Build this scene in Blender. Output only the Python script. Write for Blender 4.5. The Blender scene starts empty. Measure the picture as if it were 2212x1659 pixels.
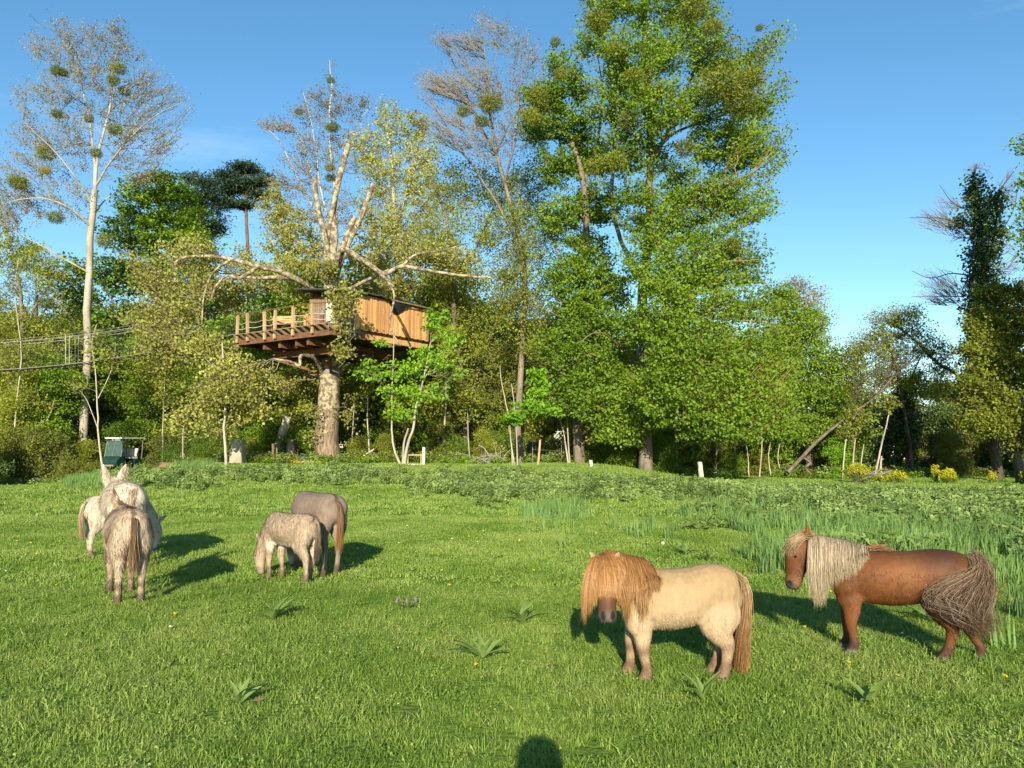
import bpy, math, random
import numpy as np
from mathutils import Vector, Matrix, kdtree
from mathutils.bvhtree import BVHTree

random.seed(3)
rng = np.random.default_rng(11)
scene = bpy.context.scene
COL = scene.collection
R = math.radians

# ------------------------------------------------------------------ camera, sky, sun, exposure
CAM_H, PITCH, FPX = 1.62, R(4.68), 1661.0
cam_d = bpy.data.cameras.new('camera')
cam_d.sensor_width = 36.0
cam_d.lens = 36.0 * FPX / 2212.0
cam_d.clip_start = 0.05
cam_d.clip_end = 5000
cam = bpy.data.objects.new('camera', cam_d)
COL.objects.link(cam)
cam.location = (0, 0, CAM_H)
cam.rotation_euler = (R(90) + PITCH, 0, 0)
scene.camera = cam

SUN_EL, SUN_AZ = R(20.0), R(1.5)
world = bpy.data.worlds.new('World')
scene.world = world
world.use_nodes = True
wn = world.node_tree.nodes
wl = world.node_tree.links
for n in list(wn):
    wn.remove(n)
w_out = wn.new('ShaderNodeOutputWorld')
w_bg = wn.new('ShaderNodeBackground')
w_sky = wn.new('ShaderNodeTexSky')
w_sky.sky_type = 'NISHITA'
w_sky.sun_disc = False
w_sky.sun_elevation = SUN_EL
w_sky.sun_rotation = math.pi + SUN_AZ
w_sky.air_density = 1.0
w_sky.dust_density = 0.2
w_sky.ozone_density = 2.6
w_hs = wn.new('ShaderNodeHueSaturation')
w_hs.inputs['Saturation'].default_value = 1.18
w_hs.inputs['Hue'].default_value = 0.492
w_bg.inputs['Strength'].default_value = 0.105
wl.new(w_sky.outputs[0], w_hs.inputs['Color'])
# faint high cirrus wisps
w_tc = wn.new('ShaderNodeTexCoord'); w_mp = wn.new('ShaderNodeMapping'); w_mp.inputs['Scale'].default_value = (1.3, 1.3, 9.0); w_mp.inputs['Rotation'].default_value = (0.0, 0.12, 0.3)
w_no = wn.new('ShaderNodeTexNoise'); w_no.inputs['Scale'].default_value = 1.6; w_no.inputs['Detail'].default_value = 7; w_no.inputs['Roughness'].default_value = 0.6
w_mr = wn.new('ShaderNodeMapRange'); w_mr.inputs[1].default_value = 0.60; w_mr.inputs[2].default_value = 0.85; w_mr.inputs[4].default_value = 0.28
w_mx = wn.new('ShaderNodeMix'); w_mx.data_type = 'RGBA'; w_mx.inputs[7].default_value = (5.5, 6.2, 7.2, 1)
wl.new(w_tc.outputs['Generated'], w_mp.inputs[0]); wl.new(w_mp.outputs[0], w_no.inputs['Vector']); wl.new(w_no.outputs[0], w_mr.inputs[0])
wl.new(w_mr.outputs[0], w_mx.inputs[0]); wl.new(w_hs.outputs[0], w_mx.inputs[6])
wl.new(w_mx.outputs[2], w_bg.inputs['Color'])
wl.new(w_bg.outputs[0], w_out.inputs['Surface'])

sun_d = bpy.data.lights.new('sun', 'SUN')
sun_d.energy = 5.0
sun_d.angle = R(0.53)
sun_d.color = (1.0, 0.89, 0.68)
sun = bpy.data.objects.new('sun', sun_d)
COL.objects.link(sun)
sun_dir = Vector((math.sin(SUN_AZ) * math.cos(SUN_EL), math.cos(SUN_AZ) * math.cos(SUN_EL), -math.sin(SUN_EL)))
sun.rotation_euler = sun_dir.to_track_quat('-Z', 'Y').to_euler()
sun.location = (0, -20, 20)

vs = scene.view_settings
vs.view_transform = 'Standard'
vs.look = 'None'
vs.gamma = 1.0
vs.exposure = 0.95
vs.use_curve_mapping = False

# ------------------------------------------------------------------ helpers
def sst(t):
    t = np.clip(t, 0, 1)
    return t * t * (3 - 2 * t)

def terr(x, y):
    """ground height"""
    x = np.asarray(x, float); y = np.asarray(y, float)
    mid = sst((x + 20) / 5) * (1 - sst((x - 3) / 8))
    z = 0.75 * sst((y - 23) / 15) * mid
    z = z + 0.6 * sst((y - 42) / 6) * (1 - sst((x + 20) / 5))
    z = z - 0.55 * np.exp(-(((x + 24.5) / 6.0) ** 4 + ((y - 37) / 4.0) ** 4))
    z = z + 0.035 * np.sin(x * 0.7 + 1.3 * np.sin(y * 0.31)) * np.sin(y * 0.53 + 0.8) * sst((y - 3) / 6)
    z = z + 0.012 * np.sin(x * 2.3 + y) * np.sin(y * 1.9 - x * .7)
    return z

def P(px, py, D):
    """picture coordinates of the 2212 x 1659 view at depth D, as a world point"""
    u = (px - 1106) / FPX; v = -(py - 829.5) / FPX
    cy, sy = math.cos(PITCH), math.sin(PITCH)
    t = D / (cy - v * sy)
    return Vector((u * t, D, CAM_H + (sy + v * cy) * t))

def G(px, D):
    u = (px - 1106) / FPX
    x = u * D / math.cos(PITCH)
    return Vector((x, D, float(terr(x, D))))

def GP(px, py):
    """ground point seen at px,py"""
    D = 5.0
    p = P(px, py, D)
    for k in range(3000):
        p = P(px, py, D)
        if p.z <= float(terr(p.x, p.y)):
            break
        D *= 1.004
    return Vector((p.x, p.y, float(terr(p.x, p.y))))

def proj(x, y, z):
    cy, sy = math.cos(PITCH), math.sin(PITCH)
    d = y * cy + (z - CAM_H) * sy
    v = -y * sy + (z - CAM_H) * cy
    return 1106 + x / d * FPX, 829.5 - v / d * FPX

def unit(a):
    return a / np.maximum(np.linalg.norm(a, axis=-1, keepdims=True), 1e-9)

def mesh_np(name, verts, faces, mat=None, smooth=False, mats=None, midx=None):
    """faces: (N,k) array or list of arrays"""
    me = bpy.data.meshes.new(name)
    verts = np.asarray(verts, np.float32)
    fl = faces if isinstance(faces, list) else [faces]
    fl = [np.asarray(f, np.int32) for f in fl if len(f)]
    nl = sum(f.size for f in fl); nf = sum(len(f) for f in fl)
    me.vertices.add(len(verts)); me.vertices.foreach_set('co', verts.ravel())
    me.loops.add(nl); me.loops.foreach_set('vertex_index', np.concatenate([f.ravel() for f in fl]))
    tot = np.concatenate([np.full(len(f), f.shape[1], np.int32) for f in fl])
    start = np.concatenate([[0], np.cumsum(tot)[:-1]]).astype(np.int32)
    me.polygons.add(nf)
    me.polygons.foreach_set('loop_start', start)
    me.polygons.foreach_set('loop_total', tot)
    me.polygons.foreach_set('use_smooth', np.full(nf, smooth, bool))
    if mats:
        for m in mats: me.materials.append(m)
        if midx is not None: me.polygons.foreach_set('material_index', np.asarray(midx, np.int32))
    elif mat:
        me.materials.append(mat)
    me.update(calc_edges=True)
    return me

def obj(name, me, parent=None, **props):
    o = bpy.data.objects.new(name, me)
    COL.objects.link(o)
    if parent is not None: o.parent = parent
    for k, v in props.items(): o[k] = v
    return o

def thing(name, label, cat, loc=(0, 0, 0), rotz=0, group=None):
    o = bpy.data.objects.new(name, None)
    COL.objects.link(o)
    o.location = loc; o.rotation_euler = (0, 0, rotz)
    o.empty_display_size = 0.2
    tag(o, label, cat, group)
    return o

def tag(o, label, cat, group=None):
    o['label'] = label; o['category'] = cat
    if group: o['group'] = group
    return o

class MB:
    """collects boxes, tubes and quads in one mesh"""
    def __init__(s): s.v = []; s.f = {}; s.n = 0
    def add(s, verts, faces):
        verts = np.asarray(verts, float); s.v.append(verts)
        for f in faces if isinstance(faces, list) else [faces]:
            f = np.asarray(f, int)
            if len(f): s.f.setdefault(f.shape[1], []).append(f + s.n)
        s.n += len(verts)
    def box(s, c, d, rot=None):
        v = np.array([[i, j, k] for i in (-.5, .5) for j in (-.5, .5) for k in (-.5, .5)]) * np.array(d)
        if rot is not None: v = v @ np.array(rot.to_3x3()).T
        s.add(v + np.array(c), np.array([[0, 1, 3, 2], [4, 6, 7, 5], [0, 4, 5, 1], [2, 3, 7, 6], [0, 2, 6, 4], [1, 5, 7, 3]]))
    def beam(s, a, b, w, h):
        a = Vector(a); b = Vector(b); d = b - a
        q = d.to_track_quat('X', 'Z').to_matrix()
        s.box((a + b) / 2, (d.length, w, h), q)
    def tube(s, pts, rad, n=8, cap=True):
        v, f = tube_np(np.array([pts], float), np.array([rad], float) if np.ndim(rad) else np.full((1, len(pts)), rad), n)
        s.add(v, f)
        if cap:
            k = len(pts)
            s.add(v[:n], np.arange(n)[None, ::-1]); s.add(v[-n:], np.arange(n)[None, :])
    def mesh(s, name, mat, smooth=False):
        return mesh_np(name, np.concatenate(s.v), [np.concatenate(a) for a in s.f.values()], mat, smooth)
    def build(s, name, mat, parent=None, smooth=False, **props):
        return obj(name, s.mesh(name, mat, smooth), parent, **props)

def tube_np(pts, rad, S):
    """pts (N,K,3), rad (N,K) -> verts, quad faces"""
    N, K, _ = pts.shape
    tan = np.empty_like(pts)
    tan[:, 1:-1] = pts[:, 2:] - pts[:, :-2]; tan[:, 0] = pts[:, 1] - pts[:, 0]; tan[:, -1] = pts[:, -1] - pts[:, -2]
    tan = unit(tan)
    main = unit(pts[:, -1] - pts[:, 0])
    ref = np.where(np.abs(main[:, 2:3]) > 0.75, np.array([[0.0, 1.0, 0.05]]), np.array([[0.03, 0.0, 1.0]]))
    ref = np.repeat(ref[:, None, :], K, 1)
    a = unit(np.cross(tan, ref)); b = np.cross(tan, a)
    th = np.arange(S) * 2 * np.pi / S
    ring = a[:, :, None, :] * np.cos(th)[None, None, :, None] + b[:, :, None, :] * np.sin(th)[None, None, :, None]
    v = (pts[:, :, None, :] + ring * rad[:, :, None, None]).reshape(-1, 3)
    n = np.arange(N)[:, None, None] * K * S; k = np.arange(K - 1)[None, :, None] * S
    s0 = np.arange(S)[None, None, :]; s1 = (np.arange(S) + 1)[None, None, :] % S
    f = np.stack([n + k + s0, n + k + s1, n + k + S + s1, n + k + S + s0], -1).reshape(-1, 4)
    return v, f

def catmull(pts, m):
    pts = np.asarray(pts, float)
    p = np.vstack([2 * pts[0] - pts[1], pts, 2 * pts[-1] - pts[-2]])
    out = []
    for i in range(1, len(p) - 2):
        t = np.linspace(0, 1, m, endpoint=False)[:, None]
        a, b, c, d = p[i - 1], p[i], p[i + 1], p[i + 2]
        out.append(0.5 * ((2 * b) + (-a + c) * t + (2 * a - 5 * b + 4 * c - d) * t ** 2 + (-a + 3 * b - 3 * c + d) * t ** 3))
    out.append(p[-2][None, :])
    return np.vstack(out)

# ------------------------------------------------------------------ materials
def lin(c): return (c[0], c[1], c[2], 1.0)

def new_mat(name):
    m = bpy.data.materials.new(name); m.use_nodes = True
    nt = m.node_tree
    for n in list(nt.nodes): nt.nodes.remove(n)
    out = nt.nodes.new('ShaderNodeOutputMaterial')
    return m, nt, nt.nodes, nt.links, out

def leaf_mat(name, c1, c2, trans=0.35, rough=0.55, spec=0.3, big=0.25, per_obj=True):
    """random leaf to leaf between two colours, large slow drift over the crown"""
    m, nt, N, L, out = new_mat(name)
    geo = N.new('ShaderNodeNewGeometry')
    tc = N.new('ShaderNodeTexCoord')
    no = N.new('ShaderNodeTexNoise'); no.inputs['Scale'].default_value = big; no.inputs['Detail'].default_value = 3
    L.new(geo.outputs['Position'], no.inputs['Vector'])
    add = N.new('ShaderNodeMath'); add.operation = 'ADD'
    mul = N.new('ShaderNodeMath'); mul.operation = 'MULTIPLY_ADD'; mul.inputs[1].default_value = 2.2; mul.inputs[2].default_value = -1.1
    L.new(no.outputs[0], mul.inputs[0])
    mu2 = N.new('ShaderNodeMath'); mu2.operation = 'MULTIPLY'; mu2.inputs[1].default_value = 0.8
    L.new(geo.outputs['Random Per Island'], mu2.inputs[0])
    L.new(mul.outputs[0], add.inputs[0]); L.new(mu2.outputs[0], add.inputs[1])
    last = add
    if per_obj:
        oi = N.new('ShaderNodeObjectInfo')
        m3 = N.new('ShaderNodeMath'); m3.operation = 'MULTIPLY_ADD'; m3.inputs[1].default_value = 0.5; m3.inputs[2].default_value = -0.15
        L.new(oi.outputs['Random'], m3.inputs[0])
        a2 = N.new('ShaderNodeMath'); a2.operation = 'ADD'
        L.new(add.outputs[0], a2.inputs[0]); L.new(m3.outputs[0], a2.inputs[1]); last = a2
    mix = N.new('ShaderNodeMix'); mix.data_type = 'RGBA'; mix.clamp_factor = True
    L.new(last.outputs[0], mix.inputs[0])
    mix.inputs[6].default_value = lin(c1); mix.inputs[7].default_value = lin(c2)
    bs = N.new('ShaderNodeBsdfPrincipled')
    bs.inputs['Roughness'].default_value = rough
    bs.inputs['Specular IOR Level'].default_value = spec
    L.new(mix.outputs[2], bs.inputs['Base Color'])
    tr = N.new('ShaderNodeBsdfTranslucent')
    hs = N.new('ShaderNodeHueSaturation'); hs.inputs['Hue'].default_value = 0.485; hs.inputs['Value'].default_value = 1.4; hs.inputs['Saturation'].default_value = 1.1
    L.new(mix.outputs[2], hs.inputs['Color']); L.new(hs.outputs[0], tr.inputs['Color'])
    ms = N.new('ShaderNodeMixShader'); ms.inputs[0].default_value = trans
    L.new(bs.outputs[0], ms.inputs[1]); L.new(tr.outputs[0], ms.inputs[2]); L.new(ms.outputs[0], out.inputs[0])
    return m

def solid_mat(name, c1, c2=None, scale=6.0, rough=0.75, stretch=(1, 1, 1), bump=0.3, spec=0.25, metal=0, detail=6, coord='Object', lo=.35, hi=.65, bscale=None, c3=None, vary=.3):
    m, nt, N, L, out = new_mat(name)
    tc = N.new('ShaderNodeTexCoord'); mp = N.new('ShaderNodeMapping'); mp.inputs['Scale'].default_value = stretch
    if coord == 'World':
        g = N.new('ShaderNodeNewGeometry'); L.new(g.outputs['Position'], mp.inputs[0])
    else:
        L.new(tc.outputs[coord], mp.inputs[0])
    no = N.new('ShaderNodeTexNoise'); no.inputs['Scale'].default_value = scale; no.inputs['Detail'].default_value = detail; no.inputs['Roughness'].default_value = 0.65
    L.new(mp.outputs[0], no.inputs['Vector'])
    cr = N.new('ShaderNodeValToRGB')
    c2 = c2 or tuple(x * 0.6 for x in c1)
    cr.color_ramp.elements[0].position = lo; cr.color_ramp.elements[0].color = lin(c1)
    cr.color_ramp.elements[1].position = hi; cr.color_ramp.elements[1].color = lin(c2)
    if c3:
        e = cr.color_ramp.elements.new(0.5 * (lo + hi)); e.color = lin(c3)
    L.new(no.outputs[0], cr.inputs[0])
    bs = N.new('ShaderNodeBsdfPrincipled'); bs.inputs['Roughness'].default_value = rough
    bs.inputs['Specular IOR Level'].default_value = spec; bs.inputs['Metallic'].default_value = metal
    oi = N.new('ShaderNodeObjectInfo'); hv = N.new('ShaderNodeHueSaturation')
    ma = N.new('ShaderNodeMath'); ma.operation = 'MULTIPLY_ADD'; ma.inputs[1].default_value = vary; ma.inputs[2].default_value = 1 - vary / 2
    L.new(oi.outputs['Random'], ma.inputs[0]); L.new(ma.outputs[0], hv.inputs['Value'])
    L.new(cr.outputs[0], hv.inputs['Color']); L.new(hv.outputs[0], bs.inputs['Base Color'])
    if bump:
        bu = N.new('ShaderNodeBump'); bu.inputs['Strength'].default_value = bump; bu.inputs['Distance'].default_value = 0.03
        n2 = N.new('ShaderNodeTexNoise'); n2.inputs['Scale'].default_value = bscale or scale * 2; n2.inputs['Detail'].default_value = 6
        L.new(mp.outputs[0], n2.inputs['Vector']); L.new(n2.outputs[0], bu.inputs['Height']); L.new(bu.outputs[0], bs.inputs['Normal'])
    L.new(bs.outputs[0], out.inputs[0])
    return m

M = {}
M['lime'] = leaf_mat('lime_leaf', (.075, .148, .012), (.190, .310, .022), 0.42, big=0.3)
M['lime_deep'] = leaf_mat('deep_lime_leaf', (.080, .150, .014), (.200, .310, .026), 0.42, big=0.25)
M['fresh'] = leaf_mat('fresh_leaf', (0.143, 0.297, 0.017), (0.264, 0.462, 0.033), .5)
M['maple'] = leaf_mat('maple_leaf', (.075, .155, .013), (.24, .38, .026), 0.42, big=0.25)
M['olive'] = leaf_mat('olive_leaf', (.150, .180, .022), (.36, .41, .055), 0.45, big=0.25)
M['plane'] = leaf_mat('plane_leaf', (.25, .25, .055), (.50, .52, .14), 0.42, big=0.25)
M['poplar'] = leaf_mat('poplar_leaf', (.16, .14, .08), (.34, .31, .16), 0.35)
M['greypop'] = leaf_mat('thin_leaf', (.17, .15, .09), (.32, .29, .15), 0.35)
M['pine'] = leaf_mat('pine_needle', (0.015, 0.039, 0.021), (0.060, 0.105, 0.045), .1)
M['ivy'] = leaf_mat('ivy_leaf', (0.016, 0.042, 0.011), (0.080, 0.136, 0.022), .12, rough=.4, spec=.5)
M['yellowgreen'] = leaf_mat('yellow_green_leaf', (.11, .145, .014), (.29, .33, .035), 0.42)
M['mistle'] = leaf_mat('mistletoe_leaf', (.10, .125, .016), (.22, .25, .03), 0.3, big=0.25)
M['mistle_y'] = leaf_mat('yellow_mistletoe_leaf', (0.200, 0.190, 0.015), (0.350, 0.320, 0.020), .3)
M['nettle'] = leaf_mat('nettle_leaf', (.110, .170, .045), (.27, .37, .11), 0.3, big=0.6)
M['bramble'] = leaf_mat('bramble_leaf', (.085, .115, .018), (.23, .26, .035), 0.35)
M['iris'] = leaf_mat('iris_leaf', (.085, .165, .045), (.20, .33, .09), 0.38, big=0.5)
M['dock'] = leaf_mat('dock_leaf', (.12, .19, .045), (.23, .33, .09), 0.35)
M['yflower'] = leaf_mat('yellow_bract', (.32, .34, .012), (.50, .46, .02), .3)
M['petal'] = leaf_mat('yellow_petal', (0.600, 0.360, 0.010), (0.750, 0.550, 0.020), .2)
M['white_petal'] = leaf_mat('white_petal', (0.650, 0.650, 0.600), (0.800, 0.800, 0.780), .3)
M['purple_petal'] = leaf_mat('purple_petal', (0.200, 0.100, 0.300), (0.350, 0.200, 0.450), .3)

M['bark_pale'] = solid_mat('pale_poplar_bark', (.40, .36, .28), (.16, .135, .10), 1.6, stretch=(1, 1, .5), coord='World', lo=.42, hi=.75, bump=.5)
M['bark_grey'] = solid_mat('grey_bark', (.21, .175, .125), (.085, .07, .05), 3, stretch=(1, 1, .25), coord='World', bump=.8)
M['bark_dark'] = solid_mat('dark_bark', (.10, .08, .055), (.04, .032, .022), 3, stretch=(1, 1, .25), coord='World', bump=.8)
M['bark_pine'] = solid_mat('pine_bark', (.22, .13, .08), (.10, .06, .04), 3, stretch=(1, 1, .3), coord='World', bump=.8)
M['bark_lichen'] = solid_mat('lichen_bark', (.36, .24, .07), (.14, .11, .06), 5, coord='World', bump=.5)
M['twig'] = solid_mat('twig_bark', (.24, .20, .14), (.12, .10, .07), 3, coord='World', bump=0)
M['twig_pale'] = solid_mat('pale_twig_bark', (.25, .22, .17), (.15, .13, .10), 3, coord='World', bump=0)
M['twig_olive'] = solid_mat('mossy_twig_bark', (.20, .18, .08), (.10, .09, .05), 3, coord='World', bump=0)
M['sawn'] = solid_mat('sawn_wood', (.50, .38, .24), (.36, .26, .16), 8, coord='Object', bump=.1)
M['post_white'] = solid_mat('bleached_post_wood', (.62, .56, .47), (.42, .37, .30), 9, stretch=(1, 1, .2), bump=.3)
M['plank'] = solid_mat('new_plank_wood', (.68, .38, .16), (.40, .18, .065), 9, stretch=(1, 1, .10), bump=.25, lo=.35, hi=.72, vary=.6)
M['deckwood'] = solid_mat('weathered_deck_and_shade_wood', (.27, .20, .13), (.14, .10, .065), 6, stretch=(.3, .3, 1), bump=.3)
M['beamwood'] = solid_mat('brown_beam_wood', (.17, .085, .042), (.085, .042, .022), 5, stretch=(.4, .4, 1), bump=.2)
M['railpost'] = solid_mat('railing_post_wood', (.42, .30, .17), (.28, .19, .10), 8, stretch=(1, 1, .2), bump=.2)
M['felt'] = solid_mat('roofing_felt', (.055, .06, .05), (.03, .035, .03), 6, bump=.2)
M['greenfelt'] = solid_mat('green_roof_edge', (.10, .15, .10), (.05, .08, .055), 4, bump=.1)
M['tarp'] = solid_mat('dark_tarp', (.035, .038, .045), (.02, .02, .025), 3, rough=.45, bump=.3)
M['rope'] = solid_mat('white_rope', (.6, .58, .54), (.4, .38, .34), 20, bump=0)
M['cable'] = solid_mat('grey_cable', (.22, .21, .19), (.12, .11, .10), 10, bump=0, spec=.5)
M['cartgreen'] = solid_mat('green_cart_paint', (.012, .060, .050), (.008, .035, .03), 4, rough=.35, bump=0, spec=.5)
M['cartcloth'] = solid_mat('green_tinted_screen', (.055, .095, .085), (.035, .06, .055), 5, rough=.3, bump=.05, spec=.5)
M['white'] = solid_mat('white_plastic', (.72, .71, .66), (.5, .49, .45), 4, rough=.4, bump=0)
M['tyre'] = solid_mat('tyre_rubber', (.035, .033, .03), (.02, .02, .02), 9, bump=.1)
M['rim'] = solid_mat('beige_rim', (.45, .40, .30), (.3, .27, .2), 4, bump=0, rough=.4)
M['plaster'] = solid_mat('pale_plaster', (.72, .62, .55), (.60, .50, .44), 1, bump=.1)
M['slate'] = solid_mat('dark_roof_tile', (.07, .07, .075), (.04, .04, .045), 3, bump=.2)
M['glass'] = solid_mat('dark_window_glass', (.03, .035, .04), (.02, .022, .025), 2, rough=.1, bump=0, spec=.6)
M['darkpaint'] = solid_mat('dark_faded_paint', (.035, .037, .040), (.02, .02, .022), 2, rough=.4, bump=0)
M['skin'] = solid_mat('skin', (.50, .30, .22), (.42, .25, .18), 5, bump=0, rough=.5)
M['jacket'] = solid_mat('navy_jacket', (.03, .04, .08), (.02, .025, .05), 9, bump=.1)
M['jeans'] = solid_mat('blue_jeans', (.06, .09, .16), (.04, .06, .11), 20, bump=.1)
M['hairp'] = solid_mat('brown_hair', (.08, .05, .03), (.04, .025, .015), 20, bump=.2)
M['redmetal'] = solid_mat('red_painted_metal', (.40, .06, .03), (.25, .05, .03), 6, bump=0)
M['turquoise'] = solid_mat('green_plastic', (.02, .08, .06), (.015, .05, .04), 4, bump=0, rough=.4)

def plane_bark():
    m, nt, N, L, out = new_mat('flaking_plane_bark')
    g = N.new('ShaderNodeNewGeometry')
    no = N.new('ShaderNodeTexNoise'); no.inputs['Scale'].default_value = 4.2; no.inputs['Detail'].default_value = 5; no.inputs['Roughness'].default_value = .55
    L.new(g.outputs['Position'], no.inputs['Vector'])
    cr = N.new('ShaderNodeValToRGB'); cr.color_ramp.interpolation = 'CONSTANT'
    e = cr.color_ramp.elements
    e[0].position = 0; e[0].color = (.12, .09, .06, 1); e[1].position = .44; e[1].color = (.17, .135, .09, 1)
    a = e.new(.50); a.color = (.28, .24, .16, 1); b = e.new(.57); b.color = (.38, .34, .23, 1); c = e.new(.64); c.color = (.19, .155, .105, 1)
    L.new(no.outputs[0], cr.inputs[0])
    # the lowest metres carry old brown rough bark
    sx = N.new('ShaderNodeSeparateXYZ'); L.new(g.outputs['Position'], sx.inputs[0])
    n3 = N.new('ShaderNodeTexNoise'); n3.inputs['Scale'].default_value = 3.5; n3.inputs['Detail'].default_value = 5
    L.new(g.outputs['Position'], n3.inputs['Vector'])
    mm = N.new('ShaderNodeMath'); mm.operation = 'MULTIPLY_ADD'; mm.inputs[1].default_value = 5.0
    L.new(n3.outputs[0], mm.inputs[0]); L.new(sx.outputs[2], mm.inputs[2])
    mr = N.new('ShaderNodeMapRange'); mr.inputs[1].default_value = 5.0; mr.inputs[2].default_value = 5.8
    L.new(mm.outputs[0], mr.inputs[0])
    mp = N.new('ShaderNodeMapping'); mp.inputs['Scale'].default_value = (7, 7, 1.4); L.new(g.outputs['Position'], mp.inputs[0])
    n2 = N.new('ShaderNodeTexNoise'); n2.inputs['Scale'].default_value = 1.6; n2.inputs['Detail'].default_value = 6
    L.new(mp.outputs[0], n2.inputs['Vector'])
    cr2 = N.new('ShaderNodeValToRGB'); cr2.color_ramp.elements[0].position = .35; cr2.color_ramp.elements[0].color = (.11, .075, .05, 1)
    cr2.color_ramp.elements[1].position = .65; cr2.color_ramp.elements[1].color = (.27, .20, .14, 1)
    L.new(n2.outputs[0], cr2.inputs[0])
    mx = N.new('ShaderNodeMix'); mx.data_type = 'RGBA'
    L.new(mr.outputs[0], mx.inputs[0]); L.new(cr2.outputs[0], mx.inputs[6]); L.new(cr.outputs[0], mx.inputs[7])
    bs = N.new('ShaderNodeBsdfPrincipled'); bs.inputs['Roughness'].default_value = .8; bs.inputs['Specular IOR Level'].default_value = .2
    L.new(mx.outputs[2], bs.inputs['Base Color'])
    bu = N.new('ShaderNodeBump'); bu.inputs['Strength'].default_value = .6; bu.inputs['Distance'].default_value = .05
    L.new(n2.outputs[0], bu.inputs['Height']); L.new(bu.outputs[0], bs.inputs['Normal']); L.new(bs.outputs[0], out.inputs[0])
    return m
M['bark_plane'] = plane_bark()

def grass_mat(name, ca, cb, cc, trans=.35):
    """blade colour: drifts over the meadow, differs from tuft to tuft and blade to blade"""
    m, nt, N, L, out = new_mat(name)
    g = N.new('ShaderNodeNewGeometry'); oi = N.new('ShaderNodeObjectInfo')
    no = N.new('ShaderNodeTexNoise'); no.inputs['Scale'].default_value = .55; no.inputs['Detail'].default_value = 5; no.inputs['Roughness'].default_value = .65
    L.new(g.outputs['Position'], no.inputs['Vector'])
    m1 = N.new('ShaderNodeMath'); m1.operation = 'MULTIPLY_ADD'; m1.inputs[1].default_value = 2.4; m1.inputs[2].default_value = -.95
    L.new(no.outputs[0], m1.inputs[0])
    m2 = N.new('ShaderNodeMath'); m2.operation = 'MULTIPLY_ADD'; m2.inputs[1].default_value = .5
    L.new(g.outputs['Random Per Island'], m2.inputs[0]); L.new(m1.outputs[0], m2.inputs[2])
    m3 = N.new('ShaderNodeMath'); m3.operation = 'MULTIPLY_ADD'; m3.inputs[1].default_value = .3
    L.new(oi.outputs['Random'], m3.inputs[0]); L.new(m2.outputs[0], m3.inputs[2])
    cr = N.new('ShaderNodeValToRGB'); e = cr.color_ramp.elements
    e[0].position = .0; e[0].color = lin(ca); e[1].position = .95; e[1].color = lin(cc); k = e.new(.5); k.color = lin(cb)
    L.new(m3.outputs[0], cr.inputs[0])
    bs = N.new('ShaderNodeBsdfPrincipled'); bs.inputs['Roughness'].default_value = .5; bs.inputs['Specular IOR Level'].default_value = .35
    L.new(cr.outputs[0], bs.inputs['Base Color'])
    tr = N.new('ShaderNodeBsdfTranslucent'); L.new(cr.outputs[0], tr.inputs['Color'])
    ms = N.new('ShaderNodeMixShader'); ms.inputs[0].default_value = trans
    L.new(bs.outputs[0], ms.inputs[1]); L.new(tr.outputs[0], ms.inputs[2]); L.new(ms.outputs[0], out.inputs[0])
    return m
M['grass'] = grass_mat('grass_blade', (.092, .175, .022), (.170, .282, .036), (.29, .37, .085))
M['straw'] = grass_mat('dry_blade', (.25, .20, .08), (.32, .26, .12), (.40, .33, .16))

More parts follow.
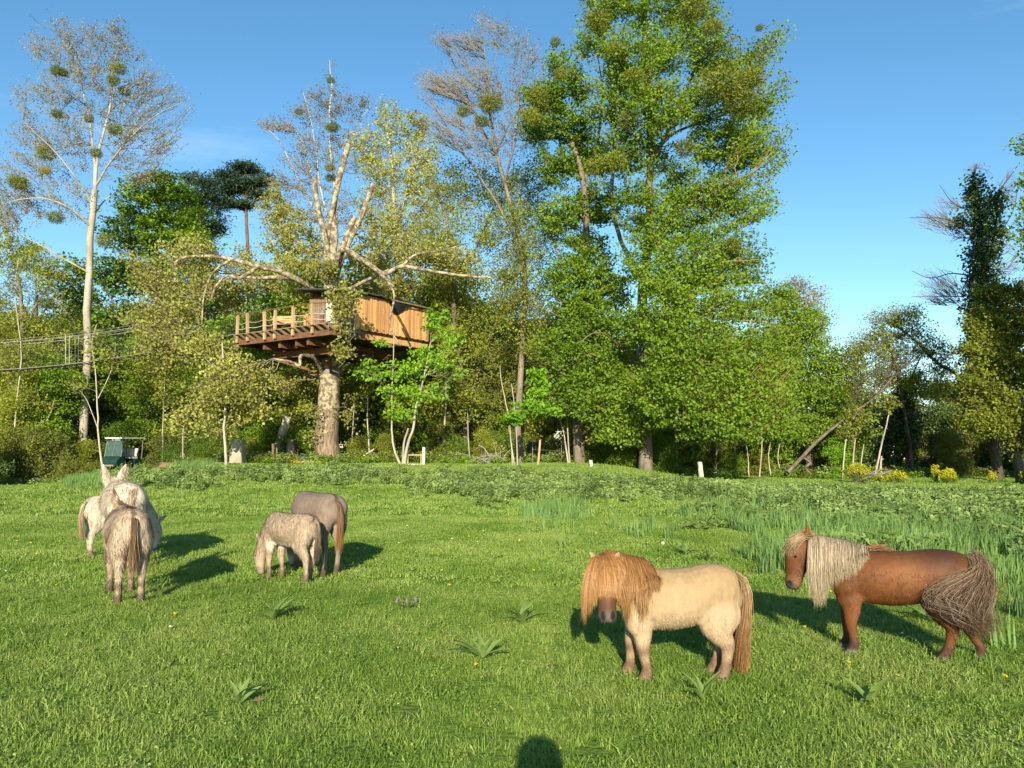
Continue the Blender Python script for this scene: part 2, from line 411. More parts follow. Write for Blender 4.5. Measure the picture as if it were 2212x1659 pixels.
def ground_mat():
    m, nt, N, L, out = new_mat('meadow_soil')
    g = N.new('ShaderNodeNewGeometry')
    no = N.new('ShaderNodeTexNoise'); no.inputs['Scale'].default_value = 3.; no.inputs['Detail'].default_value = 9; no.inputs['Roughness'].default_value = .7
    L.new(g.outputs['Position'], no.inputs['Vector'])
    cr = N.new('ShaderNodeValToRGB'); e = cr.color_ramp.elements
    e[0].position = .33; e[0].color = (.08, .125, .02, 1); e[1].position = .68; e[1].color = (.14, .23, .03, 1)
    L.new(no.outputs[0], cr.inputs[0])
    n2 = N.new('ShaderNodeTexNoise'); n2.inputs['Scale'].default_value = 1.2; n2.inputs['Detail'].default_value = 8
    L.new(g.outputs['Position'], n2.inputs['Vector'])
    c2 = N.new('ShaderNodeValToRGB'); f = c2.color_ramp.elements
    f[0].position = .35; f[0].color = (.035, .045, .014, 1); f[1].position = .7; f[1].color = (.085, .065, .035, 1)
    L.new(n2.outputs[0], c2.inputs[0])
    sx = N.new('ShaderNodeSeparateXYZ'); L.new(g.outputs['Position'], sx.inputs[0])
    ad = N.new('ShaderNodeMath'); ad.operation = 'MULTIPLY_ADD'; ad.inputs[1].default_value = 4.
    L.new(n2.outputs[0], ad.inputs[0]); L.new(sx.outputs[1], ad.inputs[2])
    a = N.new('ShaderNodeMapRange'); a.inputs[1].default_value = 41.5; a.inputs[2].default_value = 43.5
    b = N.new('ShaderNodeMapRange'); b.inputs[1].default_value = 62; b.inputs[2].default_value = 60; 
    L.new(ad.outputs[0], a.inputs[0]); L.new(sx.outputs[1], b.inputs[0])
    mu = N.new('ShaderNodeMath'); mu.operation = 'MULTIPLY'; L.new(a.outputs[0], mu.inputs[0]); L.new(b.outputs[0], mu.inputs[1])
    mx = N.new('ShaderNodeMix'); mx.data_type = 'RGBA'
    L.new(mu.outputs[0], mx.inputs[0]); L.new(cr.outputs[0], mx.inputs[6]); L.new(c2.outputs[0], mx.inputs[7])
    bs = N.new('ShaderNodeBsdfPrincipled'); bs.inputs['Roughness'].default_value = .9; bs.inputs['Specular IOR Level'].default_value = .1
    L.new(mx.outputs[2], bs.inputs['Base Color'])
    bu = N.new('ShaderNodeBump'); bu.inputs['Strength'].default_value = .8; bu.inputs['Distance'].default_value = .04
    n4 = N.new('ShaderNodeTexNoise'); n4.inputs['Scale'].default_value = 18; n4.inputs['Detail'].default_value = 4
    L.new(g.outputs['Position'], n4.inputs['Vector']); L.new(n4.outputs[0], bu.inputs['Height']); L.new(bu.outputs[0], bs.inputs['Normal'])
    L.new(bs.outputs[0], out.inputs[0])
    return m
M['ground'] = ground_mat()

def coat_mat(name, nscale=25, var=.35):
    m, nt, N, L, out = new_mat(name)
    at = N.new('ShaderNodeAttribute'); at.attribute_name = 'coat'
    tc = N.new('ShaderNodeTexCoord'); no = N.new('ShaderNodeTexNoise'); no.inputs['Scale'].default_value = nscale; no.inputs['Detail'].default_value = 6
    mp = N.new('ShaderNodeMapping'); mp.inputs['Scale'].default_value = (1, 1, .35)
    L.new(tc.outputs['Object'], mp.inputs[0]); L.new(mp.outputs[0], no.inputs['Vector'])
    ma = N.new('ShaderNodeMath'); ma.operation = 'MULTIPLY_ADD'; ma.inputs[1].default_value = var * 2; ma.inputs[2].default_value = 1 - var
    L.new(no.outputs[0], ma.inputs[0])
    g = N.new('ShaderNodeNewGeometry'); m4 = N.new('ShaderNodeMath'); m4.operation = 'MULTIPLY_ADD'; m4.inputs[1].default_value = .0; m4.inputs[2].default_value = 0
    hs = N.new('ShaderNodeHueSaturation'); L.new(at.outputs['Color'], hs.inputs['Color']); L.new(ma.outputs[0], hs.inputs['Value'])
    bs = N.new('ShaderNodeBsdfPrincipled'); bs.inputs['Roughness'].default_value = .65; bs.inputs['Specular IOR Level'].default_value = .25
    L.new(hs.outputs[0], bs.inputs['Base Color'])
    bu = N.new('ShaderNodeBump'); bu.inputs['Strength'].default_value = .35; bu.inputs['Distance'].default_value = .01
    L.new(no.outputs[0], bu.inputs['Height']); L.new(bu.outputs[0], bs.inputs['Normal'])
    L.new(bs.outputs[0], out.inputs[0])
    return m
def hair_mat(name):
    m, nt, N, L, out = new_mat(name)
    at = N.new('ShaderNodeAttribute'); at.attribute_name = 'coat'
    g = N.new('ShaderNodeNewGeometry'); ma = N.new('ShaderNodeMath'); ma.operation = 'MULTIPLY_ADD'; ma.inputs[1].default_value = .7; ma.inputs[2].default_value = .65
    L.new(g.outputs['Random Per Island'], ma.inputs[0])
    hs = N.new('ShaderNodeHueSaturation'); L.new(at.outputs['Color'], hs.inputs['Color']); L.new(ma.outputs[0], hs.inputs['Value'])
    bs = N.new('ShaderNodeBsdfPrincipled'); bs.inputs['Roughness'].default_value = .5; bs.inputs['Specular IOR Level'].default_value = .3
    L.new(hs.outputs[0], bs.inputs['Base Color']); L.new(bs.outputs[0], out.inputs[0])
    return m
M['coat'] = coat_mat('animal_coat')
M['hair'] = hair_mat('animal_hair')
M['eye'] = solid_mat('dark_eye', (.012, .008, .006), (.008, .006, .005), 3, rough=.08, bump=0, spec=.6)

# ------------------------------------------------------------------ ground, pond, far field
def build_ground():
    xs = np.concatenate([-np.geomspace(60, 1800, 14)[::-1], np.linspace(-58, 58, 200), np.geomspace(60, 1800, 14)])
    ys = np.concatenate([-np.geomspace(12, 1800, 12)[::-1], np.linspace(-10, 20, 90), np.linspace(20.4, 62, 90), np.geomspace(64, 2500, 26)])
    X, Y = np.meshgrid(xs, ys)
    far = sst((Y - 62) / 30)
    Z = terr(X, Y) * (1 - far) * (1 - sst((np.abs(X) - 60) / 60))
    v = np.stack([X, Y, Z], -1).reshape(-1, 3)
    ny, nx = X.shape
    i = (np.arange(ny - 1)[:, None] * nx + np.arange(nx - 1)[None, :]).ravel()
    f = np.stack([i, i + 1, i + nx + 1, i + nx], -1)
    obj('ground', mesh_np('ground', v, f, M['ground'], True), kind='structure')
build_ground()

# pond at the left: a still dark water sheet
def build_pond():
    m, nt, N, L, out = new_mat('pond_water')
    bs = N.new('ShaderNodeBsdfPrincipled'); bs.inputs['Base Color'].default_value = (.018, .014, .008, 1); bs.inputs['Roughness'].default_value = .08
    no = N.new('ShaderNodeTexNoise'); no.inputs['Scale'].default_value = 3; bu = N.new('ShaderNodeBump'); bu.inputs['Strength'].default_value = .08
    L.new(no.outputs[0], bu.inputs['Height']); L.new(bu.outputs[0], bs.inputs['Normal']); L.new(bs.outputs[0], out.inputs[0])
    n = 40
    v = [(-24.5, 37, -.28)] + [(-24.5 + 7 * math.cos(a), 37 + 4.6 * math.sin(a), -.28) for a in np.linspace(0, 2 * math.pi, n, endpoint=False)]
    f = [[0, 1 + i, 1 + (i + 1) % n] for i in range(n)]
    obj('pond_water', mesh_np('pond_water', v, np.array(f), m), kind='structure')
build_pond()

# ------------------------------------------------------------------ leaves and trees
def leaf_mesh(name, c, L, W, up=(0, -.3, .6), gauss=.7, mat=None, axis=None, axis_w=0.0, droop=0.0):
    """one kite-shaped leaf per centre"""
    n = len(c)
    nrm = unit(rng.normal(0, gauss, (n, 3)) + np.array(up))
    a = rng.normal(0, 1, (n, 3))
    if axis is not None: a = a * (1 - axis_w) + axis * axis_w * 2
    a = a - (a * nrm).sum(1, keepdims=True) * nrm
    a = unit(a); b = np.cross(nrm, a)
    l = L * rng.uniform(.6, 1.3, (n, 1)); w = W * rng.uniform(.7, 1.2, (n, 1))
    v = np.stack([c - a * l * .45, c + b * w * .5 + a * l * .02 + nrm * w * .12, c + a * l * .55, c - b * w * .5 + a * l * .02 + nrm * w * .12], 1).reshape(-1, 3)
    f = np.arange(n * 4).reshape(-1, 4)
    return mesh_np(name, v, f, mat)

def wiggle(pts, amp):
    pts = pts.copy(); n = len(pts)
    w = np.cumsum(rng.normal(0, 1, (n, 3)), 0); w -= np.linspace(0, 1, n)[:, None] * w[-1]
    pts += w * amp; return pts

def grow(limbs, blobs, n=(30, 140, 900), leaves=18, spread=.28, flat=.5, root=(0, 0, 0), tw=1.0, twig_r=.012, bow=.12, pull=.2, along=.4, seg=6, attach_min=0.0):
    """limbs: [(points, r0, r1)], blobs: [(centre, (rx,ry,rz), weight)].
    Branches reach from the limbs to targets spread through the blobs. -> limb verts/faces, branch verts/faces, leaf centres, leaf axes"""
    lv, lf, nv = [], [], 0
    cp, cr = [], []
    for pts, r0, r1 in limbs:
        p = catmull(pts, 5)
        p = wiggle(p, .008 * np.linalg.norm(p[-1] - p[0]) / max(1, len(p) ** .5))
        t = np.linspace(0, 1, len(p)); rad = r0 + (r1 - r0) * t ** .8
        S = 10 if r0 > .15 else 6
        v, f = tube_np(p[None], rad[None], S)
        # end caps
        f2 = [f, ]
        lv.append(v); lf.append(f + nv); nv += len(v)
        cp.append(p); cr.append(rad)
    cp = list(np.vstack(cp)); cr = list(np.concatenate(cr))
    if attach_min:
        keep = [i for i in range(len(cp)) if cp[i][2] > attach_min]
        cp = [cp[i] for i in keep]; cr = [cr[i] for i in keep]
    w = np.array([b[2] * (b[1][0] * b[1][1] * b[1][2]) ** (2 / 3) for b in blobs]); w /= w.sum()
    cen = np.array([list(b[0]) for b in blobs]); rad_ = np.array([list(b[1]) for b in blobs])
    bv, bf, nb = [], [], 0
    LC, LA = [], []
    for bi, cnt in enumerate(n):
        kd = kdtree.KDTree(len(cp))
        for i, p in enumerate(cp): kd.insert(p, i)
        kd.balance()
        idx = rng.choice(len(blobs), cnt, p=w)
        d = unit(rng.normal(0, 1, (cnt, 3))); q = rng.uniform(0, 1, (cnt, 1)) ** (1 / 3.0)
        q = q * (0.75 if bi == 0 else .9 if bi == 1 else 1.0)
        tg = cen[idx] + d * q * rad_[idx] * rng.uniform(.85, 1.15, (cnt, 1))
        P0 = np.empty((cnt, 3)); R0 = np.empty(cnt)
        axis_c = np.array([root[0], root[1]])
        for k in range(cnt):
            qv = tg[k].copy()
            dxy = axis_c - qv[:2]; qv[:2] += dxy * pull; qv[2] -= pull * (.7 * np.linalg.norm(dxy) + .3)
            co, j, dist = kd.find(qv)
            P0[k] = cp[j]; R0[k] = cr[j]
        dv = tg - P0; ln = np.linalg.norm(dv, axis=1)
        K = seg if bi < 2 else 4
        t = np.linspace(0, 1, K)[None, :, None]
        side = rng.normal(0, 1, (cnt, 3)) * .10 + np.array([0, 0, bow])
        mid = P0 + dv * .5 + side * ln[:, None]
        pts = P0[:, None] * (1 - t) ** 2 + 2 * mid[:, None] * t * (1 - t) + tg[:, None] * t ** 2
        pts[:, 1:-1] += rng.normal(0, .035, (cnt, K - 2, 3)) * ln[:, None, None]
        rs = np.minimum(R0 * .65, (.006 + .014 * ln) * tw); rs = np.maximum(rs, twig_r * (1.0 if bi == 2 else 1.4))
        re = np.maximum(rs * .35, twig_r * .5)
        rad = rs[:, None] + (re - rs)[:, None] * np.linspace(0, 1, K)[None]
        v, f = tube_np(pts, rad, 4 if bi < 1 else 3)
        bv.append(v); bf.append(f + nb); nb += len(v)
        if bi < len(n) - 1:
            for k in range(cnt):
                cp.extend(pts[k, 1:]); cr.extend(rad[k, 1:])
        m = leaves if bi == len(n) - 1 else leaves // 3
        if m:
            tt = rng.uniform(along, 1.08, (cnt, m)); tt0 = np.clip(tt, 0, .999) * (K - 1); i0 = tt0.astype(int); fr = (tt0 - i0)[..., None]
            kk = np.arange(cnt)[:, None]
            base = pts[kk, i0] * (1 - fr) + pts[kk, np.minimum(i0 + 1, K - 1)] * fr
            off = rng.normal(0, 1, (cnt, m, 3)) * spread * np.array([1, 1, flat])
            LC.append((base + off).reshape(-1, 3)); LA.append(np.repeat(unit(dv)[:, None], m, 1).reshape(-1, 3))
    return (np.vstack(lv), np.vstack(lf)), (np.vstack(bv), np.vstack(bf)), np.vstack(LC) if LC else np.zeros((0, 3)), np.vstack(LA) if LA else np.zeros((0, 3))

mistle_cache = {}
def mistle_mesh(kind, var):
    key = (kind, var)
    if key in mistle_cache: return mistle_cache[key]
    n = 1100
    d = unit(rng.normal(0, 1, (n, 3))); q = rng.uniform(.25, 1, (n, 1)) ** .6 * rng.uniform(.85, 1.1, (n, 1))
    c = d * q * np.array([1, 1, .85])
    me = leaf_mesh('mistletoe', c, .26, .07, gauss=1., up=(0, 0, 0), mat=M[kind], axis=d, axis_w=.8)
    mistle_cache[key] = me
    return me

def crown_tree(name, label, cat, base, limbs, blobs, leaf, bark, twig='twig', leaf_L=.14, leaf_W=.10, group=None, mist=(), up=(0, -.3, .6), gauss=.7, leaf2=None, frac2=0, sawn_ends=(), **kw):
    base = Vector(base)
    T = thing(name, label, cat, base, 0, group)
    b = np.array(base)
    limbs = [([np.array(p) for p in l[0]], l[1], l[2]) for l in limbs]
    a, br, LC, LA = grow(limbs, blobs, root=base, **kw)
    obj('trunk', mesh_np('trunk', a[0] - b, a[1], M[bark], True), T)
    obj('branches', mesh_np('branches', br[0] - b, br[1], M[twig], True), T)
    if len(LC):
        if leaf2:
            k = rng.uniform(0, 1, len(LC)) < frac2
            obj('crown', leaf_mesh('crown', LC[~k] - b, leaf_L, leaf_W, up, gauss, M[leaf], LA[~k], .3), T)
            obj('blossom', leaf_mesh('blossom', LC[k] - b, leaf_L, leaf_W, up, gauss, M[leaf2], LA[k], .3), T)
        else:
            obj('crown', leaf_mesh('crown', LC - b, leaf_L, leaf_W, up, gauss, M[leaf], LA, .3), T)
    for i, (px, py, D, r, kind) in enumerate(mist):
        o = obj('mistletoe', mistle_mesh(kind, i % 3), T)
        p = P(px, py, D); o.location = p - base; rr = r / FPX * D; o.scale = (rr, rr, rr * rng.uniform(.8, 1)); o.rotation_euler = (0, 0, rng.uniform(0, 6))
    return T

def BL(lst, D, depth=.8, dj=1.0):
    """blobs from picture circles (px, py, r[, ry[, dD[, weight]]])"""
    out = []
    for e in lst:
        px, py, r = e[:3]; ry = e[3] if len(e) > 3 and e[3] else r; dd = e[4] if len(e) > 4 else 0; w = e[5] if len(e) > 5 else 1
        d = D + dd; c = P(px, py, d); s = d / FPX
        out.append((np.array(c), (r * s, max(r * s * depth, .5), ry * s), w))
    return out

def LM(pts, D, r0, r1, dd=None):
    """limb from picture points; widths r in picture pixels"""
    dd = dd or [0] * len(pts)
    s = D / FPX
    return ([P(p[0], p[1], D + d) for p, d in zip(pts, dd)], r0 * s * .62, r1 * s * .62)

# ---- the tall white-barked poplar at the left
D = 45
bp = G(184, D)
crown_tree('poplar_tree', 'tall white-barked poplar with mistletoe balls, far left of the treehouse', 'tree', bp,
    [([bp, P(186, 800, D), P(192, 640, D), P(196, 520, D), P(205, 410, D)], 9 * D / FPX, 6.5 * D / FPX),
     LM([(205, 412), (212, 330), (235, 240), (243, 160), (258, 90)], D, 7, 1.5),
     LM([(205, 410), (203, 340), (195, 270), (180, 200), (170, 120)], D, 6, 1.2, [0, .5, 1, 1.5, 2]),
     LM([(208, 400), (240, 350), (290, 290), (340, 250), (395, 220)], D, 4.5, .8, [0, -.5, -1, -1.5, -2]),
     LM([(198, 440), (160, 380), (120, 330), (80, 290), (50, 260)], D, 4, .8, [0, -1, -1.6, -2, -2.2]),
     LM([(196, 490), (150, 450), (100, 430), (50, 430), (10, 440)], D, 4.5, 1, [0, -1, -1.6, -2, -2.5]),
     LM([(198, 470), (230, 430), (280, 400), (330, 380)], D, 3.5, .7, [0, 1, 1.5, 2]),
     LM([(192, 590), (140, 560), (90, 530), (30, 500)], D, 4, 1, [0, -.5, -1, -1])],
    BL([(120, 100, 70), (60, 100, 28, 16), (190, 110, 75), (240, 90, 50, 50), (280, 110, 45), (90, 200, 65, 50), (180, 210, 90), (270, 200, 80), (340, 200, 65, 60), (400, 230, 26, 40),
        (60, 300, 60, 60), (130, 320, 80), (300, 300, 85, 70), (370, 300, 40), (60, 400, 75, 60), (0, 380, 50), (150, 430, 70, 50), (20, 450, 70, 50), (300, 370, 70, 40), (30, 200, 20, 50), (255, 60, 16, 30), (140, 60, 16, 24)], D, .9),
    'poplar', 'bark_pale', 'twig_pale', .105, .085, n=(50, 320, 1700), leaves=10, spread=.15, flat=1., gauss=1., twig_r=.013, tw=.9, along=.15,
    mist=[(335 * .768 - 0, 193 * .768, D - 1, 18, 'mistle'), (350 * .768, 197, D, 15, 'mistle'), (160 * .768, 200 * .768, D - .5, 17, 'mistle'), (318 * .768, 225 * .768, D - 1, 16, 'mistle'), (180 * .768, 205 * .768, D, 13, 'mistle'),
          (160 * .768, 320 * .768, D - 1, 14, 'mistle'), (325 * .768, 365 * .768, D - 1, 19, 'mistle'), (360 * .768, 390 * .768, D, 9, 'mistle_y'), (250 * .768, 335 * .768, D, 12, 'mistle'), (130 * .768, 430 * .768, D - 1, 22, 'mistle'),
          (40, 395, D - 1.5, 24, 'mistle'), (130 * .768, 480 * .768, D - 1, 11, 'mistle_y'), (270 * .768, 430 * .768, D - 1, 15, 'mistle'), (120, 470, D - 1.5, 20, 'mistle'), (225, 520, D - 1, 20, 'mistle'), (100, 655, D - 2, 20, 'mistle')])

# ---- the old pollarded plane that carries the treehouse
D = 40.55
bp = Vector((-9.57, D, float(terr(-9.57, D)) - .05))
PB = lambda px, py, dd=0: P(px, py, D + dd)
plane_limbs = [
    ([bp, PB(705, 960), PB(708, 900), PB(711, 850), PB(713, 790), PB(716, 720), PB(714, 640), PB(716, 600)], 30 * D / FPX, 16 * D / FPX),
    LM([(714, 640), (708, 590), (706, 540), (712, 490), (722, 430)], D, 14, 8),
    LM([(722, 610), (735, 570), (755, 520), (780, 470), (806, 398)], D, 13, 9, [0, .4, .6, .8, 1]),
    LM([(714, 600), (722, 520), (718, 460), (728, 400), (752, 312)], D, 15, 10, [0, 0, .2, .3, .4]),
    LM([(712, 560), (698, 500), (686, 450), (678, 383)], D, 11, 9, [0, -.4, -.6, -.7]),
    LM([(724, 580), (745, 520), (765, 470)], D, 12, 10, [0, .5, .8]),
    LM([(700, 640), (650, 608), (600, 583), (550, 572), (500, 560), (440, 553), (385, 562), (378, 610)], D, 12, 3, [0, -1.5, -2.5, -3, -3, -3, -3, -3]),
    LM([(560, 575), (520, 600), (490, 596), (466, 620), (456, 646)], D, 7, 3, [-3, -3.2, -3.4, -3.4, -3.4]),
    LM([(640, 600), (590, 600), (540, 600), (510, 590)], D, 9, 4, [-1.5, -1, -.5, 0]),
    LM([(500, 560), (460, 590), (440, 640), (436, 700)], D, 5, 2, [-3, -3.5, -3.8, -4]),
    LM([(715, 600), (740, 540), (780, 560), (830, 590), (870, 575), (930, 585), (1000, 595), (1060, 600)], D, 12, 3.5, [0, -1, -1.8, -2.2, -2.4, -2.4, -2, -2]),
    LM([(780, 560), (820, 590), (850, 620), (835, 605), (852, 640), (842, 700), (862, 745)], D, 7, 2.2, [-1.8, -3.6, -4.8, -5, -5.2, -5.2, -5]),
    LM([(870, 575), (900, 550), (960, 540), (1010, 525)], D, 6, 2, [-2.4, -2, -1.5, -1]),
    LM([(720, 640), (760, 620), (800, 600), (860, 575)], D, 9, 4, [0, -1, -1.5, -2]),
    LM([(700, 815), (680, 775), (650, 768), (648, 790), (625, 780), (590, 775)], D, 9, 3, [0, -1.5, -2.5, -2.8, -3, -3.3]),
    LM([(725, 800), (745, 780), (752, 740)], D, 5, 2, [0, -2.5, -4.6]),
    LM([(735, 545), (700, 560), (640, 520), (600, 480)], D, 5, 1.5, [0, 1, 1.5, 2]),
]
crown_tree('plane_tree', 'massive pollarded plane tree with flaking trunk carrying the treehouse', 'tree', bp, plane_limbs,
    BL([(330, 600, 60, 50, -3), (290, 560, 40, 30, -3), (400, 540, 70, 40, -2), (300, 680, 60, 40, -3), (380, 660, 70, 45, -3), (450, 610, 60, 45, -2), (350, 750, 70, 45, -4), (440, 740, 60, 40, -4), (500, 640, 40, 40, 0), (560, 600, 60, 40, 2),
        (470, 840, 75, 45, -5), (400, 900, 50, 40, -5), (530, 800, 50, 35, -4), (540, 880, 50, 45, -4), (500, 930, 30, 20, -4), (620, 480, 55, 50, 2), (650, 560, 50, 40, 1), (590, 430, 40, 40, 2),
        (738, 636, 34, 26, -5.6, 1.3), (735, 690, 20, 30, -5.6, .8), (740, 760, 30, 30, -5), (675, 900, 22, 35, -1.5, .25), (762, 890, 26, 36, -1.5, .5), (756, 945, 16, 20, -1, .4), (660, 950, 18, 22, -1, .3), (600, 540, 50, 40, 4), (520, 560, 50, 40, 4), (680, 520, 40, 40, 4), (800, 560, 60, 40, 4), (860, 620, 50, 30, 1), (900, 540, 60, 40, 0), (980, 560, 60, 35, 0), (830, 500, 50, 50, 1), (660, 700, 26, 18, 1),
        (620, 820, 60, 35, 2), (700, 580, 40, 26, -1.5), (560, 700, 40, 40, 3.5)], D, .8),
    'plane', 'bark_plane', 'twig_pale', .15, .13, n=(60, 380, 1450), leaves=23, spread=.17, along=.1, flat=.9, gauss=1., up=(0, -.3, .2), bow=.05, pull=.12, twig_r=.010,
    mist=[(785 * 1.0, 448, D + 2, 10, 'mistle')])

# ---- poplars with mistletoe behind the plane
D = 54
bp = G(722, D)
crown_tree('poplar_tree', 'slender bare-topped poplar rising straight behind the sawn plane limbs', 'tree', bp,
    [([bp, P(722, 800, D), P(724, 600, D), P(722, 450, D), P(712, 300, D), P(716, 200, D), P(712, 130, D)], 7 * D / FPX, .8 * D / FPX),
     LM([(720, 540), (690, 450), (670, 370), (650, 300), (620, 260)], D, 5, .8), LM([(722, 560), (670, 440), (640, 380), (600, 300), (562, 265)], D, 5, .8, [0, 1, 1, 2, 2]),
     LM([(722, 520), (690, 400), (682, 330), (668, 250), (655, 200)], D, 4, .8), LM([(720, 420), (750, 340), (770, 270), (800, 230)], D, 4, .8, [0, 1, 1.5, 2])],
    BL([(712, 150, 16, 30), (700, 210, 45, 40), (740, 230, 60, 40), (790, 220, 24, 24), (650, 250, 45, 40), (600, 270, 40, 25), (565, 268, 18, 12), (690, 320, 70, 60), (760, 320, 60, 60), (640, 370, 55, 60), (700, 430, 80, 60), (600, 480, 60, 50), (760, 460, 50, 60), (590, 400, 30, 40), (660, 205, 16, 30)], D, .9),
    'poplar', 'bark_pale', 'twig_pale', .125, .10, n=(36, 200, 1000), leaves=9, spread=.17, along=.15, flat=.8, gauss=1., twig_r=.012,
    mist=[(715, 174, D, 10, 'mistle'), (646, 242, D, 11, 'mistle'), (719, 275, D - 1, 17, 'mistle'), (713, 362, D - 1, 14, 'mistle_y'), (712, 385, D, 12, 'mistle')])
D = 50
bp = G(866, D)
crown_tree('poplar_tree', 'pale-trunked poplar with dense tan new leaves right of the sawn limbs', 'tree', bp,
    [([bp, P(862, 800, D), P(858, 600, D), P(852, 480, D), P(850, 380, D), P(838, 300, D), P(828, 240, D)], 11 * D / FPX, 1.2 * D / FPX),
     LM([(856, 560), (830, 430), (800, 360), (775, 300)], D, 5, .8, [0, 1, 2, 2]), LM([(855, 500), (880, 410), (900, 330), (915, 260)], D, 4.5, .8), LM([(856, 540), (900, 460), (950, 400), (990, 340)], D, 4.5, .9, [0, 1, 2, 2])],
    BL([(830, 260, 45, 50), (790, 320, 50, 50), (870, 300, 50, 50), (900, 270, 40, 30), (830, 380, 60, 50), (900, 370, 60, 60), (800, 440, 45, 50), (880, 460, 70, 60), (950, 430, 60, 60), (930, 330, 40, 50), (830, 520, 50, 50), (920, 530, 70, 50)], D, .9),
    'plane', 'bark_pale', 'twig_pale', .16, .13, n=(30, 180, 1000), leaves=14, spread=.19, along=.15, flat=.9, gauss=1.1, twig_r=.011,
    mist=[(808, 342, D, 7, 'mistle_y')])

# ---- tall thin tree between the poplars and the lime
D = 41
bp = G(1124, D)
crown_tree('tall_thin_tree', 'tall grey-trunked tree with bare twiggy top, left of the big lime', 'tree', bp,
    [([bp, P(1122, 900, D), P(1126, 760, D), P(1128, 600, D), P(1110, 480, D), P(1070, 330, D), P(1050, 220, D), P(1046, 130, D), P(1040, 40, D)], 9 * D / FPX, .9 * D / FPX),
     LM([(1118, 520), (1060, 420), (1000, 330), (950, 250), (900, 150)], D, 6, .8, [0, 1, 1.5, 2, 2]),
     LM([(1070, 330), (1025, 250), (990, 160), (945, 70)], D, 4.5, .8, [0, .5, 1, 1]), LM([(1090, 400), (1110, 320), (1120, 220), (1130, 110)], D, 5, .8, [0, -1, -1, -1]),
     LM([(1048, 200), (1070, 130), (1085, 60)], D, 3, .7), LM([(1070, 340), (1100, 270), (1150, 200), (1180, 130)], D, 3.5, .8, [0, -1, -1, -1])],
    BL([(1040, 60, 30, 45), (1000, 100, 45, 40), (1085, 80, 35, 45), (1130, 120, 45, 60), (950, 80, 26, 20), (960, 180, 50, 40), (1030, 190, 70, 60), (1110, 210, 60, 60), (920, 180, 35, 40), (960, 270, 60, 50), (1060, 300, 80, 60), (1150, 280, 50, 60), (1180, 180, 35, 50)], D, .9),
    'greypop', 'bark_grey', 'twig_pale', .085, .06, n=(45, 340, 1900), leaves=5, spread=.22, flat=.9, gauss=1.1, twig_r=.013, bow=.05, tw=1.1,
    mist=[(1060, 225, D - 1, 30, 'mistle'), (1040, 262, D - 1, 18, 'mistle'), (1000, 240, D, 18, 'mistle')])
D = 44
bp = G(1010, D)
crown_tree('olive_leaved_tree', 'olive-leaved tree with many thin stems just right of the treehouse', 'tree', bp,
    [([bp, P(1010, 900, D), P(985, 700, D), P(976, 560, D), P(960, 460, D), P(930, 380, D)], 9 * D / FPX, 1.5 * D / FPX), LM([(985, 700), (1020, 560), (1060, 460), (1090, 380)], D, 5, 1, [0, 1, 2, 2]),
     LM([(1010, 880), (1060, 740), (1100, 620), (1150, 480)], D, 6, 1, [0, 1, 1, 1])],
    BL([(960, 400, 70, 60), (1040, 400, 80, 60), (1110, 420, 70, 70), (940, 500, 60, 60), (1010, 500, 80, 70), (1100, 530, 90, 80), (1180, 500, 60, 90), (960, 620, 60, 60), (1050, 640, 90, 70), (1150, 650, 80, 80), (1000, 730, 70, 60), (1090, 760, 90, 60), (1170, 780, 70, 70), (1060, 860, 90, 60), (980, 820, 60, 60), (1160, 380, 60, 60), (1120, 470, 50, 60, -4.5), (1140, 560, 50, 60, -4.5), (1100, 600, 40, 50, -4.5), (1150, 650, 50, 50, -4.5), (1100, 690, 40, 40, -4.5), (1160, 740, 40, 40, -4)], D, .9),
    'olive', 'bark_grey', 'twig_olive', .13, .10, n=(60, 420, 1900), leaves=19, spread=.22, along=.15, flat=.8, gauss=1., twig_r=.010)

# ---- the big limes
D = 37
bp = G(1392, D)
lime_mist = [(1290, 45, D - 2, 34, 'mistle'), (1500, 20, D - 2, 36, 'mistle'), (1330, 110, D - 2.5, 28, 'mistle'), (1370, 165, D - 3, 26, 'mistle'), (1360, 260, D - 3, 28, 'mistle'), (1560, 180, D - 3, 50, 'mistle'), (1620, 170, D - 2, 34, 'mistle'), (1600, 220, D - 3, 40, 'mistle'),
             (1290, 360, D - 3, 36, 'mistle'), (1330, 350, D - 3.4, 30, 'mistle'), (1160, 210, D - 1, 28, 'mistle'), (1145, 250, D - 1, 24, 'mistle'), (1200, 90, D, 14, 'mistle'), (1210, 160, D - 1, 18, 'mistle'), (1410, 200, D - 3, 30, 'mistle'), (1540, 60, D - 2.4, 26, 'mistle'), (1640, 60, D - 1, 10, 'mistle'), (1480, 320, D - 3, 26, 'mistle'), (1580, 530, D - 3, 26, 'mistle')]
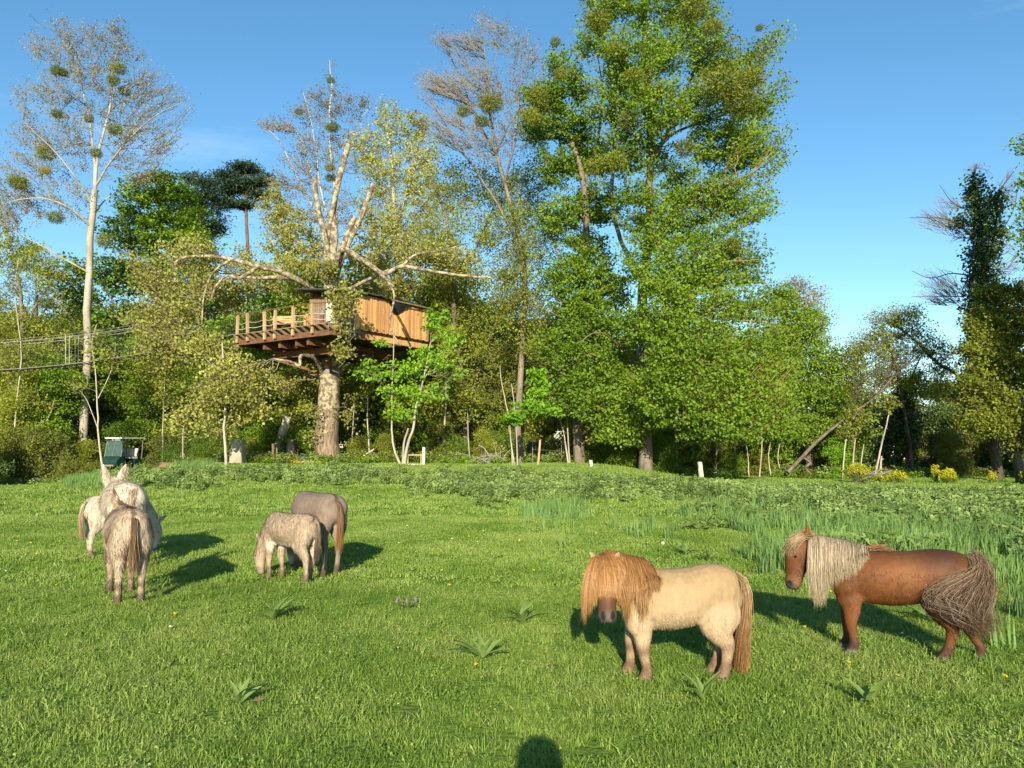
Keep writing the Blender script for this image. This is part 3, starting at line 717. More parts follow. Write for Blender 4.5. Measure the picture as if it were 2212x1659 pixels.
crown_tree('lime_tree', 'huge spreading lime tree, tallest in view, right of centre', 'tree', bp,
    [([bp, P(1390, 900, D), P(1386, 760, D), P(1390, 600, D), P(1398, 480, D), P(1405, 330, D), P(1400, 180, D), P(1390, 40, D), P(1400, -90, D)], 16 * D / FPX, 4 * D / FPX),
     LM([(1400, 360), (1440, 290), (1480, 200), (1520, 90), (1560, -20)], D, 8, 3, [0, 0, .6, 1, 1]), LM([(1392, 540), (1450, 460), (1530, 420), (1610, 380), (1680, 330)], D, 7, 1.5, [0, -1, -2, -2, -2]),
     LM([(1405, 330), (1470, 280), (1560, 250), (1640, 200), (1690, 100)], D, 7, 1.2, [0, 1, 1, 1, 1]), LM([(1390, 640), (1460, 590), (1550, 570), (1640, 560)], D, 6, 1.5, [0, -2, -3, -3]),
     LM([(1388, 600), (1340, 520), (1320, 420), (1330, 300), (1320, 180), (1300, 60)], D, 10, 3, [0, 1, 1, 0, 0, 0]), LM([(1388, 760), (1460, 700), (1560, 690), (1680, 700)], D, 6, 1.5, [0, -3, -4, -4]),
     LM([(1388, 860), (1470, 800), (1560, 790), (1660, 830)], D, 5, 1.2, [0, -3, -5, -5]), LM([(1388, 800), (1330, 740), (1290, 720), (1250, 740)], D, 5, 1.2, [0, -2, -4, -4])],
    BL([(1300, 20, 70, 50, 0), (1400, 0, 100, 70, -1), (1500, 20, 80, 60, 0), (1280, 80, 50, 40), (1370, 110, 90, 70, -2), (1470, 110, 90, 70, -1), (1560, 110, 70, 60, 0), (1620, 160, 60, 50, 0), (1665, 105, 30, 45, 0), (1695, 70, 16, 26, 0),
        (1340, 160, 60, 50, -1), (1240, 130, 30, 40, 0), (1600, 290, 70, 50, -1), (1480, 400, 70, 50, -1), (1570, 400, 80, 40, -2), (1440, 500, 90, 40, -1), (1560, 510, 80, 40, -2), (1450, 610, 90, 40, -3), (1560, 610, 80, 40, -3), (1400, 700, 80, 50, -3), (1520, 710, 90, 40, -4), (1640, 720, 60, 50, -4), (1420, 800, 80, 50, -4), (1560, 810, 90, 40, -5), (1320, 210, 80, 70, -1), (1420, 220, 90, 80, -3), (1540, 220, 90, 60, -1), (1640, 240, 60, 50, 0), (1700, 180, 22, 40, 0), (1350, 320, 90, 70, -2), (1450, 350, 60, 60, 1.5, .5), (1560, 330, 80, 60, 0, .8), (1650, 330, 60, 60, 0), (1700, 300, 22, 50, 0),
        (1380, 440, 80, 60, -2), (1500, 450, 90, 60, -1, .9), (1610, 440, 70, 60, -1), (1670, 430, 26, 50, 0), (1400, 550, 80, 70, -2), (1510, 560, 90, 60, -3), (1610, 560, 70, 60, -2), (1440, 660, 90, 60, -3), (1550, 660, 90, 60, -4), (1640, 660, 60, 50, -3), (1650, 600, 20, 30, -2),
        (1480, 760, 100, 60, -4), (1600, 760, 90, 60, -5), (1690, 780, 60, 60, -4), (1540, 860, 100, 55, -5), (1650, 860, 80, 50, -5), (1440, 870, 80, 50, -4), (1580, 930, 80, 30, -5), (1690, 920, 50, 40, -4), (1470, 930, 50, 20, -4)], D, .75),
    'lime', 'bark_grey', 'bark_lichen', .14, .125, n=(100, 680, 4200), leaves=24, spread=.18, along=.1, flat=.40, up=(0, -.35, .65), gauss=.65, twig_r=.009, mist=lime_mist, bow=.14, pull=.22)
D = 39
bp = G(1252, D)
crown_tree('lime_tree', 'ivy-wrapped lime leaning left of the huge lime, trunk speckled pale at its foot', 'tree', bp,
    [([bp, P(1250, 900, D), P(1256, 760, D), P(1266, 600, D), P(1268, 470, D), P(1262, 380, D), P(1230, 290, D), P(1170, 230, D), P(1130, 200, D)], 13 * D / FPX, 3 * D / FPX),
     LM([(1262, 390), (1290, 300), (1300, 200), (1290, 120)], D, 7, 2, [0, 0, 1, 1]), LM([(1266, 640), (1210, 560), (1180, 470), (1150, 380)], D, 5, 1.2, [0, 0, 1, 1]), LM([(1256, 740), (1200, 680), (1150, 660)], D, 5, 1.2, [0, -1, -1])],
    BL([(1170, 210, 55, 40, 0), (1230, 190, 50, 50), (1200, 130, 26, 40), (1160, 270, 50, 40), (1240, 270, 60, 50), (1270, 340, 60, 50, 1), (1200, 360, 50, 50), (1290, 440, 60, 60, 1), (1210, 470, 60, 60, 0), (1270, 550, 60, 60, 0), (1310, 620, 70, 60, 0), (1220, 600, 60, 60, -1), (1260, 690, 70, 60, -1), (1330, 720, 70, 60, -1),
        (1210, 740, 60, 50, -2), (1290, 800, 80, 55, -2), (1370, 820, 70, 50, -2), (1230, 850, 50, 50, -2), (1310, 880, 70, 50, -3), (1400, 900, 60, 40, -3), (1340, 940, 60, 30, -3)], D, .8),
    'lime', 'bark_grey', 'bark_lichen', .15, .13, n=(80, 450, 2300), leaves=24, spread=.18, along=.1, flat=.40, up=(0, -.35, .65), gauss=.65, twig_r=.009, bow=.14, pull=.22)
# ---- maple-green tree and pines behind on the left
D = 50
bp = G(335, D)
crown_tree('maple_tree', 'dense bright green maple behind the white poplar', 'tree', bp,
    [([bp, P(335, 800, D), P(340, 600, D), P(345, 440, D)], 14 * D / FPX, 3 * D / FPX), LM([(338, 640), (290, 560), (270, 480)], D, 6, 1.2), LM([(338, 620), (390, 540), (410, 460)], D, 6, 1.2)],
    BL([(350, 400, 60, 35), (300, 430, 55, 45), (390, 450, 60, 60), (270, 500, 65, 50), (350, 510, 80, 55), (430, 530, 45, 50), (240, 590, 70, 50), (320, 600, 80, 50), (400, 620, 70, 50), (200, 680, 75, 50), (290, 700, 80, 50), (380, 720, 60, 50), (150, 600, 50, 50), (260, 790, 100, 60), (180, 760, 60, 50)], D, .8),
    'maple', 'bark_dark', 'twig', .22, .19, n=(50, 330, 1700), leaves=22, spread=.32, along=.2, flat=.3, up=(0, -.2, .8), gauss=.5, twig_r=.012)
def pine(label, px, D, crown, trunkpts, r):
    bp = G(px, D)
    crown_tree('pine_tree', label, 'tree', bp, [([bp] + [P(x, y, D) for x, y in trunkpts], r * D / FPX, r * .45 * D / FPX)] + [LM([trunkpts[-2], ((trunkpts[-2][0] + c[0]) / 2, (trunkpts[-2][1] + c[1]) / 2 - 4), (c[0], c[1])], D, 3, 1) for c in crown[:5]],
        BL(crown, D, .9), 'pine', 'bark_pine', 'bark_dark', .30, .09, n=(25, 110, 330), leaves=34, spread=.36, flat=.28, gauss=1., up=(0, 0, .3), twig_r=.015, group=None)
pine('tall pine with flat dark crown and bare trunk, left of the sawn plane limbs', 535, 62, [(490, 380, 26, 14), (530, 365, 34, 12), (570, 390, 18, 14), (500, 410, 24, 12), (560, 420, 20, 12), (530, 400, 40, 14), (480, 440, 20, 12), (520, 440, 30, 8)], [(534, 800), (534, 600), (533, 430), (530, 370)], 6)
pine('broad dark pine half hidden behind the bright green maple', 440, 60, [(420, 385, 28, 14), (450, 390, 34, 16), (440, 420, 50, 24), (400, 440, 50, 30), (470, 440, 26, 20), (430, 480, 60, 34), (400, 520, 60, 30), (465, 500, 20, 20)], [(442, 800), (440, 600), (438, 480), (436, 400)], 7)
# ---- left edge trees
D = 46
bp = G(20, D)
crown_tree('small_leaved_tree', 'loose olive tree at the left edge with arching thin branches', 'tree', bp,
    [([bp, P(30, 900, D), P(50, 700, D), P(30, 560, D), P(10, 480, D)], 8 * D / FPX, 1.5 * D / FPX), LM([(40, 760), (90, 640), (150, 680), (170, 720)], D, 4, 1), LM([(35, 860), (-20, 700), (-40, 560)], D, 5, 1)],
    BL([(20, 540, 60, 50), (80, 560, 50, 40), (110, 600, 50, 40), (0, 620, 50, 50, 0, .5), (60, 720, 70, 50, 0, .8), (10, 800, 70, 50), (100, 800, 70, 60), (140, 720, 40, 40), (50, 880, 80, 50), (-30, 460, 50, 60), (-30, 700, 60, 100)], D, .9),
    'olive', 'bark_grey', 'twig_olive', .14, .11, n=(40, 260, 1150), leaves=15, spread=.18, along=.15, flat=.9, gauss=1., twig_r=.012)
D = 52
bp = G(68, D)
crown_tree('bare_tree', 'almost bare dark tree against the sky at far left', 'tree', bp,
    [([bp, P(70, 850, D), P(75, 700, D), P(80, 640, D)], 8 * D / FPX, 3 * D / FPX), LM([(75, 720), (40, 640), (10, 590)], D, 4, 1), LM([(75, 700), (120, 640), (160, 600)], D, 4, 1)],
    BL([(40, 620, 60, 60), (100, 640, 70, 60), (10, 700, 60, 60), (140, 700, 50, 50), (70, 560, 50, 40)], D, .9),
    'greypop', 'bark_dark', 'bark_dark', .08, .06, n=(30, 150, 650), leaves=2, spread=.2, gauss=1., twig_r=.014, bow=.02)

# ---- right of the lime: mass of mixed trees, the gap, the ivy-clad tree
D = 42
bp = G(1745, D)
crown_tree('round_green_tree', 'rounded mid-green tree below the right shoulder of the huge lime', 'tree', bp,
    [([bp, P(1740, 900, D), P(1720, 780, D), P(1700, 660, D)], 9 * D / FPX, 2 * D / FPX), LM([(1735, 880), (1790, 800), (1830, 760)], D, 4, 1), LM([(1735, 860), (1680, 780), (1650, 700)], D, 4, 1)],
    BL([(1690, 650, 40, 50), (1740, 700, 50, 45), (1680, 740, 60, 50), (1760, 770, 60, 50), (1830, 800, 50, 50), (1700, 830, 70, 50), (1780, 860, 70, 50), (1850, 870, 40, 40), (1740, 930, 90, 40), (1840, 930, 60, 40), (1660, 940, 60, 40)], D, .9),
    'lime_deep', 'bark_grey', 'twig', .15, .12, n=(60, 330, 1700), leaves=20, spread=.24, along=.15, flat=.4, twig_r=.010)
D = 47
bp = G(1730, D)
crown_tree('bare_poplar_tree', 'sparse grey poplar top showing over the round green tree', 'tree', bp,
    [([bp, P(1725, 800, D), P(1720, 660, D), P(1735, 610, D)], 7 * D / FPX, 1.2 * D / FPX), LM([(1722, 700), (1760, 640), (1780, 610)], D, 3, .8)],
    BL([(1720, 620, 30, 25), (1750, 650, 34, 35), (1700, 650, 30, 30), (1770, 700, 26, 40)], D, .9), 'greypop', 'bark_pale', 'twig_pale', .13, .1, n=(14, 60, 260), leaves=9, spread=.3, gauss=1.)
D = 38
bp = G(1705, D)
fall = [P(1700, 1022, D - .4), P(1735, 985, D), P(1765, 955, D), P(1800, 925, D + .4), P(1850, 890, D + 1), P(1890, 862, D + 1), P(1935, 810, D + 1), P(1985, 770, D + 1)]
crown_tree('fallen_tree', 'dead tree fallen at a slant with torn pale root end on the grass', 'fallen tree', bp,
    [(fall, 5 * D / FPX, 1.8 * D / FPX), ([P(1735, 988, D), P(1750, 1000, D), P(1740, 1010, D), P(1752, 1024, D)], 3 * D / FPX, 2 * D / FPX), ([P(1738, 985, D), P(1712, 1010, D), P(1694, 1026, D)], 3.5 * D / FPX, 1.5 * D / FPX)],
    BL([(1850, 830, 50, 50, 1), (1900, 790, 50, 60, 1), (1960, 760, 50, 50, 1)], D, .8), 'olive', 'bark_grey', 'bark_dark', .08, .06, n=(10, 30, 70), leaves=8, spread=.2, gauss=1., twig_r=.012, bow=.03)
D = 41
bp = G(1965, D)
crown_tree('thin_leaved_tree', 'thin airy tree with sparse small leaves filling the sky gap on the right', 'tree', bp,
    [([bp, P(1958, 900, D), P(1930, 780, D), P(1905, 700, D)], 5 * D / FPX, 1.2 * D / FPX), LM([(1945, 860), (1985, 780), (2010, 720)], D, 3.5, .8), ([P(2120, 860, D), P(2070, 810, D), P(2020, 780, D), P(1960, 720, D), P(1910, 690, D)], 5 * D / FPX, 1.5 * D / FPX)],
    BL([(1870, 740, 45, 30), (1840, 760, 35, 30), (1910, 690, 45, 25), (1960, 690, 50, 35), (1900, 740, 50, 40), (1970, 740, 60, 40), (2040, 770, 50, 40), (1930, 800, 55, 45), (2010, 830, 60, 45), (1880, 830, 40, 50)], D, .9),
    'olive', 'bark_dark', 'twig_olive', .12, .085, n=(40, 240, 1000), leaves=12, spread=.2, along=.15, flat=.7, twig_r=.011)
D = 43
for px, h, lab, w in ((1955, 830, 'dark ivy-covered stump of a tree in the gap on the right', 30), (1893, 880, 'short dark shrub tree beside the leaning pale stem on the right', 34)):
    bp = G(px, D)
    crown_tree('ivy_tree', lab, 'tree', bp, [([bp, P(px, 950, D), P(px - 3, h + 20, D)], 5 * D / FPX, 3 * D / FPX)],
        BL([(px, h + 20, w, 34), (px + 4, h + 70, w, 40), (px - 4, h + 115, w * 1.1, 34)], D, .9), 'ivy', 'bark_dark', 'bark_dark', .15, .13, n=(20, 90, 300), leaves=16, spread=.25, gauss=.9)
D = 37
bp = G(2148, D)
T = crown_tree('ivy_clad_tree', 'tall forked tree wrapped in dark ivy with bare side branches, right', 'tree', bp,
    [([bp, P(2140, 900, D), P(2125, 760, D), P(2120, 640, D), P(2125, 540, D), P(2112, 440, D), P(2105, 390, D), P(2110, 355, D)], 11 * D / FPX, 2 * D / FPX),
     LM([(2124, 560), (2150, 490), (2158, 420), (2190, 370)], D, 6, 1.5), LM([(2115, 520), (2060, 480), (2010, 470), (1965, 470)], D, 3, .9, [0, -1, -1, -1]), LM([(2118, 600), (2060, 590), (2010, 600), (1970, 585)], D, 3, .9),
     LM([(2118, 640), (2040, 640), (1970, 640)], D, 2.6, .8, [0, -.5, -1]), LM([(2110, 460), (2060, 440), (2030, 400)], D, 2.5, .7), LM([(2150, 520), (2190, 450), (2200, 380)], D, 2.5, .7), LM([(2110, 680), (2070, 660), (2040, 625)], D, 2.4, .7)],
    BL([(2000, 470, 36, 26), (2040, 440, 30, 36), (2010, 600, 36, 26), (2000, 640, 36, 20), (2050, 620, 36, 36), (2110, 370, 36, 24), (2180, 400, 30, 40), (2070, 500, 36, 30), (2190, 560, 30, 60)], D, .9),
    'greypop', 'bark_dark', 'twig', .07, .05, n=(36, 150, 420), leaves=1, spread=.1, gauss=1., twig_r=.010, bow=.02, pull=.28)
a, br, LC, LA = grow([([P(2140, 990, D), P(2125, 760, D), P(2120, 600, D), P(2112, 400, D)], .2, .1), ([P(2124, 560, D), P(2158, 420, D)], .1, .05)],
    BL([(2105, 410, 14, 30), (2112, 470, 20, 40), (2152, 440, 18, 34), (2120, 540, 34, 50), (2155, 500, 20, 40), (2125, 610, 36, 50), (2075, 480, 16, 12), (2130, 680, 44, 60), (2140, 760, 56, 60), (2120, 850, 50, 60)], D - .3, 1.), root=bp, n=(40, 160, 800), leaves=20, spread=.2, flat=1., twig_r=.008)
obj('ivy', leaf_mesh('ivy', LC - np.array(bp), .15, .14, (0, -.5, .3), .8, M['ivy'], LA, .2), T)
D = 34
bp = G(2195, D)
crown_tree('yellow_green_tree', 'broad yellow-green tree at the right edge in front of the ivy-clad one', 'tree', bp,
    [([bp, P(2190, 900, D), P(2180, 780, D), P(2185, 660, D)], 10 * D / FPX, 3 * D / FPX), LM([(2185, 820), (2130, 760), (2110, 700)], D, 5, 1), LM([(2188, 840), (2240, 760), (2260, 650)], D, 5, 1), LM([(2188, 920), (2140, 860), (2090, 840)], D, 4, 1)],
    BL([(2150, 640, 45, 30), (2210, 630, 50, 30), (2120, 690, 45, 40), (2190, 700, 60, 50), (2250, 700, 50, 60), (2120, 760, 50, 45), (2200, 790, 60, 50), (2110, 830, 50, 45), (2180, 870, 60, 45), (2130, 910, 60, 40), (2210, 930, 50, 50), (2260, 850, 50, 80)], D, .8),
    'yellowgreen', 'bark_dark', 'twig', .14, .11, n=(60, 330, 1500), leaves=22, spread=.19, along=.15, flat=.45, up=(0, -.3, .7), gauss=.6)
D = 30
bp = G(2330, D)
crown_tree('overhanging_tree', 'leafy branch tips of a tree reaching in from outside the right edge', 'tree', bp,
    [([bp, P(2330, 800, D), P(2320, 500, D), P(2310, 200, D)], 16 * D / FPX, 5 * D / FPX), LM([(2320, 520), (2260, 460), (2215, 440)], D, 4, 1), LM([(2315, 400), (2260, 340), (2205, 310)], D, 4, 1), LM([(2322, 600), (2260, 560), (2215, 540)], D, 4, 1)],
    BL([(2215, 310, 14, 26), (2260, 320, 40, 40), (2215, 385, 12, 16), (2250, 440, 45, 40), (2215, 480, 16, 60), (2260, 540, 45, 60), (2300, 400, 60, 200), (2300, 650, 60, 100), (2340, 200, 60, 100)], D, .8),
    'lime_deep', 'bark_dark', 'bark_dark', .15, .12, n=(30, 120, 520), leaves=18, spread=.25, flat=.4, gauss=.6)

# ------------------------------------------------------------------ undergrowth: shared shapes, each one a thing
def proto_parts(h, w, nb, n, leaves, L, W, leaf, bark, stems=4, low=.1, flat=.5, spread=.3, gauss=.8, twig_r=.012):
    limbs = []
    for k in range(stems):
        a = k * 2 * math.pi / stems + rng.uniform(-.5, .5); r = w * rng.uniform(.15, .45)
        limbs.append(([np.array([rng.normal(0, .12), rng.normal(0, .12), 0]), np.array([r * .3 * math.cos(a), r * .3 * math.sin(a), h * .35]), np.array([r * math.cos(a), r * math.sin(a), h * .8])], .012 * h + .02, .015))
    blobs = []
    for k in range(nb):
        z = h * (low + (1 - low) * (k + .5) / nb); ww = w * (.55 + .45 * math.sin(math.pi * min(1, .25 + .75 * z / h)))
        a = rng.uniform(0, 6.28); r = ww * rng.uniform(.1, .6)
        s = w * rng.uniform(.38, .6)
        blobs.append((np.array([r * math.cos(a), r * math.sin(a), z]), (s, s, s * .75), 1))
    a, b, LC, LA = grow(limbs, blobs, n=n, leaves=leaves, spread=spread, flat=flat, twig_r=twig_r)
    LC = LC[LC[:, 2] > .02]; 
    LA = LA[:len(LC)]
    return dict(stem=mesh_np('stem', a[0], a[1], M[bark], True), branches=mesh_np('branches', b[0], b[1], M['twig'], True), crown=leaf_mesh('crown', LC, L, W, (0, -.3, .7), gauss, M[leaf], LA, .3))

def place(parts, name, label, cat, loc, s, rz, group, leaf=None):
    T = thing(name, label, cat, loc, rz, group)
    T.scale = s if hasattr(s, '__len__') else (s, s, s)
    for k, me in parts.items():
        o = obj(k, me, T)
        if k == 'crown' and leaf:
            o.material_slots[0].link = 'OBJECT'; o.material_slots[0].material = M[leaf]
    return T

TALL = [proto_parts(10, 3.2, 12, (30, 200, 900), 17, .20, .16, 'olive', 'bark_dark', 3, .12, spread=.42),
        proto_parts(9, 3.0, 11, (30, 200, 850), 17, .20, .17, 'maple', 'bark_dark', 2, .15, .35, spread=.42),
        proto_parts(11, 2.6, 12, (30, 220, 900), 14, .17, .13, 'greypop', 'bark_grey', 3, .2, spread=.4)]
LOW = [proto_parts(3.2, 1.7, 7, (20, 100, 460), 17, .12, .09, 'bramble', 'bark_grey', 6, .05, spread=.2, twig_r=.008),
       proto_parts(3.8, 1.6, 7, (20, 100, 460), 16, .13, .11, 'lime_deep', 'bark_grey', 5, .1, .4, spread=.2, twig_r=.008),
       proto_parts(2.0, 1.7, 5, (20, 90, 420), 18, .10, .08, 'bramble', 'bark_dark', 7, .05, spread=.18, twig_r=.007)]
LANDMARKS = [(-80, 'left of the frame edge'), (40, 'at the far left behind the pond'), (190, 'behind the white-barked poplar'), (275, 'behind the golf cart'), (400, 'between golf cart and plane tree'), (520, 'behind the tall stump'), (610, 'behind the leaning sawn log'),
             (710, 'directly behind the plane trunk'), (800, 'just right of the plane trunk'), (890, 'behind the forked pale sapling'), (960, 'right of the tall white post'), (1040, 'behind the nettle bank'), (1125, 'behind the grey-trunked thin tree'), (1165, 'behind the dark trailer'),
             (1250, 'at the ivy-wrapped lime'), (1330, 'between the two lime trunks'), (1400, 'behind the huge lime trunk'), (1510, 'behind the thick white post'), (1600, 'in the shade right of the lime'), (1700, 'above the fallen tree'), (1790, 'beside the yellow spurge'),
             (1880, 'in front of the pale house'), (1980, 'in the right-hand gap'), (2070, 'left of the ivy-clad trunk'), (2150, 'below the yellow-green tree'), (2230, 'at the right edge')]
used = {}
def where(px):
    return min(LANDMARKS, key=lambda l: abs(l[0] - px))[1]
def uniq(label, px, D):
    k = label
    if k in used:
        extra = [' in the front row', ' further back', ' in the rearmost row', ' nearer its left side', ' nearer its right side', ' deep in the shade']
        for e in extra:
            if k + e not in used: k = k + e; break
    used[k] = 1
    return k
SZ = {0: 'olive-leaved', 1: 'bright-leaved', 2: 'thin-leaved'}
for row, (D0, step, hs) in enumerate(((50, 92, .92), (57, 84, 1.12))):
    px = -120 + row * 40
    while px < 1720:
        D = D0 + rng.uniform(-2, 3)
        hh = hs * (1.0 if px > 100 else .8) * rng.uniform(.8, 1.12)
        if px > 1600: hh *= .8
        v = int(rng.integers(0, 3)) if px > 100 else int(rng.choice([0, 2]))
        if 1100 < px < 1500 and v == 2: v = 1
        p = G(px, D)
        leaf = [['olive', 'olive', 'yellowgreen', 'lime_deep'], ['maple', 'lime_deep', 'lime_deep', 'olive'], ['olive', 'poplar', 'olive', 'plane']][v][int(rng.integers(0, 4))]
        place(TALL[v], 'understory_tree', uniq('%s understory tree %s' % (SZ[v], where(px)), px, D), 'tree', p, (hh * rng.uniform(.95, 1.25), hh, hh), rng.uniform(0, 6.28), 'understory trees filling the wood', leaf)
        px += step * rng.uniform(.75, 1.2)
SZ2 = {0: 'tall bramble-like bush', 1: 'leafy green bush', 2: 'low rounded bush'}
for row, (D0, step) in enumerate(((43.5, 66), (48, 78))):
    px = -60 + row * 30
    while px < 1860:
        D = D0 + rng.uniform(-1, 1.6)
        if 215 < px < 350 and row == 0: px += 60; continue
        v = int(rng.integers(0, 3)); s = rng.uniform(.7, 1.15)
        if row == 0: s *= .85
        if px < 230: s *= .8
        if 1130 < px < 1220: px += 70; continue
        leaf = ['bramble', 'lime_deep', 'olive', 'maple'][int(rng.integers(0, 4))]
        place(LOW[v], 'bush', uniq('%s %s' % (SZ2[v], where(px)), px, D), 'bush', G(px, D), s, rng.uniform(0, 6.28), 'bushes along the edge of the wood', leaf)
        px += step * rng.uniform(.7, 1.3)
# bushes at picked places: brambles round the pond, cover round the golf cart, right-hand hedge
for px, D, v, s, leaf, lab in ((30, 42, 2, 1.1, 'bramble', 'bramble mound on the far bank of the pond at the left edge'), (110, 41.5, 2, 1.15, 'bramble', 'bramble mound hanging over the middle of the pond'),
        (165, 40, 2, .62, 'bramble', 'bramble mound at the right end of the pond'), (150, 44, 2, .75, 'bramble', 'small bramble bush further left of the golf cart'), (352, 43.5, 2, .5, 'olive', 'low olive bush right of the golf cart'),
        (385, 42.5, 2, .62, 'maple', 'low bush behind the brown root clump'), (-40, 38, 0, .9, 'ivy', 'dark bush beyond the left edge by the pond'), (10, 44, 0, .9, 'ivy', 'dark tall bush at the left edge behind the brambles'),
        (1290, 39.5, 2, .8, 'maple', 'dark green elder bush at the foot of the ivy-wrapped lime'), (1420, 38, 2, .75, 'lime_deep', 'low bush left of the thick white post'), (1340, 38.5, 2, .7, 'maple', 'low dark bush right of the short white post'),
        (1810, 39, 1, .55, 'fresh', 'small fresh green maple bush beside the fallen tree'), (1700, 44, 0, .8, 'lime_deep', 'green bush behind the fallen tree roots'), (1770, 43, 0, .75, 'lime_deep', 'green bush behind the middle of the fallen tree'),
        (2050, 41, 0, .72, 'bramble', 'dark hawthorn bush left of the ivy-clad trunk'), (2010, 42, 0, .66, 'ivy', 'dark bush in the middle of the right-hand gap'), (2195, 41, 0, .9, 'ivy', 'dark bush behind the yellow-green tree'),
         (2090, 44, 1, .7, 'bramble', 'thin bush just left behind the ivy-clad trunk'), (2250, 38, 1, .9, 'yellowgreen', 'yellowish bush outside the right edge'),
        (1795, 42, 0, .8, 'bramble', 'bramble-like bush over the yellow spurge'), (1800, 46, 1, 1.25, 'lime_deep', 'tall leafy bush behind the leaning dead trunk'), (1790, 47, 0, 1.4, 'olive', 'tall olive bush behind the round green tree'), (1935, 48, 0, 1.3, 'bramble', 'tall bush behind the short dark shrub tree'), (2030, 48, 0, 1.2, 'ivy', 'tall dark hawthorn in the right-hand gap'), (2085, 45, 1, 1.0, 'bramble', 'upright thin bush against the ivy-clad trunk'), (2160, 44, 0, 1.1, 'ivy', 'dark tall bush between the two right-hand trunks'), (2125, 46, 1, .8, 'bramble', 'olive bush right behind the ivy-clad trunk'), (1975, 47, 0, .75, 'bramble', 'farther bush in the right-hand gap')):
    place(LOW[v], 'bush', lab, 'bush', G(px, D), s, rng.uniform(0, 6.28), 'bushes along the edge of the wood', leaf)
for px, D, v, s, leaf, lab in ((120, 44, 1, .72, 'maple', 'bright green tree hiding the foot of the white-barked poplar'), (55, 43.5, 0, .70, 'olive', 'olive young tree left of the white-barked poplar foot'), (310, 49, 1, .84, 'lime_deep', 'green tree spreading over the golf cart'),
        (560, 48, 1, 1.12, 'maple', 'green tree filling the wood below the left plane limbs'), (640, 50, 0, 1.25, 'olive', 'olive tree filling the wood just left behind the cabin'), (800, 50, 0, 1.25, 'olive', 'olive tree filling the wood behind the cabin'), (930, 47, 0, 1.15, 'yellowgreen', 'yellowish tree filling the wood right of the cabin'), (60, 48, 0, .85, 'olive', 'olive young tree near the left edge behind the brambles')):
    place(TALL[v], 'understory_tree', lab, 'tree', G(px, D), s, rng.uniform(0, 6.28), 'understory trees filling the wood', leaf)
for px, D, v, s, leaf in ((545, 42.5, 2, .55, 'olive'), (655, 43, 1, .5, 'lime_deep'), (775, 42.6, 2, .6, 'olive'), (835, 42, 0, .45, 'yellowgreen'), (985, 42, 2, .62, 'lime_deep'), (1045, 41.5, 0, .5, 'olive'), (1200, 42, 2, .6, 'yellowgreen'), (1330, 41.5, 1, .5, 'lime_deep'),
        (1440, 41.5, 2, .6, 'olive'), (1500, 42.5, 0, .55, 'lime_deep'), (1570, 42, 2, .62, 'lime_deep'), (1640, 42, 1, .5, 'olive'), (430, 42, 2, .55, 'lime_deep'), (480, 43.5, 0, .5, 'olive')):  # light-leaved bushes added in the gaps to brighten the wood's dark base
    place(LOW[v], 'bush', uniq('small added light-leaved %s bush %s' % ({'olive': 'olive', 'lime_deep': 'green', 'yellowgreen': 'yellowish'}[leaf], where(px)), px, D), 'bush', G(px, D), s, rng.uniform(0, 6.28), 'bushes along the edge of the wood', leaf)
# far trees seen through the right-hand gap and low over the horizon
for px, D, v, s, lab in ((1850, 92, 0, .62, 'distant dark tree seen left of the pale house'), (1925, 98, 0, .66, 'distant dark tree just right of the pale house'), (1990, 105, 1, .6, 'distant tree left of the pink building'), (2060, 100, 0, .7, 'distant tree across the far field'),
        (2110, 110, 1, .66, 'distant tree touching the pink building'), (2170, 100, 0, .7, 'distant tree at the right of the pink building'), (2045, 90, 1, 1.15, 'tallest distant tree low in the right-hand sky gap'), (2090, 94, 0, 1.0, 'second tallest distant tree beside the ivy-clad trunk'), (1950, 96, 1, .95, 'distant tree above the right end of the pale house'), (2240, 96, 1, .7, 'distant tree at the right edge of the far field'), (1780, 90, 1, .66, 'distant tree behind the fallen tree'),
        (1700, 88, 0, .7, 'distant tree seen under the round green tree'), (2320, 92, 0, .8, 'distant tree beyond the right edge'), (1620, 86, 0, .8, 'distant tree seen under the right side of the lime')):
    u = (px - 1106) / FPX * D
    place(TALL[v], 'distant_tree', lab, 'tree', (u, D, 0), (s * 1.5, s * 1.5, s * .85), rng.uniform(0, 6.28), 'distant trees across the far field', 'ivy' if v == 0 else 'bramble')

# ---- saplings with pale stems, built by hand
def sapling(label, stems, blobs, D, leaf='fresh', bark='twig_pale', n=(8, 30, 110), leaves=10, L=.16, W=.12, name='sapling', base=None, spread=.2, mat_limb='bark_pale', flat=.5, **kw):
    bp = G(*base) if base else G(stems[0][0][0][0], D)
    lims = [LM(s[0], D, s[1], s[2], s[3] if len(s) > 3 else None) for s in stems]
    return crown_tree(name, label, 'tree', bp, lims, BL(blobs, D), leaf, mat_limb, bark, L, W, n=n, leaves=leaves, spread=spread, flat=flat, twig_r=.008, **kw)
gz = lambda px, D: proj(G(px, D).x, D, G(px, D).z)[1] + 2
D = 36
sapling('straight pale sapling standing in the grass left of the tall stump', [([(488, gz(488, D)), (486, 960), (484, 920), (486, 880), (484, 800), (480, 740)], 6, 2.5), ([(484, 850), (465, 800), (440, 770)], 2, .7)], [(480, 800, 40, 30), (500, 850, 40, 26), (460, 860, 30, 26)], D, 'plane', n=(6, 20, 70), leaves=16)
D = 37
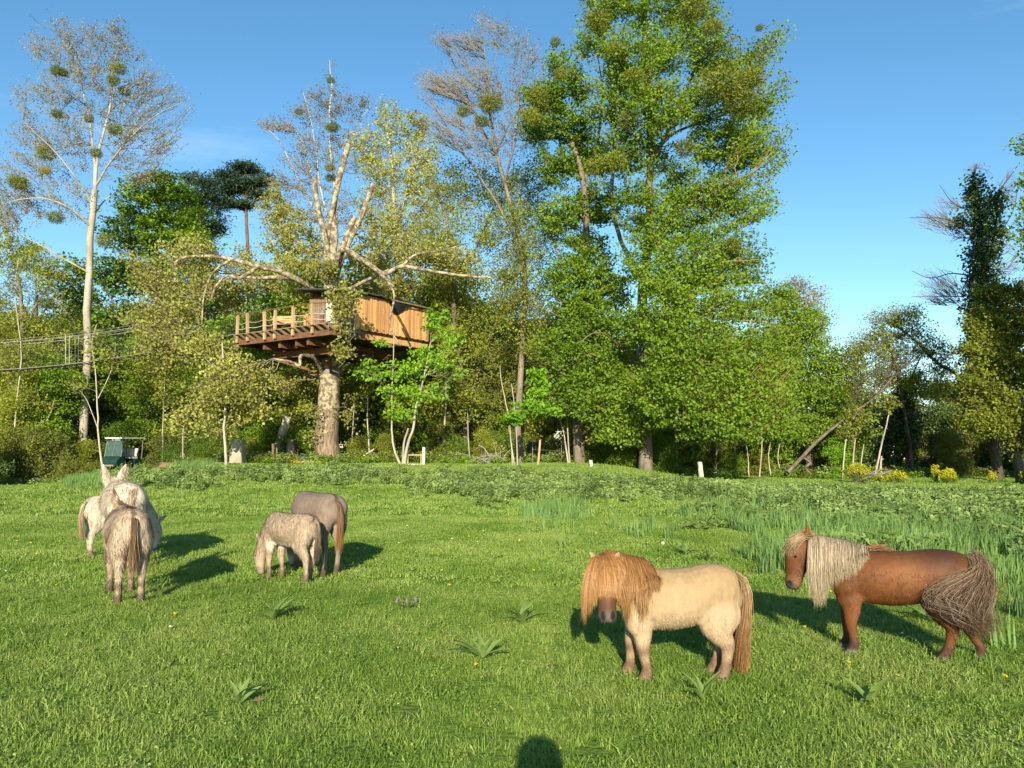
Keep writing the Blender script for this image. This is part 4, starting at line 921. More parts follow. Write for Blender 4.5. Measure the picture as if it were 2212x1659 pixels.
sapling('forked pale sapling with large bright leaves between plane tree and white post', [([(873, gz(873, D)), (880, 960), (890, 930), (897, 880), (905, 850), (918, 800), (930, 740)], 6.5, 2), ([(866, gz(866, D)), (850, 970), (843, 920), (845, 860), (850, 780), (850, 700)], 5, 1.5),
    ([(870, gz(870, D)), (872, 960), (882, 925)], 4.5, 3.5), ([(915, 820), (950, 770), (1000, 750)], 2, .8)],
    [(940, 700, 40, 30), (980, 730, 36, 30), (930, 770, 50, 30), (880, 800, 50, 30), (850, 850, 50, 30), (920, 850, 60, 28), (980, 800, 40, 30), (800, 800, 40, 30), (820, 740, 30, 18), (870, 890, 40, 20), (950, 680, 20, 30), (900, 760, 30, 24)], D, 'fresh', n=(20, 70, 230), leaves=11, L=.2, W=.13, spread=.16, flat=.35)
D = 36.5
sapling('cluster of straight pale shoots with bright hand-shaped leaves before the grey trunk', [([(1112, gz(1112, D)), (1106, 960), (1100, 900), (1085, 830), (1080, 790)], 3, 1.2), ([(1118, gz(1118, D)), (1116, 930), (1112, 880), (1105, 830)], 3, 1.2), ([(1106, gz(1106, D)), (1104, 960), (1098, 920)], 3, 1)],
    [(1120, 900, 50, 16), (1150, 880, 40, 18), (1160, 830, 34, 26), (1170, 860, 30, 26), (1110, 910, 30, 12), (1190, 890, 24, 12), (1160, 805, 20, 12)], D, 'fresh', n=(10, 36, 110), leaves=12, L=.26, W=.15, spread=.15, flat=.3)
D = 39
sapling('pair of smooth yellowish stems leaning left of the ivy-wrapped lime', [([(1228, gz(1228, D)), (1222, 960), (1215, 920), (1200, 880), (1186, 850)], 3.4, 1.5), ([(1231, gz(1231, D)), (1228, 940), (1225, 880), (1218, 800)], 3.4, 1.5)], [(1210, 850, 40, 30), (1190, 820, 30, 30), (1240, 870, 30, 26)], D, 'lime', n=(6, 20, 70), leaves=14)
sapling('thin crooked pale tree between the pond and the golf cart', [([(226, gz(226, 41)), (214, 940), (212, 880), (208, 800), (200, 740), (210, 700)], 4, 1.2), ([(213, 930), (190, 870), (170, 840)], 2, .6), ([(212, 860), (240, 800), (250, 740)], 2, .6)], [(200, 740, 40, 40), (240, 780, 40, 30), (170, 830, 30, 20)], 41, 'olive', n=(8, 26, 90), leaves=7)
sapling('thin pale sapling with forked bare shoots near the left edge', [([(30, gz(30, 42)), (32, 920), (36, 840), (44, 760), (30, 640), (40, 560)], 4, 1)], [(40, 620, 30, 50), (50, 740, 30, 30)], 42, 'olive', n=(5, 18, 60), leaves=5)
sapling('small forked white sapling behind the brambles left', [([(96, gz(96, 43)), (95, 950), (92, 920), (84, 890)], 3, 1), ([(93, 925), (110, 890), (118, 860)], 2, .7), ([(93, 920), (70, 900), (60, 880)], 1.5, .6)], [(90, 880, 30, 20)], 43, 'olive', n=(5, 18, 50), leaves=4)
sapling('reddish slanting stem right of the golf cart', [([(395, gz(395, 42)), (396, 950), (400, 910), (415, 870), (440, 830), (452, 800)], 3.5, 1.5)], [(440, 830, 40, 20), (420, 790, 40, 20)], 42, 'olive', n=(5, 18, 60), leaves=8)
sapling('slanting smooth stem left of the twin poles by the spurge', [([(1888, gz(1888, 38)), (1896, 1000), (1905, 960), (1915, 920), (1922, 880)], 4.5, 2)], [(1915, 870, 26, 20)], 38, 'bramble', n=(5, 16, 50), leaves=8)
sapling('upright short pole tree with stubby top by the yellow spurge', [([(1902, gz(1902, 38)), (1903, 1000), (1904, 985)], 4, 3.4), ([(1842, gz(1842, 38.5)), (1843, 1000), (1846, 960), (1850, 930)], 3.4, 2), ([(1820, gz(1820, 38.5)), (1824, 980), (1830, 940), (1850, 890)], 3, 1.4), ([(1856, gz(1856, 38)), (1862, 990), (1866, 960)], 2.6, 1.5)], [(1850, 900, 30, 26), (1830, 930, 24, 20)], 38.3, 'bramble', n=(6, 24, 70), leaves=9)
sapling('row of cut bare hazel shoots left of the grey-trunked tree', [([(1070, 1012), (1056, 985), (1046, 968), (1034, 962)], 2.2, 1), ([(1074, 1012), (1072, 980), (1066, 950)], 2, .8), ([(1080, 1012), (1082, 975), (1090, 950)], 2, .8), ([(1084, 1012), (1090, 985), (1104, 970)], 2, .8), ([(1066, 1012), (1050, 990), (1048, 972)], 1.6, .7)], [(1075, 965, 16, 10)], 39, 'bramble', n=(4, 8, 14), leaves=3)
sapling('thin twiggy thicket stems standing in the gap below the round green tree', [([(1640, 1030), (1645, 960), (1640, 900)], 3, 1.2), ([(1665, 1030), (1660, 980), (1672, 930)], 2, 1), ([(1618, 1030), (1616, 985), (1610, 950)], 2, 1), ([(1690, 1030), (1680, 990), (1686, 950)], 2, 1)], [(1645, 900, 34, 26), (1680, 940, 26, 20), (1610, 940, 22, 18)], 40.5, 'lime', n=(8, 30, 90), leaves=10)
sapling('slim dark trunk standing in the shade right of the huge lime', [([(1458, 1030), (1460, 980), (1458, 930), (1462, 880)], 9, 7), ([(1458, 930), (1480, 860), (1500, 800)], 3, 1)], [(1480, 860, 40, 30)], 41, 'lime_deep', n=(6, 20, 60), leaves=12, mat_limb='bark_grey')

for lab, px, D, top, lean, r, leaf in (('slim straight pale stem between the golf cart and the reddish stem', 350, 43, 800, 8, 2.6, 'olive'), ('slim pale stem just right of the brown stump', 668, 43.5, 830, -10, 2.6, 'olive'), ('thin upright stem right behind the plane trunk', 758, 43, 800, 14, 2.4, 'olive'),
        ('pale curved stem between plane trunk and forked sapling', 800, 42, 780, -16, 2.8, 'yellowgreen'), ('tall pale stem right of the white post', 955, 42.5, 700, 22, 4.5, 'olive'), ('thin stem in front of the nettle bank hollow', 1015, 41.5, 830, -12, 2.4, 'yellowgreen'),
        ('mossy stem between the two limes', 1318, 41, 860, 10, 5, 'lime'), ('mossy thin stem left of the huge lime trunk', 1345, 40, 880, -8, 3.5, 'lime'), ('slim trunk just right behind the thick white post', 1545, 43, 860, 12, 4, 'lime'), ('slim pale trunk in the shade under the right side of the lime', 1590, 42, 870, -14, 4, 'lime_deep')):
    yb = gz(px, D)
    sapling(lab, [([(px, yb), (px + lean * .3, yb * .6 + top * .4), (px + lean * .4, yb * .3 + top * .7), (px + lean, top)], r, r * .5)], [(px + lean, top + 20, 30, 24), (px + lean * .5, top + 60, 26, 24)], D, leaf, n=(6, 18, 60), leaves=9)

# ---- sawn stumps, posts, leaning log, props in front of the wood
def stump(label, px, pyt, D, r, name='tree_stump', bark='bark_grey', flare=1.25, lean=0):
    p = G(px, D); top = P(px, pyt, D).z; rr = r * D / FPX; h = top - p.z
    T = thing(name, label, 'stump', p)
    n = 20; rings = []
    th = np.arange(n) * 2 * math.pi / n
    ph = rng.uniform(0, 6, 3)
    for k, t in enumerate(np.linspace(0, 1, 9)):
        rad = rr * (1 + (flare - 1) * (1 - t) ** 3) * (1 + .07 * np.sin(3 * th + ph[0]) + .05 * np.sin(5 * th + ph[1] + t) + rng.normal(0, .02, n))
        rings.append(np.stack([rad * np.cos(th) + lean * t, rad * np.sin(th), np.full(n, t * h - (.1 if k == 0 else 0)) + (rng.normal(0, .012, n) if k == 8 else 0)], -1))
    v = np.vstack(rings); f = []
    for k in range(8):
        for i in range(n): f.append([k * n + i, k * n + (i + 1) % n, (k + 1) * n + (i + 1) % n, (k + 1) * n + i])
    obj('trunk', mesh_np('trunk', v, np.array(f), M[bark], True), T)
    c = np.vstack([rings[-1] * [.97, .97, 1] + [0, 0, .002], rings[-1].mean(0)[None] + [0, 0, .01]])
    obj('cut_face', mesh_np('cut_face', c, np.array([[i, (i + 1) % n, n] for i in range(n)]), M['sawn']), T)
    return T
stump('thick sawn stump with flaky pale bark right of the straight sapling', 518, 950, 38.6, 15, bark='bark_plane' if False else 'bark_pale')
stump('shorter brown stump just left of the plane trunk', 632, 950, 41, 9, bark='bark_grey')
stump('narrow ragged stump touching the plane trunk on its left', 643, 962, 41.3, 5, bark='bark_dark')
stump('rotten brown stump in the shade right of the white post', 964, 945, 43, 8, bark='bark_pine')
stump('broad brown root clump on the bank between golf cart and sapling', 372, 1000, 36.5, 17, name='root_clump', bark='bark_pine', flare=1.9)

def post(label, px, pyt, D, w, mat='post_white', lean=0.0, name='fence_post', depth=None):
    p = G(px, D); h = P(px, pyt, D).z - p.z; ww = w * D / FPX
    o = bpy.data.objects.new(name, None)
    m = MB(); n = 7
    th = np.arange(n) * 2 * math.pi / n + .3
    pr = 1 + rng.normal(0, .08, n)
    rings = []
    for k, t in enumerate(np.linspace(0, 1, 6)):
        r = ww / 2 * pr * (1 + rng.normal(0, .04, n)) * (1.05 - .12 * t)
        rings.append(np.stack([r * np.cos(th) + lean * t + .01 * math.sin(3 * t), r * np.sin(th), np.full(n, (h + .15) * t - .15) + (rng.normal(0, .01, n) if k == 5 else 0)], -1))
    v = np.vstack(rings); f = [[k * n + i, k * n + (i + 1) % n, (k + 1) * n + (i + 1) % n, (k + 1) * n + i] for k in range(5) for i in range(n)]
    m.add(v, np.array(f)); m.add(rings[-1], np.arange(n)[None, :])
    o = m.build(name, M[mat]); o.location = p
    return tag(o, label, 'post')
post('tall square bleached post standing alone right of the forked sapling', 916, 966, 36.5, 6.5, lean=.02)
post('short white post in the nettles in front of the ivy-wrapped lime', 1276, 994, 35.5, 7.5, lean=-.03)
post('thick leaning white post in the nettles right of the huge lime', 1512, 998, 34, 10, lean=-.08)
post('thin crooked pole left of the dark trailer', 1161, 950, 37, 5, mat='railpost', lean=.12, name='wooden_pole')
post('short grey post between the tall stump and the brown stump', 593, 958, 39, 5.5, mat='deckwood')
post('thin stake close behind the short grey post', 601, 962, 40, 3, mat='deckwood')

def leaning_log():
    T = thing('leaning_log', 'sawn pale log leaning among the trees behind the short grey post', 'log', G(606, 44))
    b = np.array(T.location)
    a = np.array(P(602, 972, 44)); c = np.array(P(622, 900, 44))
    m = MB(); m.tube([a - b, (a + c) / 2 - b, c - b], [.34, .30, .22], 12, cap=False); m.build('trunk', M['bark_pale'], T, True)
    m = MB(); d = (c - a) / np.linalg.norm(c - a); m.tube([a - b - d * .25, a - b - d * .003], [.02, .32], 12); m.build('cut_face', M['sawn'], T)
    m = MB(); m.tube([a - b + d * .3, a - b + d * .36], [.35, .35], 12); m.build('strap', M['white'], T)
leaning_log()

def barrier(label, a, b, D, mat):
    A = P(a[0], a[1], D); B = P(b[0], b[1], D)
    T = thing('slanting_rail', label, 'rail', G(a[0], D)); o = np.array(T.location)
    m = MB(); m.tube([np.array(A) - o, np.array(B) - o], [.03, .03], 8); m.build('bar', M['post_white'], T)
    d = np.array(B) - np.array(A)
    m = MB(); m.tube([np.array(A) + d * .86 - o, np.array(B) + d * .02 - o], [.034, .034], 8); m.build('red_tip', M['redmetal'], T)
    for t in (.02, .35):
        q = np.array(A) + d * t - o
        m = MB(); m.tube([[q[0], q[1], -.1], q], [.025, .022], 6); m.build('leg', M['deckwood'], T)
barrier('white rail with red tip slanting up right of the plane trunk', (777, 990), (813, 967), 39.5, 'post_white')

def green_tub():
    c = G(678 * 1.0 - 22, 39.4); T = thing('tub', 'green lidded tub on the ground at the left foot of the plane trunk', 'tub', (c.x + .1, c.y, c.z))
    m = MB(); m.tube([[0, 0, 0], [0, 0, .05], [0, 0, .38]], [.26, .28, .33], 18); m.build('body', M['cable'], T, True)
    m = MB(); m.tube([[0, 0, .37], [0, 0, .41], [0, 0, .45]], [.36, .36, .20], 18); m.build('lid', M['turquoise'], T, True)
    m = MB(); m.tube(catmull([[-.33, -.1, .3], [-.42, -.16, .15], [-.36, -.1, .06]], 4), .012, 5); m.build('handle', M['cable'], T)
green_tub()
def wood_frame():
    p = G(897, 37.2); T = thing('small_wooden_trestle', 'low wooden trestle and boards between the sapling and the tall post', 'trestle', p)
    for x in (-.32, .32):
        m = MB(); m.box((x, 0, .25), (.06, .06, .5)); m.build('leg', M['railpost'], T)
    m = MB(); m.box((0, 0, .47), (.8, .07, .06)); m.build('rail', M['railpost'], T)
    m = MB(); m.box((0, -.1, .02), (1.0, .5, .06)); m.build('board', M['post_white'], T)
wood_frame()

def trailer():
    """dark box trailer half hidden under the trees"""
    p = G(1168, 43.5)
    T = thing('dark_trailer', 'dark old box trailer half hidden in the shade behind the thin pole', 'trailer', p, .15)
    m = MB(); m.box((0, 0, .75), (1.5, 1.0, .62)); m.box((-.05, 0, 1.12), (1.2, .94, .14)); m.build('body', M['darkpaint'], T)
    m = MB(); m.box((0, -.52, .82), (.9, .02, .3)); m.build('side_panel', M['glass'], T)
    for x in (-.5, .5):
        m = MB(); m.tube([[x, -.58, .3], [x, -.44, .3]], [.28, .28], 18); m.build('wheel', M['tyre'], T)
    m = MB(); m.tube([[.75, 0, .5], [1.3, 0, .42]], [.03, .03], 6); m.build('drawbar', M['cable'], T)
trailer()

def wire_fence():
    T = thing('wire_fence', 'thin wire fence strung between the thin pole and the ivy-wrapped lime', 'fence', G(1200, 40.5))
    o = np.array(T.location)
    for z in (.35, .75, 1.1):
        m = MB(); a = np.array(G(1150, 40.5)) + [0, 0, z]; b = np.array(G(1330, 40.5)) + [0, 0, z]
        m.tube([a - o, (a + b) / 2 - o - [0, 0, .04], b - o], .006, 4); m.build('wire', M['cable'], T)
    for px in (1150, 1212, 1270, 1330):
        m = MB(); a = np.array(G(px, 40.5)) - o; m.tube([a, a + [0, 0, 1.2]], .02, 5); m.build('post', M['cable'], T)
wire_fence()

# ---- golf cart
def golf_cart():
    p = G(274, 44.5)
    T = thing('golf_cart', 'green golf cart with dark screen and white roof parked behind the bushes', 'golf cart', p, R(-103))
    T.scale = (1, 1, 1)
    # local x forward, y left; we look at its front corner
    def prism(name, pts, y0, y1, mat, rim=None):
        n = len(pts); v = [[x, y0, z] for x, z in pts] + [[x, y1, z] for x, z in pts]
        f = [[i, (i + 1) % n, n + (i + 1) % n, n + i] for i in range(n)]
        return obj(name, mesh_np(name, v, [np.array(f), np.array([list(range(n))[::-1]]), np.array([list(range(n, 2 * n))])], M[mat]), T)
    prism('body', [(1.18, .32), (1.25, .45), (1.2, .62), (.95, .80), (.55, .86), (.5, .4), (-.2, .36), (-.2, .62), (-.35, .68), (-1.05, .66), (-1.15, .4), (-1.1, .3), (.5, .26)], -.56, .56, 'cartgreen')
    prism('windshield', [(.86, .84), (.89, .84), (.66, 1.80), (.63, 1.80)], -.55, .55, 'cartcloth')
    prism('windshield_frame', [(.895, .86), (.91, .86), (.68, 1.82), (.66, 1.82)], -.015, .015, 'cable')
    prism('roof', [(.85, 1.84), (.85, 1.90), (-.95, 1.92), (-.95, 1.86)], -.60, .60, 'white')
    prism('visor_band', [(.70, 1.70), (.715, 1.70), (.69, 1.82), (.675, 1.82)], -.57, .57, 'darkpaint')
    for i, y in enumerate((-.24, -.14, -.04, .03, .09, .15, .21, .27)):
        o = prism('lettering', [(.716, 1.745), (.720, 1.745), (.712, 1.785), (.708, 1.785)], y, y + (.06 if i == 0 else .035), 'white')
    for y in (-.54, .54):
        m = MB(); m.beam((.88, y, .82), (.66, y, 1.86), .04, .04); m.build('pillar', M['cable'], T)
        m = MB(); m.beam((-.8, y, .66), (-.88, y, 1.88), .035, .035); m.build('pillar', M['cable'], T)
        m = MB(); m.tube([[-.1, y, 1.02], [-.5, y, 1.0]], .018, 6); m.build('armrest', M['cable'], T)
    prism('seat', [(.02, .70), (.02, .80), (-.5, .82), (-.5, .68)], -.5, .5, 'white')
    prism('backrest', [(-.46, .84), (-.40, .84), (-.50, 1.28), (-.58, 1.28)], -.5, .5, 'white')
    m = MB(); m.tube([[.5, .25, .85], [.34, .25, 1.1]], .02, 6); m.build('steering_column', M['tyre'], T)
    a = np.linspace(0, 2 * math.pi, 17); m = MB(); m.tube([[.33 + .06 * math.sin(q), .25 + .17 * math.cos(q), 1.12 + .15 * math.sin(q)] for q in a], .015, 5); m.build('steering_wheel', M['tyre'], T)
    for x in (.82, -.78):
        for y in (-.5, .5):
            m = MB(); m.tube([[x, y - .09, .23], [x, y - .07, .23], [x, y + .07, .23], [x, y + .09, .23]], [.19, .23, .23, .19], 20); w = m.build('wheel', M['tyre'], T)
            s = -1 if y < 0 else 1
            m = MB(); m.tube([[x, y + s * .06, .23], [x, y + s * .098, .23]], [.12, .11], 14); m.build('rim', M['rim'], w)
    prism('front_bumper', [(1.19, .26), (1.3, .28), (1.3, .38), (1.2, .38)], -.4, .4, 'cable')
    for y in (-.38, .38):
        m = MB(); m.tube([[1.1, y, .62], [1.2, y, .60]], [.07, .06], 10); m.build('headlight', M['glass'], T)
golf_cart()

# ---- houses across the far field
def house(label, px, D, w, d, h, rh, rz, wins, roof='slate', wall='plaster'):
    T = thing('house', label, 'house', ((px - 1106) / FPX * D, D, 0), rz)
    m = MB(); m.box((0, 0, h / 2), (w, d, h)); m.build('wall', M[wall], T)
    v = [[-w / 2 - .3, -d / 2 - .4, h], [w / 2 + .3, -d / 2 - .4, h], [w / 2 + .3, d / 2 + .4, h], [-w / 2 - .3, d / 2 + .4, h], [-w / 2 - .3, 0, h + rh], [w / 2 + .3, 0, h + rh]]
    r = obj('roof', mesh_np('roof', np.array(v) + [0, 0, .003], [np.array([[0, 1, 5, 4], [2, 3, 4, 5], [0, 3, 2, 1]]), np.array([[1, 2, 5], [3, 0, 4]])], M[roof]), T)
    m = MB(); m.box((w * .3, 0, h + rh), (.5, .5, 1.2)); m.build('chimney', M['plaster'], r)
    for x in wins:
        m = MB(); m.box((x, -d / 2 - .01, h * .5), (.9, .08, 1.1)); f = m.build('window', M['post_white'], T)
        m = MB(); m.box((x, -d / 2 - .06, h * .5), (.7, .03, .9)); m.build('pane', M['glass'], f)
house('pale low house with dark roof seen through the stems beside the spurge', 1872, 84, 7, 5, 2.6, .9, .1, (-2.2, 0, 2.2))
house('small pinkish house showing left of the ivy-clad trunk', 2128, 92, 4.2, 4, 3.2, 1.2, -.1, (-1, 1))
house('tiny pale outbuilding in the middle of the right-hand gap', 1990, 90, 3, 3, 2.0, .6, 0, (0,))

# ------------------------------------------------------------------ treehouse
TH_O = Vector((-8.54, 36.0, 7.02)); TH_A = R(56)
def th_world(x, y, z):
    c, s = math.cos(TH_A), math.sin(TH_A)
    return Vector((TH_O.x + x * c - y * s, TH_O.y + x * s + y * c, TH_O.z + z))
LX, LY = 6.8, 7.2
def treehouse():
    T = thing('treehouse', 'wooden treehouse with plank cabin and railed deck round the plane trunk', 'treehouse', TH_O, TH_A)
    def B(name, c, d, mat, parent=T, rot=None):
        m = MB(); m.box(c, d, rot); return m.build(name, M[mat], parent)
    # rim beams, cross beams, main bearers round the trunk
    B('rim_beam', (0.05, LY / 2, .02), (.10, LY, .26), 'beamwood'); B('rim_beam', (LX - .05, LY / 2, .02), (.10, LY, .26), 'beamwood')
    B('rim_beam', (LX / 2, .05, .02), (LX - .2, .10, .26), 'beamwood'); B('rim_beam', (LX / 2, LY - .05, .02), (LX - .2, .10, .26), 'beamwood')
    for y in (1.9, 2.75, 4.0, 5.2): B('bearer', (LX / 2, y, -.27), (LX - .5, .16, .30), 'beamwood')
    for x in (1.5, 2.55, 3.9, 5.2): B('bearer', (x, LY / 2, -.60), (.20, LY - 2.2, .34), 'beamwood')
    for x, y in ((1.2, 1.4), (5.4, 1.6), (1.2, 5.6), (5.2, 5.6)):
        m = MB(); m.beam((x, y, -.8), (3.2 + (x - 3.2) * .2, 3.4 + (y - 3.4) * .2, -1.5), .14, .14); m.build('brace', M['beamwood'], T)
    m = MB(); m.tube([[3.2, 3.4, -1.55], [3.2, 3.4, -1.35]], [.60, .60], 20, cap=False); m.build('steel_collar', M['cable'], T)
    # joists with sawn ends standing out over the rim beam
    for k in range(14):
        y = .22 + k * .52
        if y < LY: 
            v = [[-.36, y - .05, .40], [LX - .1, y - .05, .40], [LX - .1, y - .05, .155], [-.01, y - .05, .155], [-.36, y - .05, .35]]
            v += [[a, b + .10, c] for a, b, c in v]
            f = [np.array([[i, (i + 1) % 5, 5 + (i + 1) % 5, 5 + i] for i in range(5)]), np.array([[4, 3, 2, 1, 0], [5, 6, 7, 8, 9]])]
            obj('joist', mesh_np('joist', v, f, M['deckwood']), T)
    # outer board below the joists, grey fascia at the corner
    B('fascia', (.85, -.03, .29), (2.1, .06, .30), 'deckwood'); B('fascia', (4.6, -.03, .05), (4.7, .06, .28), 'plank')
    # deck boards
    n = 46
    me = None
    for k in range(n):
        y = .08 + k * (LY - .1) / n
        if me is None:
            m = MB(); m.box((LX / 2 - .15, 0, 0), (LX + .2, .138, .04)); me = m.mesh('deck_board', M['deckwood'])
        o = obj('deck_board', me, T); o.location = (0, y + .07, .423)
    # cabin: vertical planks, each its own
    mp = {}
    def plank(x, y, z0, z1, w, along, off=0):
        h = round(z1 - z0, 2)
        key = (h, w, along)
        if key not in mp:
            m = MB(); m.box((0, 0, h / 2), (w - .022, .03, h) if along == 'x' else (.03, w - .022, h)); mp[key] = m.mesh('plank', M['plank'])
        o = obj('plank', mp[key], T); o.location = (x, y, z0)
        if along == 'y':
            o.material_slots[0].link = 'OBJECT'; o.material_slots[0].material = M['deckwood']  # side walls take the dark deck wood to stand in for porch shade
        return o
    z0 = .40; xw0, xw1, yw1 = 1.55, 6.85, 3.3
    wdt = .155; k = 0; x = xw0
    while x < xw1 - .01:
        k += 1
        gap = 4.02 < x < 4.75
        ztop = 2.12
        w = wdt
        p = plank(x + w / 2, -.045 - (.022 if k % 2 else 0), z0 - (.05 if k % 3 else .02), (ztop if not gap else 1.62 + .1 * (k % 3)), w, 'x')
        x += w
    y = .12
    while y < yw1:
        plank(xw0 - .02 - (.008 if int(y * 10) % 2 else 0), y, z0, 2.20, .155, 'y'); plank(xw1 + .02, y, z0, 2.20, .155, 'y'); y += .155
    x = xw0
    while x < xw1 - .05:
        plank(x + .08, yw1, z0, 2.50, .155, 'x'); x += .155
    B('corner_board', (xw1 + .02, -.06, 1.25), (.09, .05, 1.75), 'deckwood'); B('corner_board', (xw0 - .04, -.05, 1.3), (.10, .07, 1.8), 'railpost')
    # roof: one pitched sheet with a slightly sagging eave, plus fascia
    nx, v = 14, []
    for i in range(nx + 1):
        x = .75 + (7.2 - .75) * i / nx; sag = -.05 * math.sin(i * 1.1) + .03 * math.sin(i * 2.7)
        for (y, z) in ((-.32, 2.20 + sag), (1.5, 2.42), (3.6, 2.66)):
            v.append([x, y, z])
    for i in range(nx + 1):
        x = .75 + (7.2 - .75) * i / nx; sag = -.05 * math.sin(i * 1.1) + .03 * math.sin(i * 2.7)
        for (y, z) in ((-.32, 2.13 + sag), (1.5, 2.35), (3.6, 2.59)):
            v.append([x, y, z])
    f = []; o2 = 3 * (nx + 1)
    for i in range(nx):
        for j in range(2):
            a = i * 3 + j; f.append([a, a + 3, a + 4, a + 1]); f.append([o2 + a, o2 + a + 1, o2 + a + 4, o2 + a + 3])
        a = i * 3; f.append([a, o2 + a, o2 + a + 3, a + 3])
    f.append([0, 1, o2 + 1, o2]); f.append([1, 2, o2 + 2, o2 + 1]); a = nx * 3; f.append([a, o2 + a, o2 + a + 1, a + 1]); f.append([a + 1, o2 + a + 1, o2 + a + 2, a + 2])
    rf = obj('roof', mesh_np('roof', v, np.array(f), M['felt']), T)
    m = MB(); m.box((1.35, -.345, 2.14), (1.3, .03, .10)); m.build('eave_board', M['greenfelt'], rf)
    m = MB(); m.box((5.4, -.345, 2.12), (3.5, .03, .07)); m.build('eave_board', M['deckwood'], rf)
    for x in (.85, 1.3): B('roof_post', (x, .1, 1.26), (.08, .08, 1.74), 'railpost')
    # dark tarp hanging in the notch where the limb passes the wall
    v = [[3.75, -.36, 2.24], [4.2, -.40, 2.26], [4.8, -.38, 2.22], [5.15, -.36, 2.16], [3.86, -.20, 1.95], [4.1, -.12, 1.50], [4.35, -.10, 1.42], [4.62, -.12, 1.55], [4.95, -.16, 1.80]]
    v2 = [[a, b + .02, c] for a, b, c in v]
    f = [[0, 1, 5, 4], [1, 2, 6, 5], [2, 3, 8, 7], ]; q = [np.array(f), np.array([[2, 7, 6]])]
    qb = [np.array(f) + 9, np.array([[11, 16, 15]])]
    obj('tarp', mesh_np('tarp', v + v2, [q[0], qb[0], q[1], qb[1]], M['tarp']), T)
    # railing: posts, hand rail and sagging ropes
    ys = [1.2, 2.59, 3.96, 4.72, 6.06, 6.95]
    me = None
    for y in ys:
        m = MB(); m.box((0, 0, .72), (.11, .13, 1.45)); o = m.build('railing_post', M['railpost'], T); o.location = (-.10, y, .05 + rng.uniform(-.05, .05)); o.rotation_euler = (rng.normal(0, .02), rng.normal(0, .02), 0)
    B('railing_post', (.28, -.02, .85), (.10, .10, 1.4), 'railpost')
    pts = [(.28, -.02)] + [(-.10, y) for y in ys]
    for (ax, ay), (bx, by) in zip(pts[:-1], pts[1:]):
        m = MB(); m.beam((ax, ay, 1.50), (bx, by, 1.50), 0.05, .06); m.build('handrail', M['beamwood'], T)
        for z in (1.0, .72):
            m = MB(); m.tube(catmull([[ax, ay, z + .05], [(ax + bx) / 2, (ay + by) / 2, z - .04], [bx, by, z + .02]], 4), .014, 5); m.build('rope', M['rope'], T)
    m = MB(); m.beam((.28, -.02, 1.50), (1.5, -.02, 1.46), .05, .06); m.build('handrail', M['beamwood'], T)
    m = MB(); m.tube([[.28, -.02, 1.05], [.9, -.02, .98], [1.5, -.02, 1.05]], .014, 5); m.build('rope', M['rope'], T)
    # low plank screen on the deck and a door frame by the cabin
    for k in range(6):
        p = plank(1.0 + k * .155, 3.0 + k * .05, .445, 1.32 - (.1 if k in (0, 5) else 0) + .02 * (k % 2), .155, 'x')
    ms = MB(); ms.box((1.39, 3.12, 1.34), (1.1, .12, .05)); ms.build('screen_cap', M['beamwood'], T)
    B('cabin_door', (xw0 - .06, 1.6, 1.2), (.04, .8, 1.6), 'post_white')
treehouse()

def bench(lab, x, y, rz):
    p = th_world(x, y, .446)
    T = thing('wooden_bench', lab, 'bench', p, TH_A + rz)
    for i, yy in enumerate((-.12, 0, .12)):
        m = MB(); m.box((0, yy, .44), (1.2, .1, .03)); m.build('slat', M['beamwood'], T)
    for z in (.6, .74, .88):
        m = MB(); m.box((0, .22, z), (1.2, .03, .1)); m.build('backrest_slat', M['plank'], T)
    for x_ in (-.52, .52):
        m = MB(); m.box((x_, -.12, .21), (.06, .06, .42)); m.build('leg', M['beamwood'], T)
        m = MB(); m.box((x_, .18, .46), (.06, .05, .92)); m.build('leg', M['beamwood'], T)
bench('slatted brown bench on the treehouse deck behind the railing', .9, 4.6, R(-60))

def bucket():
    p = th_world(.55, 1.25, .446)
    T = thing('bucket', 'small grey bucket on the treehouse deck near the railing', 'bucket', p + Vector((0, 0, .55)))
    m = MB(); m.tube([[0, 0, 0], [0, 0, .02], [0, 0, .22]], [.08, .10, .12], 12); m.build('body', M['cable'], T)
    m = MB(); m.box((0, 0, -.28), (.16, .16, .55)); m.build('stand', M['beamwood'], T)
bucket()

